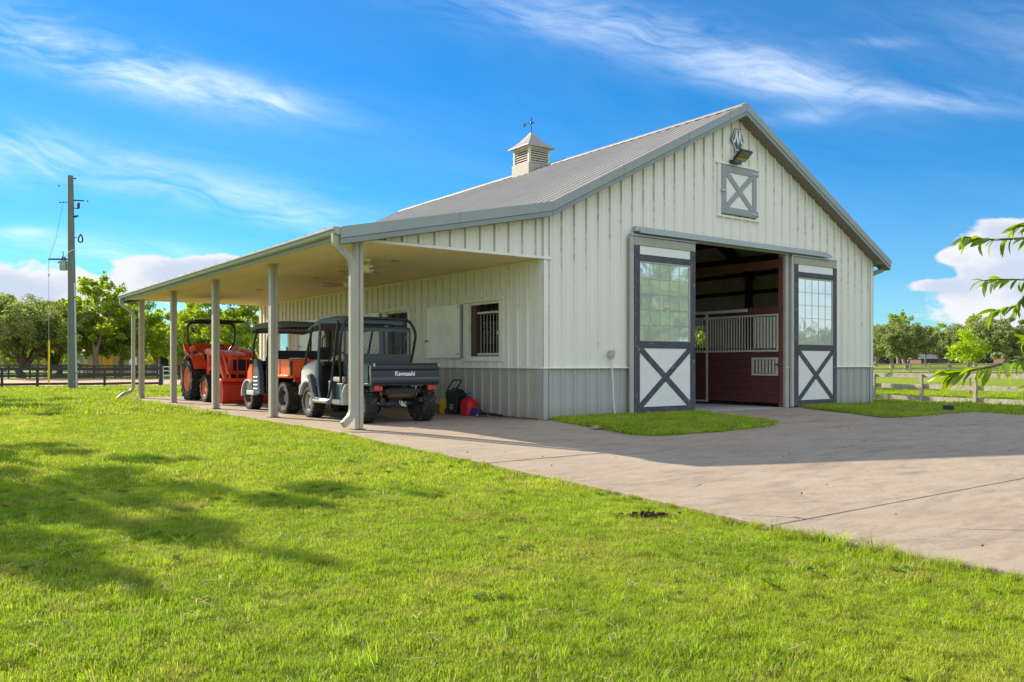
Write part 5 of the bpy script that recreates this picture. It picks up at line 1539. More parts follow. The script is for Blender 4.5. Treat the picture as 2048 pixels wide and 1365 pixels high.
# wheeled battery charger
g = thing('battery_charger', 'black wheeled battery charger with loop handle leaning back against the grey wall', 'charger', (-.30, 2.45, 0), R(8))
b = MB(); b.prism([(-.14, .03), (.16, .02), (.20, .46), (.12, .50), (-.06, .47), (-.20, .40), (-.18, .32)], 'x', -.15, .15)
c_ = b.build('case', M['charger'], g, bevel=.02, seg=2)
b = MB()
for k, wd in enumerate((.12, .10, .13, .11)): b.bx(-.1535, -.150, -.06, -.06 + wd, .20 - k * .03, .208 - k * .03)
b.build('printed_lines', M['decal'], c_)
MB().tube(arc_pts([(-.12, .14, .30), (-.12, .17, .50), (-.12, -.02, .70), (.12, -.02, .70), (.12, .17, .50), (.12, .14, .30)], .05, 5), .014, 8).build('handle', M['black_metal'], g, smooth=40)
MB().tube([(-.1, -.1, .46), (-.12, .0, .52), (-.02, .05, .53), (.08, -.02, .50), (.1, -.1, .47), (0, -.14, .44), (-.08, -.12, .47), (.02, .02, .50), (.12, .05, .51), (.17, .08, .40)], .012, 7).build('cable', M['black'], g, smooth=40)
for sx in (-1, 1):
    MB().lathe([(.0, -.018), (.055, -.018), (.065, 0), (.055, .018), (0, .018)], (sx * .17, .12, .065), 'x', 16).build('wheel', M['rubber'], g, smooth=40)

# blue bottle behind
g = thing('wash_jug', 'bright blue fluid jug peeking out between the charger and the red fuel can', 'jug', (-.13, 2.27, 0), R(0))
b = MB(); rows = []
for (z, wx, wy) in [(0, .07, .09), (.01, .075, .095), (.28, .075, .095), (.36, .06, .08), (.40, .03, .04), (.41, .02, .02), (.45, .02, .02)]:
    rows.append([(wx * math.cos(2 * math.pi * k / 16), wy * math.sin(2 * math.pi * k / 16), z) for k in range(16)])
b.loft(rows).build('body', M['bottle_blue'], g, smooth=40)
MB().tube(arc_pts([(0, -.02, .44), (0, -.10, .44), (0, -.085, .32)], .03, 4), .014, 8).build('handle', M['bottle_blue'], g, smooth=40)

# trolley jack
g = thing('floor_jack', 'blue trolley jack with long handle lying on the slab beside the red fuel can', 'jack', (-.30, 1.70, 0), R(-12))
for sx in (-1, 1):
    b = MB(); b.prism([(.16, .03), (.16, .10), (.10, .135), (-.05, .11), (-.26, .075), (-.28, .03)], 'x', sx * .085 - .008, sx * .085 + .008); b.build('side_plate', M['jack_blue'], g, bevel=.004, seg=1)
MB().bx(-.077, .077, -.22, .02, .07, .085).prism([(-.16, .085), (.14, .135), (.16, .15), (.16, .125), (-.14, .065)], 'x', -.035, .035).build('lift_arm', M['jack_blue'], g, bevel=.004, seg=1)
MB().lathe([(0, 0), (.05, 0), (.055, .02), (0, .022)], (0, .15, .15), 'z', 14).build('saddle', M['steel'], g, smooth=40)
for sx in (-1, 1):
    MB().lathe([(0, -.02), (.034, -.02), (.034, .02), (0, .02)], (sx * .05, .17, .034), 'x', 14).build('caster', M['steel'], g, smooth=40)
    MB().lathe([(0, -.01), (.03, -.01), (.03, .01), (0, .01)], (sx * .11, -.24, .03), 'x', 12).build('caster', M['steel'], g, smooth=40)
MB().cyl((0, -.20, .085), (.14, -.52, .055), .018, 8).cyl((.14, -.52, .055), (.22, -.70, .04), .026, 10).build('handle', M['black_metal'], g, smooth=40)

for i, (x, y, rz, l) in enumerate([(-.28, 3.28, 10, .30), (-.26, 3.30, -6, .26)]):
    b = MB().bx(-.06, .06, -l / 2, l / 2, 0, .085)
    o = tag(b.build('timber_block', M['block_wood'], None, bevel=.006, seg=1), ['short timber block on the slab below another block, left of the yellow jug', 'short timber block lying on top of another block, left of the yellow jug'][i], 'timber block', 'timber blocks by the porch wall')
    o.location = (x, y, .0 + i * .0855); o.rotation_euler = (0, 0, R(rz))

# black step block by the side bed, litter heap and small stones
b = MB().bx(-.17, -.005, -.08, .08, 0, .13).bx(.005, .17, -.08, .08, 0, .125)
o = tag(b.build('curb_block', M['black'], None, bevel=.01), 'small black rubber block lying on the edge of the soil bed', 'block'); o.location = (8.9, -2.98, float(zdrive(-3)) + .022); o.rotation_euler = (0, 0, R(35))

# ================================================================ UTILITY POLE
M['pole_wood'] = mat('weathered pole timber', C8(104, 112, 104), 0.85, 0, 0.2, 7, bump=0.4, bscale=14, stretch=(4, 4, .25))
M['tx_grey'] = mat('transformer grey paint', C8(150, 168, 164), 0.5, 0, 0.08, 6)
M['guard_yellow'] = mat('yellow guy guard', C8(236, 190, 24), 0.5, 0, 0.08, 6)
M['galv'] = mat('galvanised conduit', C8(166, 178, 180), 0.4, 0.3, 0.1, 8)
M['brown_porcelain'] = mat('brown porcelain', C8(92, 72, 66), 0.25, 0, 0.1, 8, coat=.3)


def build_pole():
    b0 = D(146, 727.5, 34); gz = float(zlawn(b0.x, b0.y)); B = Vector((b0.x, b0.y, gz))
    t = thing('utility_pole', 'tall weathered utility pole with grey transformer and yellow guy guard on the left lawn', 'utility pole', B)
    top = D(141, 352, 34) - B
    ax = lambda z: Vector((top.x * z / top.z, top.y * z / top.z, z))
    rad = lambda z: .19 - .085 * z / top.z
    MB().tube([ax(z) for z in np.linspace(-.1, top.z, 14)], [rad(z) for z in np.linspace(-.1, top.z, 14)], 16).build('shaft', M['pole_wood'], t, smooth=40)
    zpx = lambda py: CAM.z + (727.5 - py) * 34 / 1649.7 - gz
    r = RT
    def at(px, py, fw_=0.0):
        """a point of the pole's plane"""
        return D(px, py, 34) - B + FW * fw_
    # transformer can with bushings
    c0, c1 = at(127, 541), at(127, 524)
    b = MB().lathe([(.0, 0), (.14, 0), (.15, .02), (.15, .33), (.165, .34), (.165, .37), (.10, .40), (0, .41)], c0, 'z', 18)
    tx = b.build('transformer', M['tx_grey'], t, smooth=40)
    b = MB()
    for dx in (-.05, .06):
        p = c0 + r * dx + Vector((0, 0, .38)); b.lathe([(.02, 0), (.045, .03), (.025, .05), (.045, .08), (.025, .10), (.042, .13), (.02, .16), (.012, .20)], p, 'z', 12)
    b.cyl(c0 + Vector((0, 0, .5)), c0 + r * -.02 + Vector((0, 0, .78)), .018, 8); b.cyl(c0 + r * -.22 + Vector((0, 0, .32)), c0 + r * -.12 + Vector((0, 0, .34)), .03, 8)
    b.build('bushings', M['brown_porcelain'], tx, smooth=40)
    MB().beam(at(133, 528), at(144, 528), .06, .04).beam(at(133, 539), at(144, 539), .06, .04).build('hanger', M['steel'], t)
    MB().beam(at(97, 519), at(145, 519), .05, .06).build('guy_strut', M['black_metal'], t)
    MB().tube([at(97.5, 519), at(97.5, 550), at(98, 776)], .009, 6).cyl(at(97.7, 548), at(97.7, 553), .03, 8).build('guy_wire', M['galv'], t, smooth=40)
    MB().tube([at(98.2, 681), at(97.6, 765)], .038, 10).build('guy_guard', M['guard_yellow'], t, smooth=40)
    MB().tube([at(98, 519), at(112, 478), at(122, 425), at(126, 410)], .006, 5).build('slack_wire', M['black_metal'], t)
    # brackets and fittings up the shaft
    for (x0, y0, x1, y1, rr) in [(145, 357, 151, 358, .02), (139, 370, 135, 369, .02), (146, 401, 165, 402, .03), (139, 405, 119, 405, .012), (145, 416, 157, 418, .02), (145, 435, 156, 432, .045), (146, 477, 156, 474, .015)]:
        MB().cyl(at(x0, y0), at(x1, y1), rr, 7).build('bracket', M['black_metal'], t, smooth=40)
    for (x, y) in [(120, 405), (127, 405), (167, 402), (175, 403), (118, 372), (151, 357.5)]:
        MB().lathe([(0, -.035), (.03, -.02), (.03, .02), (0, .035)], at(x, y), 'z', 8).build('insulator', M['black_metal'], t, smooth=40)
    MB().lathe([(.0, -.12), (.05, -.11), (.06, .08), (.03, .13), (0, .13)], at(157, 412), 'z', 10).build('arrester', M['drivetrain'], t, smooth=40)
    ring = [at(161 + 4 * math.cos(a), 477 + 8 * math.sin(a), .05 * math.sin(a * 2)) for a in np.linspace(0, 2 * math.pi, 15)]
    MB().tube(ring, .03, 6, False).build('lamp_hoop', M['black_metal'], t, smooth=40)
    cz = [ax(z) + RT * (rad(z) + .0) - FW * (rad(z) * .5) for z in np.linspace(0, zpx(567), 8)]
    MB().tube(cz, .038, 8).build('conduit', M['galv'], t, smooth=40)
    b = MB()
    for z in (.7, 2.3, 3.8): b.tube([ax(z) + RT * (rad(z) + .0) - FW * (rad(z) * .5), ax(z + .03) + RT * (rad(z) + .0) - FW * (rad(z) * .5)], .048, 8)
    b.build('conduit_strap', M['black_metal'], t, smooth=40)
    MB().tube([ax(zpx(515)) + RT * -.16 - FW * .12, ax(zpx(505)) - FW * .18, ax(zpx(500)) + RT * .16 - FW * .1], .012, 6).build('white_tape', M['white'], t)


build_pole()

# ================================================================ FENCES
M['fence_black'] = mat('black stained fence board', C8(52, 54, 60), 0.75, 0, 0.3, 6, bump=0.3, bscale=14, wear=(0.12, 0.12, 0.12), wear_amt=0.02)
M['fence_grey'] = mat('weathered grey fence board', C8(158, 150, 138), 0.9, 0, 0.3, 6, bump=0.7, bscale=16, wear=(0.05, 0.045, 0.04), wear_amt=0.06, wear_scale=9)
M['gate_white'] = mat('white gate tube', C8(214, 216, 214), 0.4, 0, 0.06, 8)


def fence(name, label, pts, m, rails, rail_h, post_h, side, group=None, post=.11, end_post=None, post_label=None, zf=None):
    """posts at pts (x, y); rails: heights of their middles above ground; SIDE moves the rails to one face of the posts"""
    zf = zf or (lambda x, y: float(zlawn(x, y)))
    t = thing(name, label, 'fence', (pts[0][0], pts[0][1], zf(*pts[0])), 0, group)
    o = Vector(t.location); P = [Vector((x, y, zf(x, y))) - o for x, y in pts]
    for i, p in enumerate(P):
        ph = post_h * random.uniform(.985, 1.02)
        w = post
        if end_post and i == len(P) - 1: w, ph = post * 1.7, post_h + end_post
        lean = Vector((random.uniform(-.012, .012), random.uniform(-.012, .012), 0))
        b = MB(); d = (P[min(i + 1, len(P) - 1)] - P[max(i - 1, 0)]).normalized()
        b.beam(p + Vector((0, 0, -.15)), p + Vector((0, 0, ph)) + lean, w, w, (d.x, d.y, 0)); b.build('post', m, t, bevel=.008, seg=1)
    for i in range(len(P) - 1):
        d = (P[i + 1] - P[i]); n = Vector((d.y, -d.x, 0)).normalized() * side
        for rz in rails:
            w1, w2 = random.uniform(-.014, .014), random.uniform(-.014, .014); th = .034
            a = P[i] + n * (post / 2 + .018) + Vector((0, 0, rz + w1)) + d * .002; c = P[i + 1] + n * (post / 2 + .018) + Vector((0, 0, rz + w2)) - d * .002
            mid = (a + c) / 2 + Vector((0, 0, random.uniform(-.012, .004)))
            b = MB(); b.beam(a, mid, th, rail_h).beam(mid, c, th, rail_h); b.build('rail', m, t)
    return t


def fpts(lst): return [(D(px, 727.5, d).x, D(px, 727.5, d).y) for px, d in lst]


fence('board_fence', 'black three board fence across the left lawn in front of the red dirt arena', fpts([(-215, 39.8), (-136, 40.4), (-66, 41), (4, 41.5), (75, 42), (142, 42.5), (209, 43), (265, 43.6), (321, 44.4)]), M['fence_black'], [.98, .62, .20], .125, 1.0, 1, 'board fences around the arena', .11, .22)
fence('board_fence', 'black board fence along the far side of the red dirt arena beneath the oak', fpts([(-190, 68), (-145, 68), (-100, 68), (-55, 68), (-26, 68), (17, 68), (60, 68), (102, 68), (145, 68), (188, 68), (230, 68), (272, 68), (315, 68), (358, 68)]), M['fence_black'], [1.05, .72, .40], .12, 1.1, 1, 'board fences around the arena', .11)
# white tube gate beside the end post
gt = fpts([(326, 44.6), (350, 46.5)])
t = thing('tube_gate', 'white tube gate beside the thick end post of the black fence', 'gate', (gt[0][0], gt[0][1], float(zlawn(*gt[0]))))
dv = Vector((gt[1][0] - gt[0][0], gt[1][1] - gt[0][1], 0))
MB().tube([(0, 0, .1), (0, 0, 1.08)], .03, 8).tube([dv + Vector((0, 0, .1)), dv + Vector((0, 0, 1.08))], .03, 8).build('gate_frame', M['gate_white'], t, smooth=40)
for z in (.12, .36, .6, .84, 1.06): MB().tube([(0, 0, z), dv + Vector((0, 0, z))], .024, 8).build('bar', M['gate_white'], t, smooth=40)

fr_ = [(22.95, 10.6), (22.66, 8.55), (22.37, 6.5), (22.08, 4.4), (21.70, 2.25), (21.40, .25), (21.1, -1.8), (20.8, -3.9), (20.5, -6.0)]
fence('board_fence', 'weathered grey three rail wooden fence on the right beyond the barn corner', fr_, M['fence_grey'], [1.09, .66, .20], .165, 1.13, -1, 'grey paddock fences')
far = fpts([(1745 + 38 * k, 74 - .5 * k) for k in range(0, 13)])
fence('board_fence', 'distant grey fence crossing the paddock beyond the near grey fence', far, M['fence_grey'], [1.10, .72, .34], .14, 1.2, -1, 'grey paddock fences')

# ================================================================ TREES
M['bark_oak'] = mat('oak bark', C8(92, 80, 68), 0.95, 0, 0.3, 4, bump=0.8, bscale=10, stretch=(1, 1, .4))
M['bark_pale'] = mat('pale bark', C8(142, 126, 110), 0.95, 0, 0.25, 4, bump=0.6, bscale=9, stretch=(1, 1, .4))
M['leaf_oak'] = leaf_mat('live oak leaves', (0.125, 0.195, 0.045), (0.32, 0.38, 0.12), .45, .5, .7)
M['leaf_oak2'] = leaf_mat('live oak leaves pale', (0.15, 0.21, 0.07), (0.34, 0.38, 0.14), .42, .5, .5)
M['leaf_pecan'] = leaf_mat('pecan leaves', (0.15, 0.27, 0.02), (0.40, 0.50, 0.05), .58, .5, .7)
M['leaf_dark'] = leaf_mat('dark wood leaves', (0.035, 0.052, 0.032), (0.080, 0.105, 0.058), .2, .6, .2)
M['leaf_weed'] = leaf_mat('weed leaves', (0.10, 0.20, 0.015), (0.18, 0.28, 0.03), .25, .85, 4.0)
M['leaf_lime'] = leaf_mat('sapling leaves', (0.20, 0.36, 0.012), (0.42, 0.55, 0.025), .5, .5, 2.0)
M['leaf_peach'] = leaf_mat('peach leaves', (0.13, 0.25, 0.016), (0.25, 0.37, 0.035), .5, .35, 6.0)


def leaf_cloud(cent, rad, n_per, size, g, flat=.8):
    """diamond leaves scattered through clumps -> (verts, faces)"""
    k = len(cent); n = k * n_per
    c = np.repeat(cent, n_per, 0); r = np.repeat(rad, n_per)
    d = g.normal(size=(n, 3)); d /= np.linalg.norm(d, axis=1)[:, None]
    q = g.random(n) ** .45
    p = c + d * (q * r)[:, None] * np.array([1, 1, flat])
    nrm = g.normal(size=(n, 3)) + np.array([0, 0, .5]); nrm /= np.linalg.norm(nrm, axis=1)[:, None]
    a = np.cross(nrm, g.normal(size=(n, 3))); a /= np.linalg.norm(a, axis=1)[:, None]
    b = np.cross(nrm, a)
    s = size * g.uniform(.6, 1.35, n)[:, None]
    V = np.stack([p - a * s, p + b * s * .55, p + a * s, p - b * s * .55], 1).reshape(-1, 3)
    return V


def quads_mesh(name, V):
    n = len(V) // 4
    me = bpy.data.meshes.new(name)
    me.vertices.add(len(V)); me.vertices.foreach_set('co', V.astype(np.float32).ravel())
    me.loops.add(4 * n); me.loops.foreach_set('vertex_index', np.arange(4 * n, dtype=np.int32))
    me.polygons.add(n); me.polygons.foreach_set('loop_start', np.arange(0, 4 * n, 4, dtype=np.int32))
    me.update(calc_edges=True); return me


def make_tree(seed, H, R_, th, n_clump, n_per, leaf, lm, bm_, style='oak', tr=.22, crown_low=.32):
    """trunk mesh and crown mesh of one tree of height H, crown radius R_, trunk forking at th"""
    g = np.random.default_rng(seed); rnd = random.Random(seed)
    zc = H * (crown_low + (1 - crown_low) * .42); hz_up = H - zc; hz_dn = zc - H * crown_low
    cents = []
    while len(cents) < n_clump:
        d = g.normal(size=3); d /= np.linalg.norm(d)
        q = g.random() ** .38
        wob = 1 + .22 * math.sin(3 * math.atan2(d[1], d[0]) + seed) + .12 * math.sin(5 * math.atan2(d[1], d[0]) + 2 * seed) + g.normal() * .08
        x, y = d[0] * q * R_ * wob, d[1] * q * R_ * wob
        z = zc + d[2] * q * (hz_up if d[2] > 0 else hz_dn) * (1 + g.normal() * .07)
        if style == 'oak' and d[2] < 0 and q > .5 and rnd.random() < .35: continue
        cents.append((x, y, z))
    cents = np.array(cents)
    rad = R_ * g.uniform(.12, .25, n_clump) * (1.0 if style == 'oak' else .72)
    V = leaf_cloud(cents, rad, n_per, leaf, g, .75 if style == 'oak' else .7)
    # stray tufts beyond the outline
    out = cents + (cents - np.array([0, 0, zc])) * g.uniform(.06, .22, n_clump)[:, None]
    V2 = leaf_cloud(out, rad * .38, max(6, n_per // 9), leaf, g, .8)
    me = quads_mesh('crown', np.concatenate([V, V2])); me.materials.append(M[lm])
    tb = MB()
    bend = [Vector((rnd.uniform(-.12, .12) * i, rnd.uniform(-.12, .12) * i, th * i / 3)) * 1.0 for i in range(4)]
    tb.tube([Vector((0, 0, -.15))] + bend, [tr * 1.45, tr * 1.2, tr * .98, tr * .9, tr * .86], 10)
    top = bend[-1]
    nl = 6 if style == 'oak' else 5
    # limbs aim at spread clumps, then branch again
    order = sorted(range(n_clump), key=lambda i: math.atan2(cents[i][1], cents[i][0]))
    for li in range(nl):
        seg = order[li * n_clump // nl:(li + 1) * n_clump // nl]
        tgt = Vector(cents[seg[len(seg) // 2]]) if rnd.random() < .7 else Vector(cents[rnd.choice(seg)])
        mid = top.lerp(tgt, .45) + Vector((rnd.uniform(-.3, .3), rnd.uniform(-.3, .3), .12 * H * (-.3 if style == 'oak' else .5)))
        tb.tube([top - Vector((0, 0, .12)), top.lerp(mid, .5) + Vector((0, 0, .05 * H)), mid, tgt], [tr * .62, tr * .5, tr * .36, tr * .1], 7)
        for s_ in rnd.sample(seg, min(len(seg), 6 if n_clump > 30 else 3)):
            e = Vector(cents[s_]); st = mid.lerp(tgt, rnd.uniform(0, .5))
            tb.tube([st, st.lerp(e, .5) + Vector((0, 0, rnd.uniform(-.1, .15))), e], [tr * .24, tr * .16, tr * .05], 5)
    tm = tb.mesh('trunk', 45); tm.materials.append(M[bm_])
    return tm, me


KIND = {}
KIND['oak'] = make_tree(3, 7.0, 4.4, 1.0, 110, 230, .12, 'leaf_oak', 'bark_oak', 'oak', .34, .33)
KIND['pecan'] = make_tree(11, 8.6, 3.5, 2.0, 120, 125, .13, 'leaf_pecan', 'bark_pale', 'pecan', .26, .22)
KIND['pecan2'] = make_tree(17, 8.0, 4.2, 1.9, 140, 125, .13, 'leaf_pecan', 'bark_pale', 'pecan', .24, .22)
KIND['paleoak'] = make_tree(23, 6.2, 3.3, 1.5, 76, 170, .15, 'leaf_oak2', 'bark_pale', 'oak', .30, .27)
KIND['paleoak2'] = make_tree(29, 6.6, 3.8, 1.6, 84, 170, .15, 'leaf_oak2', 'bark_pale', 'oak', .30, .25)
KIND['shade'] = make_tree(53, 9.8, 3.3, 2.4, 46, 110, .12, 'leaf_pecan', 'bark_pale', 'pecan', .2, .30)
KIND['dark'] = make_tree(37, 9.0, 4.0, 1.8, 50, 170, .24, 'leaf_dark', 'bark_oak', 'oak', .3, .16)


def tree(k, px, dep, label, sc=1.0, rz=None, group='trees', cat='tree', xy=None, sz=None, mats=None):
    p = D(px, 727.5, dep) if xy is None else Vector((xy[0], xy[1], 0))
    t = thing({'oak': 'oak_tree', 'paleoak': 'oak_tree', 'paleoak2': 'oak_tree', 'pecan': 'pecan_tree', 'pecan2': 'pecan_tree', 'shade': 'pecan_tree', 'dark': 'shade_tree'}[k], label, cat, (p.x, p.y, float(zlawn(p.x, p.y)) - .03), R(rz if rz is not None else random.uniform(0, 360)), group)
    t.scale = (sc, sc, sz or sc)
    link('trunk', KIND[k][0], t); link('crown', KIND[k][1], t)
    return t


LG = 'trees beyond the arena'
tree('oak', 42, 70, 'dark live oak with spreading dome crown left of the utility pole', 1.0, 20, LG)
tree('oak', 120, 78, 'dark live oak partly hidden right behind the utility pole', .98, 140, LG)
tree('oak', -75, 84, 'dark live oak at the far left edge of the picture', 1.0, 200, LG)
tree('pecan', 193, 72, 'bright green pecan tree with dark trunk just right of the utility pole', 1.03, 60, LG)
tree('pecan2', 240, 75, 'bright green pecan with pale forked trunk before the tan stable', 1.0, 10, LG)
tree('pecan2', 318, 84, 'bright green pecan seen between the two farthest porch posts', .86, 220, LG)
tree('pecan', 470, 66, 'sunlit yellow green pecan behind the tractor canopy', .98, 100, LG)
tree('pecan2', 410, 74, 'sunlit pecan glimpsed behind the tractor roll bar on its left', .88, 300, LG)
tree('pecan', 530, 74, 'bright pecan half hidden by the far corner of the barn', .95, 300, LG)
tree('dark', 362, 112, 'grey green tree far off between the second and third porch posts', .95, 0, LG)
for i, (px, d, s) in enumerate([(10, 118, .8), (-60, 125, .95), (75, 125, .8), (150, 120, .7), (100, 135, 1.0), (180, 140, .9), (-150, 110, .9), (250, 140, .9)]):
    tree(['pecan', 'paleoak', 'pecan2'][i % 3], px, d, ['pale distant tree seen under the left oak crown', 'pale distant tree low between the trunks at the left edge', 'pale distant tree right of the left oak trunk', 'pale distant tree just right of the utility pole base', 'pale distant tree left of the utility pole base', 'pale distant tree behind the dark trunked pecan', 'pale distant tree beyond the left picture edge', 'pale distant tree behind the pale trunked pecan'][i], s, i * 50, 'distant trees on the left')
tree('pecan2', 1404, 41, 'leafy pecan behind the barn glimpsed through the stall bars', .85, 130, 'trees behind the barn')
tree('pecan', 1395, 52, 'second leafy pecan farther behind the barn', .9, 40, 'trees behind the barn')
RG = 'live oaks in the right paddock'
tree('paleoak', 1752, 150, 'pale live oak closest to the barn corner in the right paddock', 1.15, 30, RG)
tree('paleoak2', 1783, 130, 'pale live oak, second from the barn corner', 1.05, 120, RG)
tree('paleoak', 1812, 108, 'pale forked live oak in front of the others, third from the barn corner', .98, 210, RG)
tree('paleoak2', 1899, 128, 'round crowned live oak just left of the lime green sapling', .92, 300, RG)
tree('paleoak', 2007, 98, 'broad pale live oak right of the lime green sapling', 1.0, 75, RG)
tree('paleoak2', 1950, 140, 'live oak hidden behind the lime green sapling', 1.12, 170, RG)
tree('paleoak', 2062, 135, 'live oak at the right picture edge', 1.15, 20, RG)
tree('pecan', 1796, 165, 'taller thin crowned tree rising behind the first oaks on the right', 1.22, 0, RG)
tree('pecan2', 1945, 160, 'taller thin crowned tree rising behind the sapling', 1.25, 40, RG)
tree('paleoak2', 2150, 120, 'live oak just beyond the right picture edge', 1.0, 60, RG)
# trees on the lawn out of view to the left: they throw the broken shade over the grass
SG = 'lawn trees beside the camera'
for i, (x, y, s, k) in enumerate([(-11.9, 7.2, .79, 'shade'), (-11.65, .95, .50, 'shade'), (-10.9, 22.0, .80, 'shade'), (-12.0, 27.5, .85, 'shade')]):
    tree(k, 0, 0, ['pecan standing on the lawn out of view left of the porch', 'pecan out of view on the lawn left of the camera', 'pecan out of view on the lawn near the far end of the porch', 'pecan out of view on the lawn left of the utility pole'][i], s, i * 77 + 15, SG, xy=(x, y))
# trees behind the viewer, seen as reflections in the door glazing
for i, (x, y, s, k) in enumerate([(21, -19.5, 1.0, 'pecan'), (29, -28, 1.1, 'oak'), (38, -38, 1.1, 'oak'), (17, -21, 1.0, 'pecan2'), (64, -40, .85, 'paleoak'), (72, -39, .8, 'paleoak2')]):
    tree(k, 0, 0, ['pecan across the driveway mirrored in the left door glazing', 'oak across the driveway mirrored beside the pecan', 'oak farther across the driveway mirrored in the left door', 'second pecan across the driveway mirrored in the left door', 'small live oak far across the driveway mirrored low in the right door', 'second small live oak mirrored low in the right door'][i], s, i * 60, 'trees across the driveway', xy=(x, y))


# far woods, one mass
def woods(name, spans, dep, h, n, size, m, seed, base=0.0):
    g = np.random.default_rng(seed); out = []
    for (pa, pb, hh) in spans:
        k = int((pb - pa) / 14) + 1
        for i in range(k):
            px = pa + (pb - pa) * (i + g.random()) / k; d = dep * g.uniform(.95, 1.1); p = D(px, 727.5, d); z0 = float(zlawn(p.x, p.y)) + base
            H = h * hh * g.uniform(.75, 1.2)
            c = np.array([[p.x + g.normal() * 2, p.y + g.normal() * 2, z0 + H * f] for f in (.12, .3, .5, .72, .88)]); r = np.array([3.6, 3.8, 3.6, 2.8, 1.8]) * g.uniform(.7, 1.1)
            out.append(leaf_cloud(c, r, n, size, g, .8))
    me = quads_mesh(name, np.concatenate(out)); me.materials.append(M[m])
    return kind(link(name, me), 'stuff')


w1 = woods('far_woods', [(1700, 2260, 1.0)], 205, 9.0, 130, .42, 'leaf_dark', 5, -.8)
w2 = woods('far_woods', [(-320, 560, .8)], 190, 8.5, 110, .42, 'leaf_oak', 6)

# low buildings glimpsed far right
M['roof_far'] = mat('grey shed roof', C8(96, 98, 108), 0.7, 0, 0.1, .5)
M['brick_far'] = mat('far brick wall', C8(104, 76, 66), 0.85, 0, 0.12, 1)
for (px, d, w, h, lab) in [(1872, 180, 9, 1.9, 'low grey roofed shed far across the paddock under the dark woods'), (2040, 170, 8, 2.2, 'low brick house far across the paddock at the right edge')]:
    p = D(px, 727.5, d); z = float(zlawn(p.x, p.y))
    t = thing('far_shed', lab, 'shed', (p.x, p.y, z), R(YAW))
    MB().bx(-w / 2, w / 2, -2.5, 2.5, -.3, h * .62).build('wall', M['brick_far'], t)
    MB().prism([(-3, h * .6), (3, h * .6), (0, h * 1.15)], 'x', -w / 2 - .3, w / 2 + .3).build('roof', M['roof_far'], t)
    MB().bx(-1, 1, -2.53, -2.45, .1, h * .5).build('door', M['roof_far'], t)
p = D(1851, 727.5, 140); t = thing('utility_pole', 'thin grey utility pole far away among the right paddock trees', 'utility pole', (p.x, p.y, float(zlawn(p.x, p.y))))
MB().tube([(0, 0, 0), (0, 0, 5.1)], .15, 8).build('shaft', M['pole_wood'], t)
MB().bx(-.5, .5, -.06, .06, 4.6, 4.75).build('crossarm', M['pole_wood'], t)

# lime sapling in the paddock
g_ = np.random.default_rng(41); p = D(1940, 727.5, 38); zg = float(zlawn(p.x, p.y))
t = thing('sapling', 'lime green young bush standing in the paddock behind the grey fence', 'sapling', (p.x, p.y, zg))
cs = np.array([[g_.normal() * .36, g_.normal() * .3, 1.2 + abs(g_.normal()) * .34 + .25] for _ in range(26)] + [[-.42, 0, 2.5], [-.1, .1, 2.55], [-.55, 0, 1.95], [.5, 0, 1.75], [.3, .1, 2.2], [-.2, 0, 2.25], [0, 0, 2.3]]); cs[:, 2] += .15
me = quads_mesh('crown', leaf_cloud(cs, np.full(len(cs), .27), 70, .058, g_)); me.materials.append(M['leaf_lime']); link('crown', me, t); t.scale = (1.3, 1.3, 1.08)
MB().tube([(0, 0, -.1), (.02, .02, .8), (-.03, 0, 1.5), (-.1, 0, 2.3)], [.04, .034, .025, .01], 7).tube([(0, 0, .9), (.3, 0, 1.8)], [.02, .008], 6).tube([(0, 0, 1.0), (-.4, 0, 2.0)], [.02, .008], 6).build('trunk', M['bark_pale'], t, smooth=40)

# ================================================================ TAN STABLE BEHIND THE LEFT TREES
M['tan_wall'] = mat('tan stable siding', C8(176, 146, 106), 0.7, 0, 0.1, 1.2)
M['yellow_door'] = mat('yellow ochre door', C8(214, 160, 40), 0.6, 0, 0.1, 2)
M['roof_tan'] = mat('tan metal roof', C8(150, 128, 96), 0.6, 0, 0.1, 1)


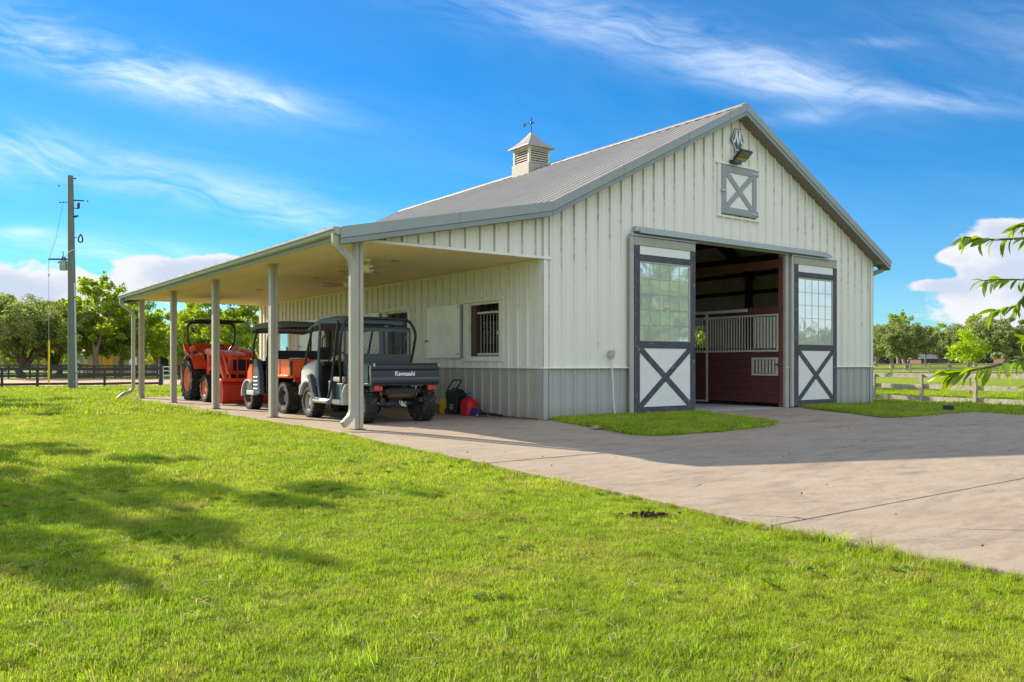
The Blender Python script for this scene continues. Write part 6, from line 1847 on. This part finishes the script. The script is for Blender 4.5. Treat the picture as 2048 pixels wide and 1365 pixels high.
def build_stable():
    p = D(268, 727.5, 90); t = thing('stable_building', 'tan stable with ochre doors and pale portico behind the left pecans', 'stable', (p.x, p.y, float(zlawn(p.x, p.y))), R(YAW))
    L_, Dp, h = 5.6, 7.0, 2.55
    MB().bx(-L_, 9.0, 0, Dp, 0, h).build('wall', M['tan_wall'], t)
    MB().prism([(-.6, h + .02), (Dp + .6, h + .02), (Dp / 2, h + 1.1)], 'x', -L_ - .5, 9.5).build('roof', M['roof_tan'], t)
    for x in (-3.9, -3.1, -2.5):
        d = MB().bx(x - .28, x + .28, -.06, -.002, .05, 2.1).build('door', M['yellow_door'], t)
        MB().bx(x - .24, x - .2, -.10, -.061, 1.0, 1.15).build('handle', M['black'], d)
    f = MB().bx(-.55, .35, -.05, -.002, .95, 1.95).build('window_frame', M['mule_grey'], t)
    MB().bx(-.5, -.12, -.06, -.051, 1.0, 1.9).bx(-.08, .30, -.06, -.051, 1.0, 1.9).build('pane', M['glass_dark'], f)
    # portico
    MB().bx(2.4, 2.62, -2.0, -1.8, 0, 2.5).build('portico_post', M['mule_grey'], t); MB().bx(4.6, 4.82, -2.0, -1.8, 0, 2.5).build('portico_post', M['mule_grey'], t)
    MB().bx(2.2, 5.0, -2.15, 0, 2.5, 2.8).build('portico_beam', M['mule_grey'], t)
    MB().prism([(-2.4, 2.82), (0, 2.82), (0, 3.2)], 'x', 2.0, 5.2).build('portico_roof', M['yellow_door'], t)
    MB().bx(2.9, 4.4, -.05, -.002, .0, 2.2).build('doorway', M['black'], t)
    # open bay posts to the left with shade inside
    for i, x in enumerate((-9.2, -7.8, -6.6)):
        MB().bx(x - .12, x + .12, -1.0, -.76, 0, 2.6).build('bay_post', M['tan_wall'], t)
    MB().bx(-9.6, -L_, -1.2, Dp, 2.6, 2.75).build('bay_roof', M['roof_tan'], t)


build_stable()
p = D(166, 727.5, 80); zt = float(zlawn(p.x, p.y))
t = thing('water_tank', 'small white upright tank standing on a stand right of the utility pole', 'tank', (p.x, p.y, zt))
MB().lathe([(0, 1.15), (.36, 1.15), (.38, 1.2), (.38, 2.0), (.30, 2.1), (0, 2.15)], (0, 0, 0), 'z', 16).build('tank', M['white'], t, smooth=40)
MB().bx(-.35, -.28, -.3, .3, 0, 1.15).bx(.28, .35, -.3, .3, 0, 1.15).bx(-.35, .35, -.3, .3, 1.09, 1.15).build('stand', M['drivetrain'], t)

# ================================================================ PEACH TREE, its branches reach in from the right
def build_peach():
    base = D(0, 727.5, 0); p = CAM + RT * 3.05 + FW * 3.1
    zb = float(zlawn(p.x, p.y))
    t = thing('peach_tree', 'peach tree with long drooping leaves reaching in from the right edge', 'peach tree', (p.x, p.y, zb))
    o = Vector((p.x, p.y, zb))
    W = lambda px, py, d: D(px, py, d) - o
    tips = [
        ([(2330, 560, 3.1), (2110, 462, 3.2), (2048, 477, 3.25), (1990, 480, 3.3), (1955, 478, 3.3), (1928, 474, 3.3)], .0055),
        ([(2110, 462, 3.2), (2075, 448, 3.2), (2040, 452, 3.25), (2030, 458, 3.25)], .0035),
        ([(2330, 640, 3.1), (2110, 562, 3.3), (2048, 560, 3.35), (2000, 559, 3.4), (1962, 562, 3.4)], .004),
        ([(2110, 562, 3.3), (2070, 580, 3.3), (2048, 592, 3.3), (2040, 606, 3.3)], .0035),
        ([(2110, 580, 3.25), (2062, 596, 3.3), (2030, 612, 3.35), (2005, 619, 3.35), (1985, 622, 3.4)], .0035),
        ([(2330, 690, 3.1), (2110, 700, 3.2), (2048, 717, 3.2), (1990, 732, 3.2), (1940, 742, 3.2), (1900, 748, 3.25), (1885, 747, 3.25)], .0065),
        ([(2110, 700, 3.2), (2075, 690, 3.2), (2052, 680, 3.2)], .004),
        ([(2330, 760, 3.1), (2110, 765, 3.15), (2070, 770, 3.2), (2050, 775, 3.2)], .004)]
    tk = MB(); h = 1.0
    tk.tube([(0, 0, -.1), (.01, .02, .35), (.04, .0, .7), W(2330, 690, 3.1) * 1.0], [.06, .05, .042, .03], 9)
    limbs = [[Vector((.04, 0, .7)), W(2330, 640, 3.1), W(2330, 560, 3.1), W(2380, 400, 3.1), W(2440, 220, 3.1)],
             [W(2330, 690, 3.1), W(2420, 560, 3.3), W(2520, 420, 3.5), W(2580, 300, 3.5)], [W(2330, 640, 3.1), W(2460, 520, 2.9), W(2600, 420, 2.8)],
             [W(2330, 560, 3.1), W(2420, 420, 3.4), W(2480, 280, 3.6)], [W(2330, 690, 3.1), W(2500, 640, 3.0), W(2660, 560, 3.0)], [W(2420, 560, 3.3), W(2560, 560, 3.7), W(2680, 500, 3.9)]]
    for li, lm_ in enumerate(limbs):
        n_l = len(lm_); tk.tube(lm_, [(.034 if li == 0 else .020) * (1 - .8 * q / (n_l - 1)) for q in range(n_l)], 7)
    tk.tube([Vector((.04, 0, .7)), W(2330, 760, 3.1)], [.02, .012], 7)
    tk.build('trunk', M['bark_oak'], t, smooth=40)
    # three leaf shapes, curved and folded along the midrib
    shapes = []
    for (ln, wd, droop) in [(.125, .0175, .7), (.110, .0160, 1.0), (.095, .0155, .4)]:
        rows = []; n = 8
        x = z = 0.0; a = -.1
        for i in range(n + 1):
            q = i / n; w = wd * (math.sin(math.pi * min(1, q * .92 + .06)) ** .8) * (1 - .25 * q)
            if i == n: w = .0005
            rows.append([(x, -w, z + w * .35), (x, 0, z), (x, w, z + w * .35)])
            a -= droop / n; x += ln / n * math.cos(a); z += ln / n * math.sin(a)
        m_ = MB().grid(rows).mesh('leaf', 60); m_.materials.append(M['leaf_peach']); shapes.append(m_)
    rnd = random.Random(5); cnt = 0
    for bi, (pts, rr) in enumerate(tips):
        P = [W(*q) for q in pts]
        br = MB().tube(P, [rr * (1.0 - .75 * i / (len(P) - 1)) + .001 for i in range(len(P))], 6).build('branch', M['bark_oak'], t, smooth=40)
        L_ = [0.0]
        for i in range(1, len(P)): L_.append(L_[-1] + (P[i] - P[i - 1]).length)
        tot = L_[-1]; s = .12 if len(pts) > 4 else .02
        bare = {5: (.62, .30)}.get(bi)
        while s < tot + .004:
            i = max(1, min(len(P) - 1, next((k for k in range(1, len(P)) if L_[k] >= s), len(P) - 1)))
            f = (s - L_[i - 1]) / max(1e-6, L_[i] - L_[i - 1]); pos = P[i - 1].lerp(P[i], min(1, f)); d = (P[i] - P[i - 1]).normalized()
            near_tip = (tot - s) < .14
            gap = .0085 if near_tip else (.0095 if bi == 5 else .0125)
            if bi in (0, 5) and .19 < tot - s < .23: s += gap; continue
            up = Vector((0, 0, 1)); side = d.cross(up).normalized() * rnd.choice((-1, 1))
            out = (d * rnd.uniform(.1, .9) + side * rnd.uniform(.1, .8) + up * rnd.uniform(-1.5, .15)).normalized()
            if near_tip: out = (d * rnd.uniform(.5, 1.2) + side * rnd.uniform(0, .6) + up * rnd.uniform(-.9, .35)).normalized()
            yv = up.cross(out); yv = yv.normalized() if yv.length > .05 else Vector((0, 1, 0)); zv = out.cross(yv)
            roll = Matrix.Rotation(rnd.uniform(-1.1, 1.1), 3, out)
            m3 = roll @ Matrix((out, yv, zv)).transposed()
            sc = rnd.uniform(.50, .86) * (.92 if bi not in (5,) else 1.12)
            l = bpy.data.objects.new('leaf', rnd.choice(shapes)); COL.objects.link(l); l.parent = br
            l.matrix_local = Matrix.Translation(pos) @ m3.to_4x4() @ Matrix.Scale(sc, 4)
            cnt += 1; s += gap * rnd.uniform(.6, 1.4)
    # the rest of the crown, out of view, hangs along its limbs
    g = np.random.default_rng(9); cs = []
    for lm_ in limbs:
        for q in range(1, len(lm_)):
            for f_ in (.2, .5, .8, 1.0):
                pt = lm_[q - 1].lerp(lm_[q], f_)
                for r_ in range(3):
                    c_ = pt + Vector(g.normal(0, .09, 3)) + RT * abs(g.normal(0, .05))
                    if (c_ + o - CAM).dot(RT) / (c_ + o - CAM).dot(FW) > .755: cs.append(tuple(c_))
    cs = np.array(cs); V = leaf_cloud(cs, np.full(len(cs), .13), 16, .05, g)
    me = quads_mesh('crown', V); me.materials.append(M['leaf_peach']); link('crown', me, t)
    print('peach leaves', cnt)


build_peach()

# ================================================================ small litter
M['litter'] = mat('dead leaf litter', C8(84, 62, 44), 0.9, 0, 0.4, 20)
M['stone'] = mat('pale field stone', C8(156, 136, 112), 0.9, 0, 0.2, 10, bump=.5)


def lump(name, label, cat, xy, z, r, m, seed):
    g = random.Random(seed); rows = []
    for i in range(6):
        f = i / 5; rr = math.sin(math.pi * (.12 + .86 * f)) ** .7
        rows.append([(r[0] * rr * math.cos(2 * math.pi * k / 9) * g.uniform(.8, 1.2), r[1] * rr * math.sin(2 * math.pi * k / 9) * g.uniform(.8, 1.2), -.02 + r[2] * f) for k in range(9)])
    o = MB().loft(rows).build(name, m, None, smooth=50); o.location = (xy[0], xy[1], z); return tag(o, label, cat)


lump('field_stone', 'pale brown stone at the corner of the front grass bed', 'stone', (-.50, -2.0), float(zdrive(-2)) + .0, (.10, .07, .08), M['stone'], 3)
lump('field_stone', 'small dark stone on the slab before the open doorway', 'stone', (3.75, -.95), 0.0, (.07, .05, .05), M['litter'], 8)
g_ = np.random.default_rng(77); n_ = 240
cs = np.stack([g_.normal(0, .085, n_), g_.normal(0, .03, n_), np.abs(g_.normal(.0, .008, n_))], 1); ang = .6
cs[:, :2] = cs[:, :2] @ np.array([[math.cos(-.65), math.sin(-.65)], [-math.sin(-.65), math.cos(-.65)]])
me = quads_mesh('leaf_litter', leaf_cloud(cs, np.full(n_, .006), 1, .016, g_)); me.materials.append(M['litter'])
o = kind(link('leaf_litter', me, loc=(-4.85, -7.42, float(zlawn(-4.85, -7.42)) + .022)), 'stuff')
# scattered fallen leaves and grit on the concrete
n_ = 150
xy = np.stack([g_.uniform(-4, 7, n_), g_.uniform(-11, -.6, n_)], 1); zz = zdrive(xy[:, 1]) + .008
V = leaf_cloud(np.stack([xy[:, 0], xy[:, 1], zz], 1), np.full(n_, .004), 1, .011, g_); me = quads_mesh('leaf_litter', V); me.materials.append(M['litter']); kind(link('leaf_litter', me), 'stuff')


# ================================================================ GRASS
M['grass'] = None


def grass_mat():
    m = bpy.data.materials.new('grass blades'); m.use_nodes = True
    nt = m.node_tree; N, L = nt.nodes, nt.links; N.remove(N['Principled BSDF']); out = N['Material Output']
    geo = N.new('ShaderNodeNewGeometry'); oi = N.new('ShaderNodeObjectInfo')

    def noise(scale, d=4):
        n = N.new('ShaderNodeTexNoise'); n.inputs['Scale'].default_value = scale; n.inputs['Detail'].default_value = d; L.new(geo.outputs['Position'], n.inputs['Vector']); return n.outputs['Fac']

    def ramp(v, a, bb, c=0., d=1.):
        n = N.new('ShaderNodeMapRange'); L.new(v, n.inputs[0]); n.inputs[1].default_value = a; n.inputs[2].default_value = bb; n.inputs[3].default_value = c; n.inputs[4].default_value = d; return n.outputs[0]

    def mix(fac, a, bb):
        n = N.new('ShaderNodeMix'); n.data_type = 'RGBA'; L.new(fac, n.inputs[0])
        for i, q in ((6, a), (7, bb)):
            if isinstance(q, tuple): n.inputs[i].default_value = (*q, 1)
            else: L.new(q, n.inputs[i])
        return n.outputs[2]
    c = mix(ramp(noise(.55, 5), .32, .68), (0.18, 0.325, 0.008), (0.30, 0.42, 0.012))
    c = mix(ramp(geo.outputs['Random Per Island'], .55, 1.0, 0, .75), c, (0.42, 0.47, 0.08))
    c = mix(ramp(noise(2.3, 6), .54, .72, 0, .7), c, (0.38, 0.36, 0.075))
    c = mix(ramp(noise(7.0, 4), .54, .68, 0, .75), c, (0.10, 0.17, 0.010))
    c = mix(ramp(noise(1.1, 5), .50, .66, 0, .5), c, (0.36, 0.40, 0.05))
    vr = N.new('ShaderNodeHueSaturation'); L.new(ramp(oi.outputs['Random'], 0, 1, .80, 1.42), vr.inputs['Value']); L.new(c, vr.inputs['Color']); c = vr.outputs[0]
    dead = N.new('ShaderNodeMath'); dead.operation = 'GREATER_THAN'; L.new(geo.outputs['Random Per Island'], dead.inputs[0]); dead.inputs[1].default_value = .90
    c = mix(dead.outputs[0], c, (0.42, 0.36, 0.18))
    d = N.new('ShaderNodeBsdfDiffuse'); L.new(c, d.inputs[0])
    hs = N.new('ShaderNodeHueSaturation'); hs.inputs['Value'].default_value = 1.3; hs.inputs['Hue'].default_value = .49; L.new(c, hs.inputs['Color'])
    t = N.new('ShaderNodeBsdfTranslucent'); L.new(hs.outputs[0], t.inputs[0])
    m1 = N.new('ShaderNodeMixShader'); m1.inputs[0].default_value = .42; L.new(d.outputs[0], m1.inputs[1]); L.new(t.outputs[0], m1.inputs[2])
    g = N.new('ShaderNodeBsdfGlossy'); g.inputs['Roughness'].default_value = .5
    m2 = N.new('ShaderNodeMixShader'); m2.inputs[0].default_value = .012; L.new(m1.outputs[0], m2.inputs[1]); L.new(g.outputs[0], m2.inputs[2])
    L.new(m2.outputs[0], out.inputs['Surface'])
    return m


M['grass'] = grass_mat()


def tuft_mesh(seed, n, spread, hgt, wid):
    g = np.random.default_rng(seed); v = []; f = []
    for i in range(n):
        a = g.uniform(0, 2 * math.pi); rr = spread * math.sqrt(g.random()); x, y = rr * math.cos(a), rr * math.sin(a)
        b = g.uniform(0, 2 * math.pi); h = hgt * g.uniform(.5, 1.15); ln = h * g.uniform(.25, 1.15)
        dx, dy = math.cos(b), math.sin(b); w = wid * g.uniform(.7, 1.3); px, py = -dy * w, dx * w
        o = len(v)
        v += [(x - px, y - py, -.01), (x + px, y + py, -.01), (x + dx * ln * .35 + px * .85, y + dy * ln * .35 + py * .85, h * .62), (x + dx * ln * .35 - px * .85, y + dy * ln * .35 - py * .85, h * .62), (x + dx * ln, y + dy * ln, h)]
        f += [(o, o + 1, o + 2, o + 3), (o + 3, o + 2, o + 4)]
    me = bpy.data.meshes.new('grass_tuft'); me.from_pydata(v, [], f); me.materials.append(M['grass']); return me


def inside(poly, x, y):
    c = np.zeros(len(x), bool); n = len(poly)
    for i in range(n):
        x0, y0 = poly[i - 1]; x1, y1 = poly[i]
        if y0 == y1: continue
        c ^= ((y0 > y) != (y1 > y)) & (x < (x1 - x0) * (y - y0) / (y1 - y0) + x0)
    return c


def scatter(name, P, scl, tufts, seed):
    g = np.random.default_rng(seed)
    me = bpy.data.meshes.new(name); n = len(P)
    me.vertices.add(n); me.vertices.foreach_set('co', P.astype(np.float32).ravel())
    a = me.attributes.new('rot', 'FLOAT_VECTOR', 'POINT'); rot = np.stack([g.normal(0, .12, n), g.normal(0, .12, n), g.uniform(0, 6.283, n)], 1); a.data.foreach_set('vector', rot.astype(np.float32).ravel())
    a = me.attributes.new('scl', 'FLOAT', 'POINT'); a.data.foreach_set('value', scl.astype(np.float32))
    o = kind(link(name, me), 'stuff')
    col = bpy.data.collections.new(name + '_tufts')
    for i, tm in enumerate(tufts): col.objects.link(bpy.data.objects.new('grass_tuft', tm))
    ng = bpy.data.node_groups.new(name + '_scatter', 'GeometryNodeTree')
    ng.interface.new_socket('Geometry', in_out='INPUT', socket_type='NodeSocketGeometry'); ng.interface.new_socket('Geometry', in_out='OUTPUT', socket_type='NodeSocketGeometry')
    N, L = ng.nodes, ng.links
    gi = N.new('NodeGroupInput'); go = N.new('NodeGroupOutput'); ip = N.new('GeometryNodeInstanceOnPoints'); ci = N.new('GeometryNodeCollectionInfo')
    ci.inputs['Collection'].default_value = col; ci.inputs['Separate Children'].default_value = True; ci.inputs['Reset Children'].default_value = True
    r = N.new('GeometryNodeInputNamedAttribute'); r.data_type = 'FLOAT_VECTOR'; r.inputs['Name'].default_value = 'rot'
    s = N.new('GeometryNodeInputNamedAttribute'); s.data_type = 'FLOAT'; s.inputs['Name'].default_value = 'scl'
    ip.inputs['Pick Instance'].default_value = True
    L.new(gi.outputs[0], ip.inputs['Points']); L.new(ci.outputs[0], ip.inputs['Instance'])
    L.new(r.outputs[0], ip.inputs['Rotation']); L.new(s.outputs[0], ip.inputs['Scale']); L.new(ip.outputs[0], go.inputs[0])
    md = o.modifiers.new('scatter', 'NODES'); md.node_group = ng
    return o


def build_grass():
    g = np.random.default_rng(3)
    near = [tuft_mesh(100 + i, 46, .075, .026, .0016) for i in range(6)]
    mid = [tuft_mesh(200 + i, 48, .14, .031, .0030) for i in range(4)]
    farm = [tuft_mesh(300 + i, 44, .30, .075, .009) for i in range(4)]
    shaggy = [tuft_mesh(400 + i, 26, .06, .12, .0026) for i in range(4)]

    def wedge(d0, d1, dens, lim=.80):
        n = int(dens * lim * (d1 * d1 - d0 * d0))
        d = np.sqrt(g.uniform(d0 * d0, d1 * d1, n)); t = g.uniform(-lim, lim, n) * d
        x = CAM.x + FW.x * d + RT.x * t; y = CAM.y + FW.y * d + RT.y * t
        return x, y
    porch = [(-4.07, -.46), (.0, -.46), (.0, 15.27), (-4.07, 15.27)]

    def keep(x, y, off=0.0):
        bad = inside(DRIVE, x, y) | inside(porch, x, y) | ((x > -.02) & (x < BW + .05) & (y > -.02) & (y < BL + .1))
        a = [(p.x, p.y) for p in pa]; bad |= inside(a, x, y)
        return ~bad

    def lay(name, d0, d1, dens, tufts, s0, s1, seed):
        x, y = wedge(d0, d1, dens); k = keep(x, y); x, y = x[k], y[k]
        P = np.stack([x, y, zlawn(x, y)], 1)
        # uneven growth: patches where the turf is thin or short
        hsh = np.sin(np.floor(x / .13) * 12.9898 + np.floor(y / .13) * 78.233) * 43758.5453; hsh = hsh - np.floor(hsh)
        w = .5 + .5 * np.sin(x * 2.1 + 1.3 * np.sin(y * 1.7)) * np.sin(y * 2.6 + 1.1 * np.sin(x * 1.3))
        scatter(name, P, g.uniform(s0, s1, len(x)) * (.72 + .35 * w) * (.72 + .56 * hsh), tufts, seed)
        return len(x)
    a = lay('lawn_grass', 1.2, 7.5, 640, near, .75, 1.2, 1)
    b = lay('lawn_grass', 7.5, 17, 200, mid, .75, 1.2, 2)
    c = lay('lawn_grass', 17, 46, 30, farm, .7, 1.15, 3)
    # the lawn beside and behind the viewer
    n = 26000; d_ = g.uniform(-4, 9, n); t_ = g.uniform(-9, 6, n); k = (np.abs(t_) > .78 * np.maximum(d_, 0)) | (d_ < 1.2)
    x = CAM.x + FW.x * d_[k] + RT.x * t_[k]; y = CAM.y + FW.y * d_[k] + RT.y * t_[k]; k = keep(x, y); x, y = x[k], y[k]
    scatter('lawn_grass', np.stack([x, y, zlawn(x, y)], 1), g.uniform(.7, 1.15, len(x)), mid, 4)
    # beds in front of the barn
    for nm, poly, dz, thin in (('bed_grass', PATCH1, .028, 1.0), ('bed_grass', PATCH2, .024, .42)):
        xs = np.array([p[0] for p in poly]); ys = np.array([p[1] for p in poly])
        n = int((xs.max() - xs.min()) * (ys.max() - ys.min()) * 260)
        x = g.uniform(xs.min(), xs.max(), n); y = g.uniform(ys.min(), ys.max(), n); k = inside(poly, x, y)
        if thin < 1:
            bare = np.exp(-(((x - 7.6) / 1.5) ** 2 + ((y + 2.7) / .45) ** 2)); k &= g.random(n) > bare * 1.15
        x, y = x[k], y[k]
        scatter(nm, np.stack([x, y, zdrive(y) + dz], 1), g.uniform(.9, 1.35, len(x)), mid, 5)
    # shaggy fringe that leans over the edge of the concrete
    E = DRIVE[:10] ; pts = []
    for i in range(len(E) - 1):
        p, q = np.array(E[i]), np.array(E[i + 1]); l = np.linalg.norm(q - p); n = int(l * 46); tt = g.random(n)
        w = p[None] + (q - p)[None] * tt[:, None]; w[:, 0] -= np.abs(g.normal(.0, .05, n)) - .015; pts.append(w)
    for poly in (PATCH1, PATCH2):
        for i in range(len(poly)):
            p, q = np.array(poly[i - 1]), np.array(poly[i]);
            if max(p[1], q[1]) > -.25: continue
            l = np.linalg.norm(q - p); n = int(l * 40); tt = g.random(n); pts.append(p[None] + (q - p)[None] * tt[:, None] + g.normal(0, .02, (n, 2)))
    p, q = np.array((-4.06, -.4)), np.array((-4.06, 15.2)); n = 560; tt = g.random(n); w = p[None] + (q - p)[None] * tt[:, None]; w[:, 0] -= np.abs(g.normal(0, .05, n)); pts.append(w)
    w = np.concatenate(pts); x, y = w[:, 0], w[:, 1]
    sc = g.uniform(.22, .48, len(x)) * (1 + .8 * np.exp(-((y + 8.9) / .7) ** 2))
    scatter('edge_grass', np.stack([x, y, zlawn(x, y) + .01], 1), sc, shaggy, 7)
    # long uncut wisps here and there
    x, y = wedge(1.5, 9, 9); k = keep(x, y); x, y = x[k], y[k]
    scatter('long_grass', np.stack([x, y, zlawn(x, y)], 1), g.uniform(.45, .85, len(x)), shaggy, 8)
    # broad leaved weeds and dry clippings lying in the turf
    weeds = []
    for i in range(3):
        gg = np.random.default_rng(600 + i); v = []; f = []
        for k in range(9):
            a_ = gg.uniform(0, 6.283); l = gg.uniform(.022, .045); w = l * .32; up = gg.uniform(.008, .026); cx_, sx_ = math.cos(a_), math.sin(a_); o = len(v)
            v += [(0, 0, .004), (cx_ * l * .5 - sx_ * w, sx_ * l * .5 + cx_ * w, up), (cx_ * l, sx_ * l, up * .8), (cx_ * l * .5 + sx_ * w, sx_ * l * .5 - cx_ * w, up)]; f.append((o, o + 1, o + 2, o + 3))
        me = bpy.data.meshes.new('weed'); me.from_pydata(v, [], f); me.materials.append(M['leaf_weed']); weeds.append(me)
    x, y = wedge(1.4, 10, 5); k = keep(x, y); k &= (np.sin(x * 1.9 + 2) * np.sin(y * 2.3 + 1) > .15); x, y = x[k], y[k]
    scatter('lawn_weeds', np.stack([x, y, zlawn(x, y) + .012], 1), g.uniform(.7, 1.5, len(x)), weeds, 11)
    M['straw'] = mat('dry grass clippings', (0.42, 0.36, 0.20), .8, 0, .25, 30)
    clip = []
    for i in range(3):
        gg = np.random.default_rng(700 + i); v = []; f = []
        for k in range(5):
            a_ = gg.uniform(0, 6.283); l = gg.uniform(.03, .09); w = .0016; cx_, sx_ = math.cos(a_), math.sin(a_); px_, py_ = gg.normal(0, .03), gg.normal(0, .03); z0, z1 = gg.uniform(.018, .03), gg.uniform(.014, .034); o = len(v)
            v += [(px_ - sx_ * w, py_ + cx_ * w, z0), (px_ + sx_ * w, py_ - cx_ * w, z0), (px_ + cx_ * l + sx_ * w, py_ + sx_ * l - cx_ * w, z1), (px_ + cx_ * l - sx_ * w, py_ + sx_ * l + cx_ * w, z1)]; f.append((o, o + 1, o + 2, o + 3))
        me = bpy.data.meshes.new('clipping'); me.from_pydata(v, [], f); me.materials.append(M['straw']); clip.append(me)
    x, y = wedge(1.4, 14, 11); k = keep(x, y); k &= g.random(len(x)) < (.25 + .75 * (np.sin(x * 1.3) * np.sin(y * 1.7 + .6) > .1)); x, y = x[k], y[k]
    scatter('lawn_clippings', np.stack([x, y, zlawn(x, y)], 1), g.uniform(.6, 1.2, len(x)), clip, 12)
    print('grass', a, b, c)


build_grass()
print('objects', len(S.objects))
